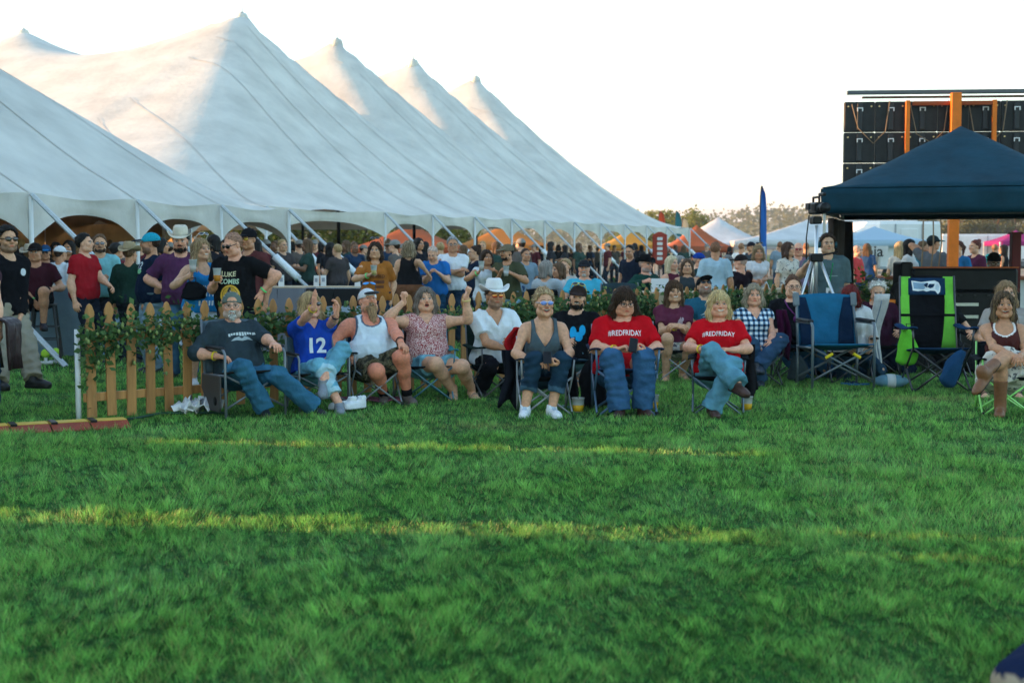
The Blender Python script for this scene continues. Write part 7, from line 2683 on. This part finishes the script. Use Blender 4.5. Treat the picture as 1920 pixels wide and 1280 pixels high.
P('man in dark cap with amber sunglasses behind the band tee man', (466, 449), 17.4, -30, (-20, 0), **MEN, fat=.3, skin=TAN, hair=dict(style='short', col=BLACK), hat=dict(kind='cap', col=(.010, .010, .012)), glasses=dict(kind='shades', col=(.02, .02, .02), lens=(.7, .45, .05)), top=dict(kind='tee', col=(.10, .03, .03)))
LO = dict(res='lo')
P('man in white shirt and white cap seen from behind at the tent bar', (113, 476), 21.4, 158, (150, 0), **LO, fat=.3, skin=TAN, hair=dict(style='short', col=DKBR), hat=dict(kind='cap', col=(.6, .63, .66)), top=dict(kind='long', col=(.58, .63, .68), sleeve=1.8), bottom=dict(kind='jeans', col=(.3, .27, .2)))
P('man in blue visor cap and sunglasses behind the bar stool', (86, 474), 21.8, 20, (15, 0), **LO, skin=TAN, hair=dict(style='short', col=BLACK), hat=dict(kind='cap', col=(.02, .06, .14), col2=(.02, .15, .35)), glasses=dict(kind='shades', col=(.02, .02, .02)), top=dict(kind='tee', col=(.03, .02, .02)))
P('person in tan felt hat standing behind the bar stool', (56, 478), 20.8, 160, (160, 0), **LO, skin=TAN, hair=dict(style='short', col=BROWN), hat=dict(kind='cowboy', col=(.42, .35, .26)), top=dict(kind='long', col=(.05, .03, .03), sleeve=1.9))
P('dark haired person in black behind the white capped man', (106, 468), 23.2, 30, (20, 0), **LO, skin=TAN, hair=dict(style='bob', col=BLACK), top=dict(kind='tee', col=(.012, .012, .012)))
P('person in dark red shirt beside the straw hat man', (218, 470), 20.8, 150, (150, 0), **LO, skin=TAN, hair=dict(style='short', col=BLACK), top=dict(kind='long', col=(.14, .02, .03), sleeve=1.9))

# ---- middle distance, beyond the fence
r = P('woman in rust orange tee holding a drink beyond the fence', (704, 470), 19.3, 6, (-2, 2), res='mid', sex='f', fat=.5, skin=OLIVE, hair=dict(style='long', col=DKBR, L=.19, curl=.6), glasses=dict(kind='shades', col=(.02, .016, .014), up=True, dz=.10, dy=.02), hpxa=(692, 516, -.30), hpa='grip', fda=(.7, -.4, .4), ea=(-1, .2, -.5), hpxb=(733, 560, 0),
      top=dict(kind='tee', col=(.36, .125, .025), sleeve=.75), bottom=dict(kind='jeans', col=(.018, .03, .055)), bands=[('a', GB)], prints=[dict(text='RAISED', w=.20, at=(.03, .30), col=(.10, .035, .02)), dict(poly=poly_pts([(-.5, -.2), (.5, -.2), (.5, .1), (-.5, .1)]), w=.15, at=(.05, .225), col=(.13, .045, .02)), dict(poly=poly_pts([(-.5, -.2), (.5, -.2), (.5, .1), (-.5, .1)]), w=.13, at=(.05, .155), col=(.13, .045, .02))])
hand_cup('small clear cup held by the woman in the rust orange tee', r, 'a', (.5, .4, .15), off=(0, -.03, .02))
P('woman with streaked bob in black top and brown skirt, back turned', (766, 466), 22.0, 172, (178, 0), res='mid', sex='f', fat=.3, skin=OLIVE, hair=dict(style='bob', col=(.10, .06, .03), col2=(.5, .4, .26), streak=.9), hpxa=(802, 512, -.2), top=dict(kind='tank', col=(.012, .011, .012), sleeve=0), bottom=dict(kind='skirt', col=(.16, .065, .03), len=.6, mat='cloth'))
P('balding grey haired man in bright blue polo looking down', (812, 476), 22.4, -10, (-14, -28), **MEN, fat=.4, lean=8, skin=FAIR, hair=dict(style='crop', col=(.4, .38, .36), line=.14), top=dict(kind='polo', col=(.018, .14, .42), collar=(.018, .14, .42)), bottom=dict(kind='jeans', col=DKDEN), hpxa=(806, 512, -.3), hpxb=(822, 512, -.28))
P('silver haired man in white polo with folded arms', (849, 459), 22.6, 6, (4, 0), **MEN, fat=.25, skin=TAN, hair=dict(style='short', col=(.26, .25, .24), t=.014), glasses=dict(kind='specs', col=(.1, .1, .1)), top=dict(kind='polo', col=(.68, .70, .73), collar=(.68, .7, .73)), bottom=dict(kind='jeans', col=(.02, .04, .07)), hpxa=(862, 507, -.24), hpxb=(838, 507, -.22), ea=(-1, .0, -.6), eb=(1, 0, -.6), bands=[('b', GB)])
P('woman in navy tee with hair tied back, in profile', (889, 474), 23.2, -72, (-80, 0), res='mid', sex='f', fat=.4, skin=OLIVE, hair=dict(style='bun', col=DKBR), glasses=dict(kind='specs', col=(.02, .02, .02)), top=dict(kind='tee', col=(.012, .02, .04)), bottom=dict(kind='jeans', col=(.012, .015, .025)))
r = P('dark haired woman in white sleeveless top holding a drink', (913, 483), 20.6, 12, (22, 0), res='mid', sex='f', fat=.4, skin=TAN, hair=dict(style='long', col=DKBR, L=.15), hpxa=(897, 511, -.3), hpa='grip', fda=(.4, -.4, .7), hpxb=(932, 510, -.28), top=dict(kind='tank', col=(.62, .66, .70), sleeve=.14), bottom=dict(kind='jeans', col=(.03, .06, .11)), bands=[('a', GB)],
      prints=[dict(poly=polys(poly_ellipse(.3, .12, -.1, .0, 9), poly_ellipse(.2, .1, .25, .05, 9)), w=.16, at=(0, .26), col=(.16, .28, .34))])
hand_cup('clear cup held by the woman in the white sleeveless top', r, 'a', (.5, .45, .4), off=(0, -.03, .02))
r = P('bearded man in olive tee and tan cap with a white cup', (950, 474), 20.4, -20, (-48, 0), **MEN, fat=.4, skin=TAN, hair=dict(style='short', col=BLACK), hat=dict(kind='cap', col=(.16, .13, .085)), beard=dict(col=(.03, .02, .014)), hpxb=(962, 514, -.32), hpxa=(938, 512, -.25), hpb='grip', top=dict(kind='tee', col=(.060, .065, .035), sleeve=.75), bottom=dict(kind='jeans', col=(.20, .34, .42)))
hand_cup('white cup held by the man in the olive tee', r, 'b', (.6, .6, .6), off=(-.03, -.04, 0), clear=(.72, .75, .75))
P('man in grey blue shirt standing behind the seated diners', (986, 478), 24.5, 20, (30, 0), **LO, skin=TAN, hair=dict(style='short', col=DKBR), top=dict(kind='tee', col=(.20, .28, .34)))
SIT = dict(res='lo', pose='sit', hzmax=.56)


def diner(label, px, Y, rz, look, chl=None, ccol=(.012, .014, .016), **k):
    P(label, px, Y, rz, look, **{**SIT, **k}, chair=dict(label=chl, seat=ccol, frame=(.1, .1, .1), bh=.9) if chl else None)
    if not chl:
        pass


diner('seated grey haired woman in pale grey shirt, back to the fence', (1026, 504), 22.0, 150, (120, 0), 'black camp chair under the pale grey shirted diner', sex='f', fat=.6, skin=FAIR, hair=dict(style='bob', col=(.2, .18, .16)), top=dict(kind='tee', col=(.42, .47, .50)), bottom=dict(kind='jeans', col=(.05, .05, .06)))
diner('seated dark haired diner in white facing the pale grey shirted diner', (1046, 507), 23.2, -60, (-60, 0), 'black camp chair under the dark haired diner in white', sex='f', skin=TAN, hair=dict(style='bob', col=BROWN), top=dict(kind='tee', col=(.5, .5, .5)), bottom=dict(kind='jeans', col=(.05, .05, .06)))
diner('seated short haired blond diner in cream top', (1060, 497), 24.2, -20, (-30, 0), 'grey camp chair under the cream topped diner', (.06, .07, .08), sex='f', skin=FAIR, hair=dict(style='short', col=(.3, .2, .1), t=.02), top=dict(kind='tee', col=(.5, .46, .4)), bottom=dict(kind='jeans', col=(.05, .05, .06)))
diner('seated man in turquoise polo and dark cap beyond the fence', (1096, 500), 21.3, -6, (-6, 2), 'dark camp chair under the man in the turquoise polo', sex='m', res='mid', fat=.45, skin=ROSY, hair=dict(style='crop', col=GREY), hat=dict(kind='cap', col=(.02, .02, .024)), beard=dict(col=(.45, .43, .4), goatee=True), top=dict(kind='polo', col=(.06, .40, .55), collar=(.06, .4, .55)), bottom=dict(kind='jeans', col=(.012, .02, .045)))
for px, Y, rz, l in ((1126, 21.9, 30, 'empty slate camp chair beside the man in turquoise'), (1154, 21.6, 185, 'empty dark teal camp chair turned away beyond the fence')):
    camp_chair(l, at(px, 560, Y).x, Y, rz, 'quad', seat=(.03, .05, .065), back=(.035, .06, .075), frame=(.2, .2, .2), bh=1.0)
P('man in navy tee standing behind the empty camp chairs', (1180, 494), 25.0, -40, (-30, -10), **LO, skin=TAN, h=.93, hair=dict(style='short', col=BLACK), top=dict(kind='tee', col=(.012, .016, .03)))
diner('seated man in black western hat and dark green jacket', (1212, 497), 22.9, 40, (40, 0), 'black camp chair under the man in the black western hat', sex='m', res='mid', fat=.5, hzmax=.60, skin=ROSY, hair=dict(style='crop', col=GREY), hat=dict(kind='cowboy', col=(.010, .010, .011)), stubble=(.3, .26, .24), top=dict(kind='long', col=(.012, .05, .038), sleeve=1.9), bottom=dict(kind='jeans', col=(.02, .02, .03)), hpxa=(1208, 528, -.4), hpxb=(1224, 528, -.4))
diner('seated woman with long pale blond hair in plum camisole', (1262, 494), 23.6, 30, (40, 0), 'black camp chair under the pale blond woman', sex='f', hzmax=.62, skin=FAIR, hair=dict(style='long', col=(.5, .4, .24), col2=(.66, .56, .38), L=.28), top=dict(kind='tank', col=(.10, .02, .035), sleeve=0), bottom=dict(kind='jeans', col=(.03, .03, .04)))
diner('seated woman with long brown hair in charcoal sleeveless top', (1290, 500), 22.9, -6, (-4, 0), 'slate camp chair under the charcoal topped woman', (.04, .06, .075), sex='f', hzmax=.62, fat=.3, skin=OLIVE, hair=dict(style='long', col=(.07, .04, .022), L=.26), top=dict(kind='tank', col=(.035, .045, .05), sleeve=0), bottom=dict(kind='jeans', col=(.03, .03, .04)))
diner('seated grey haired diner behind the charcoal topped woman', (1277, 493), 25.4, 40, (30, 0), 'black camp chair under the grey haired diner', sex='f', hzmax=.7, skin=FAIR, hair=dict(style='bob', col=(.2, .19, .18)), top=dict(kind='tee', col=(.05, .06, .07)))
diner('seated man in royal blue cap among the diners', (1313, 488), 25.0, 60, (70, 0), 'black camp chair under the man in the royal blue cap', sex='m', hzmax=.72, skin=ROSY, hair=dict(style='crop', col=GREY), hat=dict(kind='cap', col=(.012, .05, .28)), top=dict(kind='tee', col=(.02, .05, .05)))
diner('seated woman with wavy light brown hair in grey blouse', (1329, 497), 24.6, 10, (15, -10), 'black camp chair under the wavy haired woman', sex='f', hzmax=.66, skin=FAIR, hair=dict(style='long', col=(.14, .08, .04), L=.17, curl=.5), top=dict(kind='tee', col=(.16, .16, .19)))
P('man in pale blue tee seen from behind at the diners table', (1342, 480), 22.2, 172, (165, 0), res='mid', sex='m', h=.95, skin=TAN, fat=.2, hair=dict(style='crop', col=DKBR), top=dict(kind='tee', col=(.36, .50, .58), sleeve=.8), bottom=dict(kind='jeans', col=(.12, .2, .26)))
diner('seated grey haired man in maroon shirt', (1363, 492), 24.2, -60, (-70, 0), 'black camp chair under the grey haired man in maroon', sex='m', hzmax=.68, skin=TAN, hair=dict(style='short', col=(.15, .14, .13)), glasses=dict(kind='specs', col=(.02, .02, .02)), top=dict(kind='tee', col=(.14, .03, .04)))
diner('seated grey haired man in black tee and dark cap, back turned', (1386, 492), 23.4, -140, (-120, 0), 'black camp chair under the man in the black tee and dark cap', sex='m', hzmax=.66, fat=.5, skin=ROSY, hair=dict(style='crop', col=GREY), hat=dict(kind='cap', col=(.02, .015, .015)), top=dict(kind='tee', col=(.018, .010, .014)))
P('woman in white flutter sleeved top with sunglasses on her hair', (1421, 494), 24.0, 8, (4, -6), res='mid', sex='f', h=.92, skin=TAN, hair=dict(style='long', col=(.16, .10, .05), col2=(.45, .33, .18), L=.2, curl=.4), glasses=dict(kind='shades', col=(.02, .02, .02), up=True, dz=.1, dy=.02), top=dict(kind='tee', col=(.62, .63, .64), sleeve=.4), bottom=dict(kind='jeans', col=(.5, .5, .5)), hpxa=(1420, 528, -.3), hpxb=(1428, 526, -.3))
P('woman in pale floral top beside the tripod', (1479, 486), 23.2, 30, (50, 6), res='mid', sex='f', h=.95, skin=OLIVE, hair=dict(style='long', col=(.06, .03, .02), L=.16), top=dict(kind='tee', col=(.16, .10, .17), mat='floral'), bottom=dict(kind='jeans', col=(.03, .03, .04)))
P('bald man in mauve shirt with red mirrored sunglasses', (1496, 485), 23.8, -10, (-10, 0), res='mid', sex='m', h=.95, skin=ROSY, glasses=dict(kind='shades', col=(.05, .02, .02), lens=(.4, .02, .02)), top=dict(kind='tee', col=(.20, .14, .20)), bottom=dict(kind='jeans', col=(.05, .05, .06)))
P('man in grey blue shirt and jeans standing far off, back turned', (1463, 461), 42, 170, (170, 0), **LO, fat=.2, skin=TAN, hair=dict(style='crop', col=DKBR), top=dict(kind='tee', col=(.20, .27, .33), hem=-.12), bottom=dict(kind='jeans', col=(.04, .08, .13)))
P('man in bright white shirt standing far off in the sun', (1391, 464), 38, 150, (140, 0), **LO, fat=.3, skin=TAN, hair=dict(style='crop', col=BROWN), top=dict(kind='tee', col=(.72, .70, .68)))
P('man in dark vest and cap beside the bright white shirt', (1407, 463), 37, -60, (-70, 0), **LO, skin=TAN, hair=dict(style='crop', col=BLACK), hat=dict(kind='cap', col=(.012, .012, .02)), top=dict(kind='tee', col=(.03, .045, .06)))
P('woman with long tawny hair near the blue feather flag', (1423, 464), 40, 160, (160, 0), **LO, sex='f', skin=TAN, hair=dict(style='long', col=(.30, .17, .08), L=.3), top=dict(kind='tee', col=(.35, .25, .18)))
P('woman with auburn updo far off behind the tripod', (1487, 470), 40, 60, (60, 0), **LO, sex='f', skin=OLIVE, hair=dict(style='bun', col=(.12, .04, .02)), top=dict(kind='tee', col=(.5, .42, .32)))
P('man in brown jacket far off behind the tripod', (1512, 464), 36, 170, (170, 0), **LO, fat=.3, skin=TAN, hair=dict(style='crop', col=DKBR), top=dict(kind='long', col=(.08, .05, .03), sleeve=1.9))
# sunlit guests seen under the navy canopy
P('blond woman in white top seen from behind under the canopy edge', (1690, 465), 26.5, 150, (130, 0), **LO, sex='f', skin=OLIVE, hair=dict(style='long', col=(.40, .27, .13), col2=BLOND2, L=.22), top=dict(kind='tee', col=(.55, .50, .45)), bottom=dict(kind='jeans', col=(.05, .13, .18)))
P('woman with long black hair and white tee in profile', (1707, 462), 25.3, 62, (76, 0), res='mid', sex='f', skin=OLIVE, fat=.2, hair=dict(style='long', col=BLACK, L=.24), top=dict(kind='tee', col=(.66, .66, .66), sleeve=.4), bottom=dict(kind='jeans', col=(.04, .10, .15)))
P('man in teal shirt under the canopy', (1733, 464), 26, 100, (90, 0), **LO, sex='m', skin=TAN, hair=dict(style='short', col=BROWN), top=dict(kind='long', col=(.03, .13, .18), sleeve=1.9), bottom=dict(kind='jeans', col=(.03, .06, .1)))
P('man in grey tee and dark cap with one arm raised', (1752, 456), 24.6, 150, (110, 0), res='mid', sex='m', fat=.25, skin=TAN, hair=dict(style='short', col=BLACK), hat=dict(kind='cap', col=(.02, .03, .035), col2=(.02, .2, .24)), top=dict(kind='tee', col=(.10, .11, .125)), hpxb=(1735, 470, .2), bottom=dict(kind='jeans', col=(.03, .03, .04)))
P('woman in cobalt blue tee with long dark hair facing left', (1795, 465), 25.0, -52, (-64, 2), res='mid', sex='f', fat=.5, skin=FAIR, hair=dict(style='tail', col=(.08, .03, .02)), glasses=dict(kind='shades', col=(.2, .05, .06)), top=dict(kind='tee', col=(.02, .13, .30)), bottom=dict(kind='jeans', col=(.03, .03, .05)))
P('woman in dark plum shirt with tied auburn hair', (1827, 463), 25.6, -66, (-76, 0), res='mid', sex='f', fat=.2, skin=FAIR, hair=dict(style='bun', col=(.14, .04, .03)), top=dict(kind='long', col=(.09, .02, .05), sleeve=1.9), bottom=dict(kind='jeans', col=(.03, .03, .05)), hpxa=(1806, 505, -.1), ea=(0, .2, -1))
P('man in aqua tee standing far off beyond the canopy', (1866, 466), 38, 170, (160, 0), **LO, sex='m', skin=TAN, hair=dict(style='crop', col=BROWN), top=dict(kind='tee', col=(.04, .36, .36)), bottom=dict(kind='shorts', col=(.4, .35, .25), len=.9))
P('woman in black top and pale jeans far off beyond the canopy', (1881, 468), 36, -130, (-120, 0), **LO, sex='f', fat=.2, skin=TAN, hair=dict(style='long', col=BLACK, L=.24), top=dict(kind='tank', col=(.012, .012, .014), sleeve=0), bottom=dict(kind='jeans', col=(.35, .4, .43)))
P('person in coral tee bending under the canopy edge', (1608, 486), 30, 60, (60, 0), **LO, sex='m', fat=.4, h=.93, skin=ROSY, hair=dict(style='crop', col=GREY), top=dict(kind='tee', col=(.55, .06, .06)))
P('brown haired person in blue behind the coral tee', (1627, 466), 34, 150, (150, 0), **LO, sex='f', skin=TAN, hair=dict(style='long', col=BROWN), top=dict(kind='tee', col=(.03, .07, .16)))

# ---- guests in the shade of the huge tent
base = []
for i in range(7):
    kw = dict(sex='m' if i % 2 else 'f', fat=.1 + .1 * (i % 4), skin=(TAN, FAIR, DEEP, OLIVE)[i % 4], top=dict(kind='tee', col=((.03, .03, .035), (.10, .02, .025), (.02, .04, .08), (.06, .05, .05), (.015, .015, .02), (.12, .10, .09), (.03, .06, .05))[i]),
              hair=dict(style='short' if i % 2 else ('long', 'bob', 'bun')[i % 3], col=(BLACK, DKBR, BROWN, BLOND)[i % 4]), bottom=dict(kind='jeans', col=(.02, .025, .04)))
    if i in (1, 5):
        kw['hat'] = dict(kind='cap', col=((.02, .02, .025), (.25, .24, .22))[i % 2])
    if i % 3 == 0:
        kw.update(hb=(.15, -.32, 1.15), hpb='grip')
    base.append(kw)
rootsC = []
spots = [(480, 27), (500, 30), (516, 34), (528, 29), (546, 38), (562, 31), (578, 28), (590, 36), (604, 33), (619, 30), (634, 27.5), (650, 34), (664, 31), (680, 38), (728, 31), (742, 27), (757, 34), (784, 30), (796, 36), (826, 29), (870, 33), (905, 36), (930, 31), (965, 34), (978, 30), (1003, 48), (1015, 55), (1032, 44), (1047, 60), (1060, 50), (1072, 66), (1085, 47), (1106, 58), (1121, 70), (1140, 52), (1152, 63), (1168, 72), (1190, 55), (1203, 66), (1222, 78), (1248, 60), (1266, 70), (1282, 56), (1300, 74), (1326, 60), (1344, 52), (1368, 66),
         (20, 23.5), (38, 25), (130, 23), (146, 25.5), (175, 24), (205, 26), (230, 23), (262, 25), (300, 22.5), (318, 26), (402, 23.5), (425, 27)]
GLS = ['long haired guest in black', 'capped guest in dark red', 'guest with tied hair in navy', 'short haired guest in taupe', 'guest with a bob in charcoal black', 'pale capped guest in brown grey', 'long haired guest in bottle green']
def GL(v, px):
    return GLS[v] + (' standing deep under the low stained tent' if px < 470 else ' standing back under the huge peaked tent')
for i, (px, Y) in enumerate(spots):
    X = at(px, 460, Y).x
    rz = (i * 77) % 360 - 180
    if i < 7:
        r = person(GL(i, px), X, Y, rz, 'guests alike to: ' + GL(i, px), res='lo', **base[i])
        rootsC.append(r['root'])
    else:
        vi = (i * 3 + i // 7) % 7
        src = rootsC[vi]
        o = src.copy(); COL.objects.link(o)
        o['label'] = GL(vi, px)
        o['group'] = 'guests alike to: ' + GL(vi, px)
        o.location = (X, Y, 0); o.rotation_euler = (0, 0, R(rz))
        s_ = .94 + .09 * ((i * 37) % 10) / 10
        o.scale = (s_, s_, s_)
        for ch in src.children:
            c = ch.copy(); COL.objects.link(c); c.parent = o

# ------------------------------------------------------------------ evening haze
hz = MB().box((0, 4350, 91), (12400, 9500, 186)).build('haze', None)
hz['kind'] = 'stuff'
hm = bpy.data.materials.new('haze_air')
hm.use_nodes = True
hn = hm.node_tree
hn.nodes.remove(hn.nodes['Principled BSDF'])
pv_ = hn.nodes.new('ShaderNodeVolumePrincipled')
pv_.inputs['Color'].default_value = (.92, .95, 1.0, 1)
pv_.inputs['Density'].default_value = .00042
pv_.inputs['Anisotropy'].default_value = .2
hn.links.new(pv_.outputs[0], hn.nodes['Material Output'].inputs['Volume'])
hz.data.materials.append(hm)
tag(hz, 'thin pale evening haze over the whole field', 'haze')
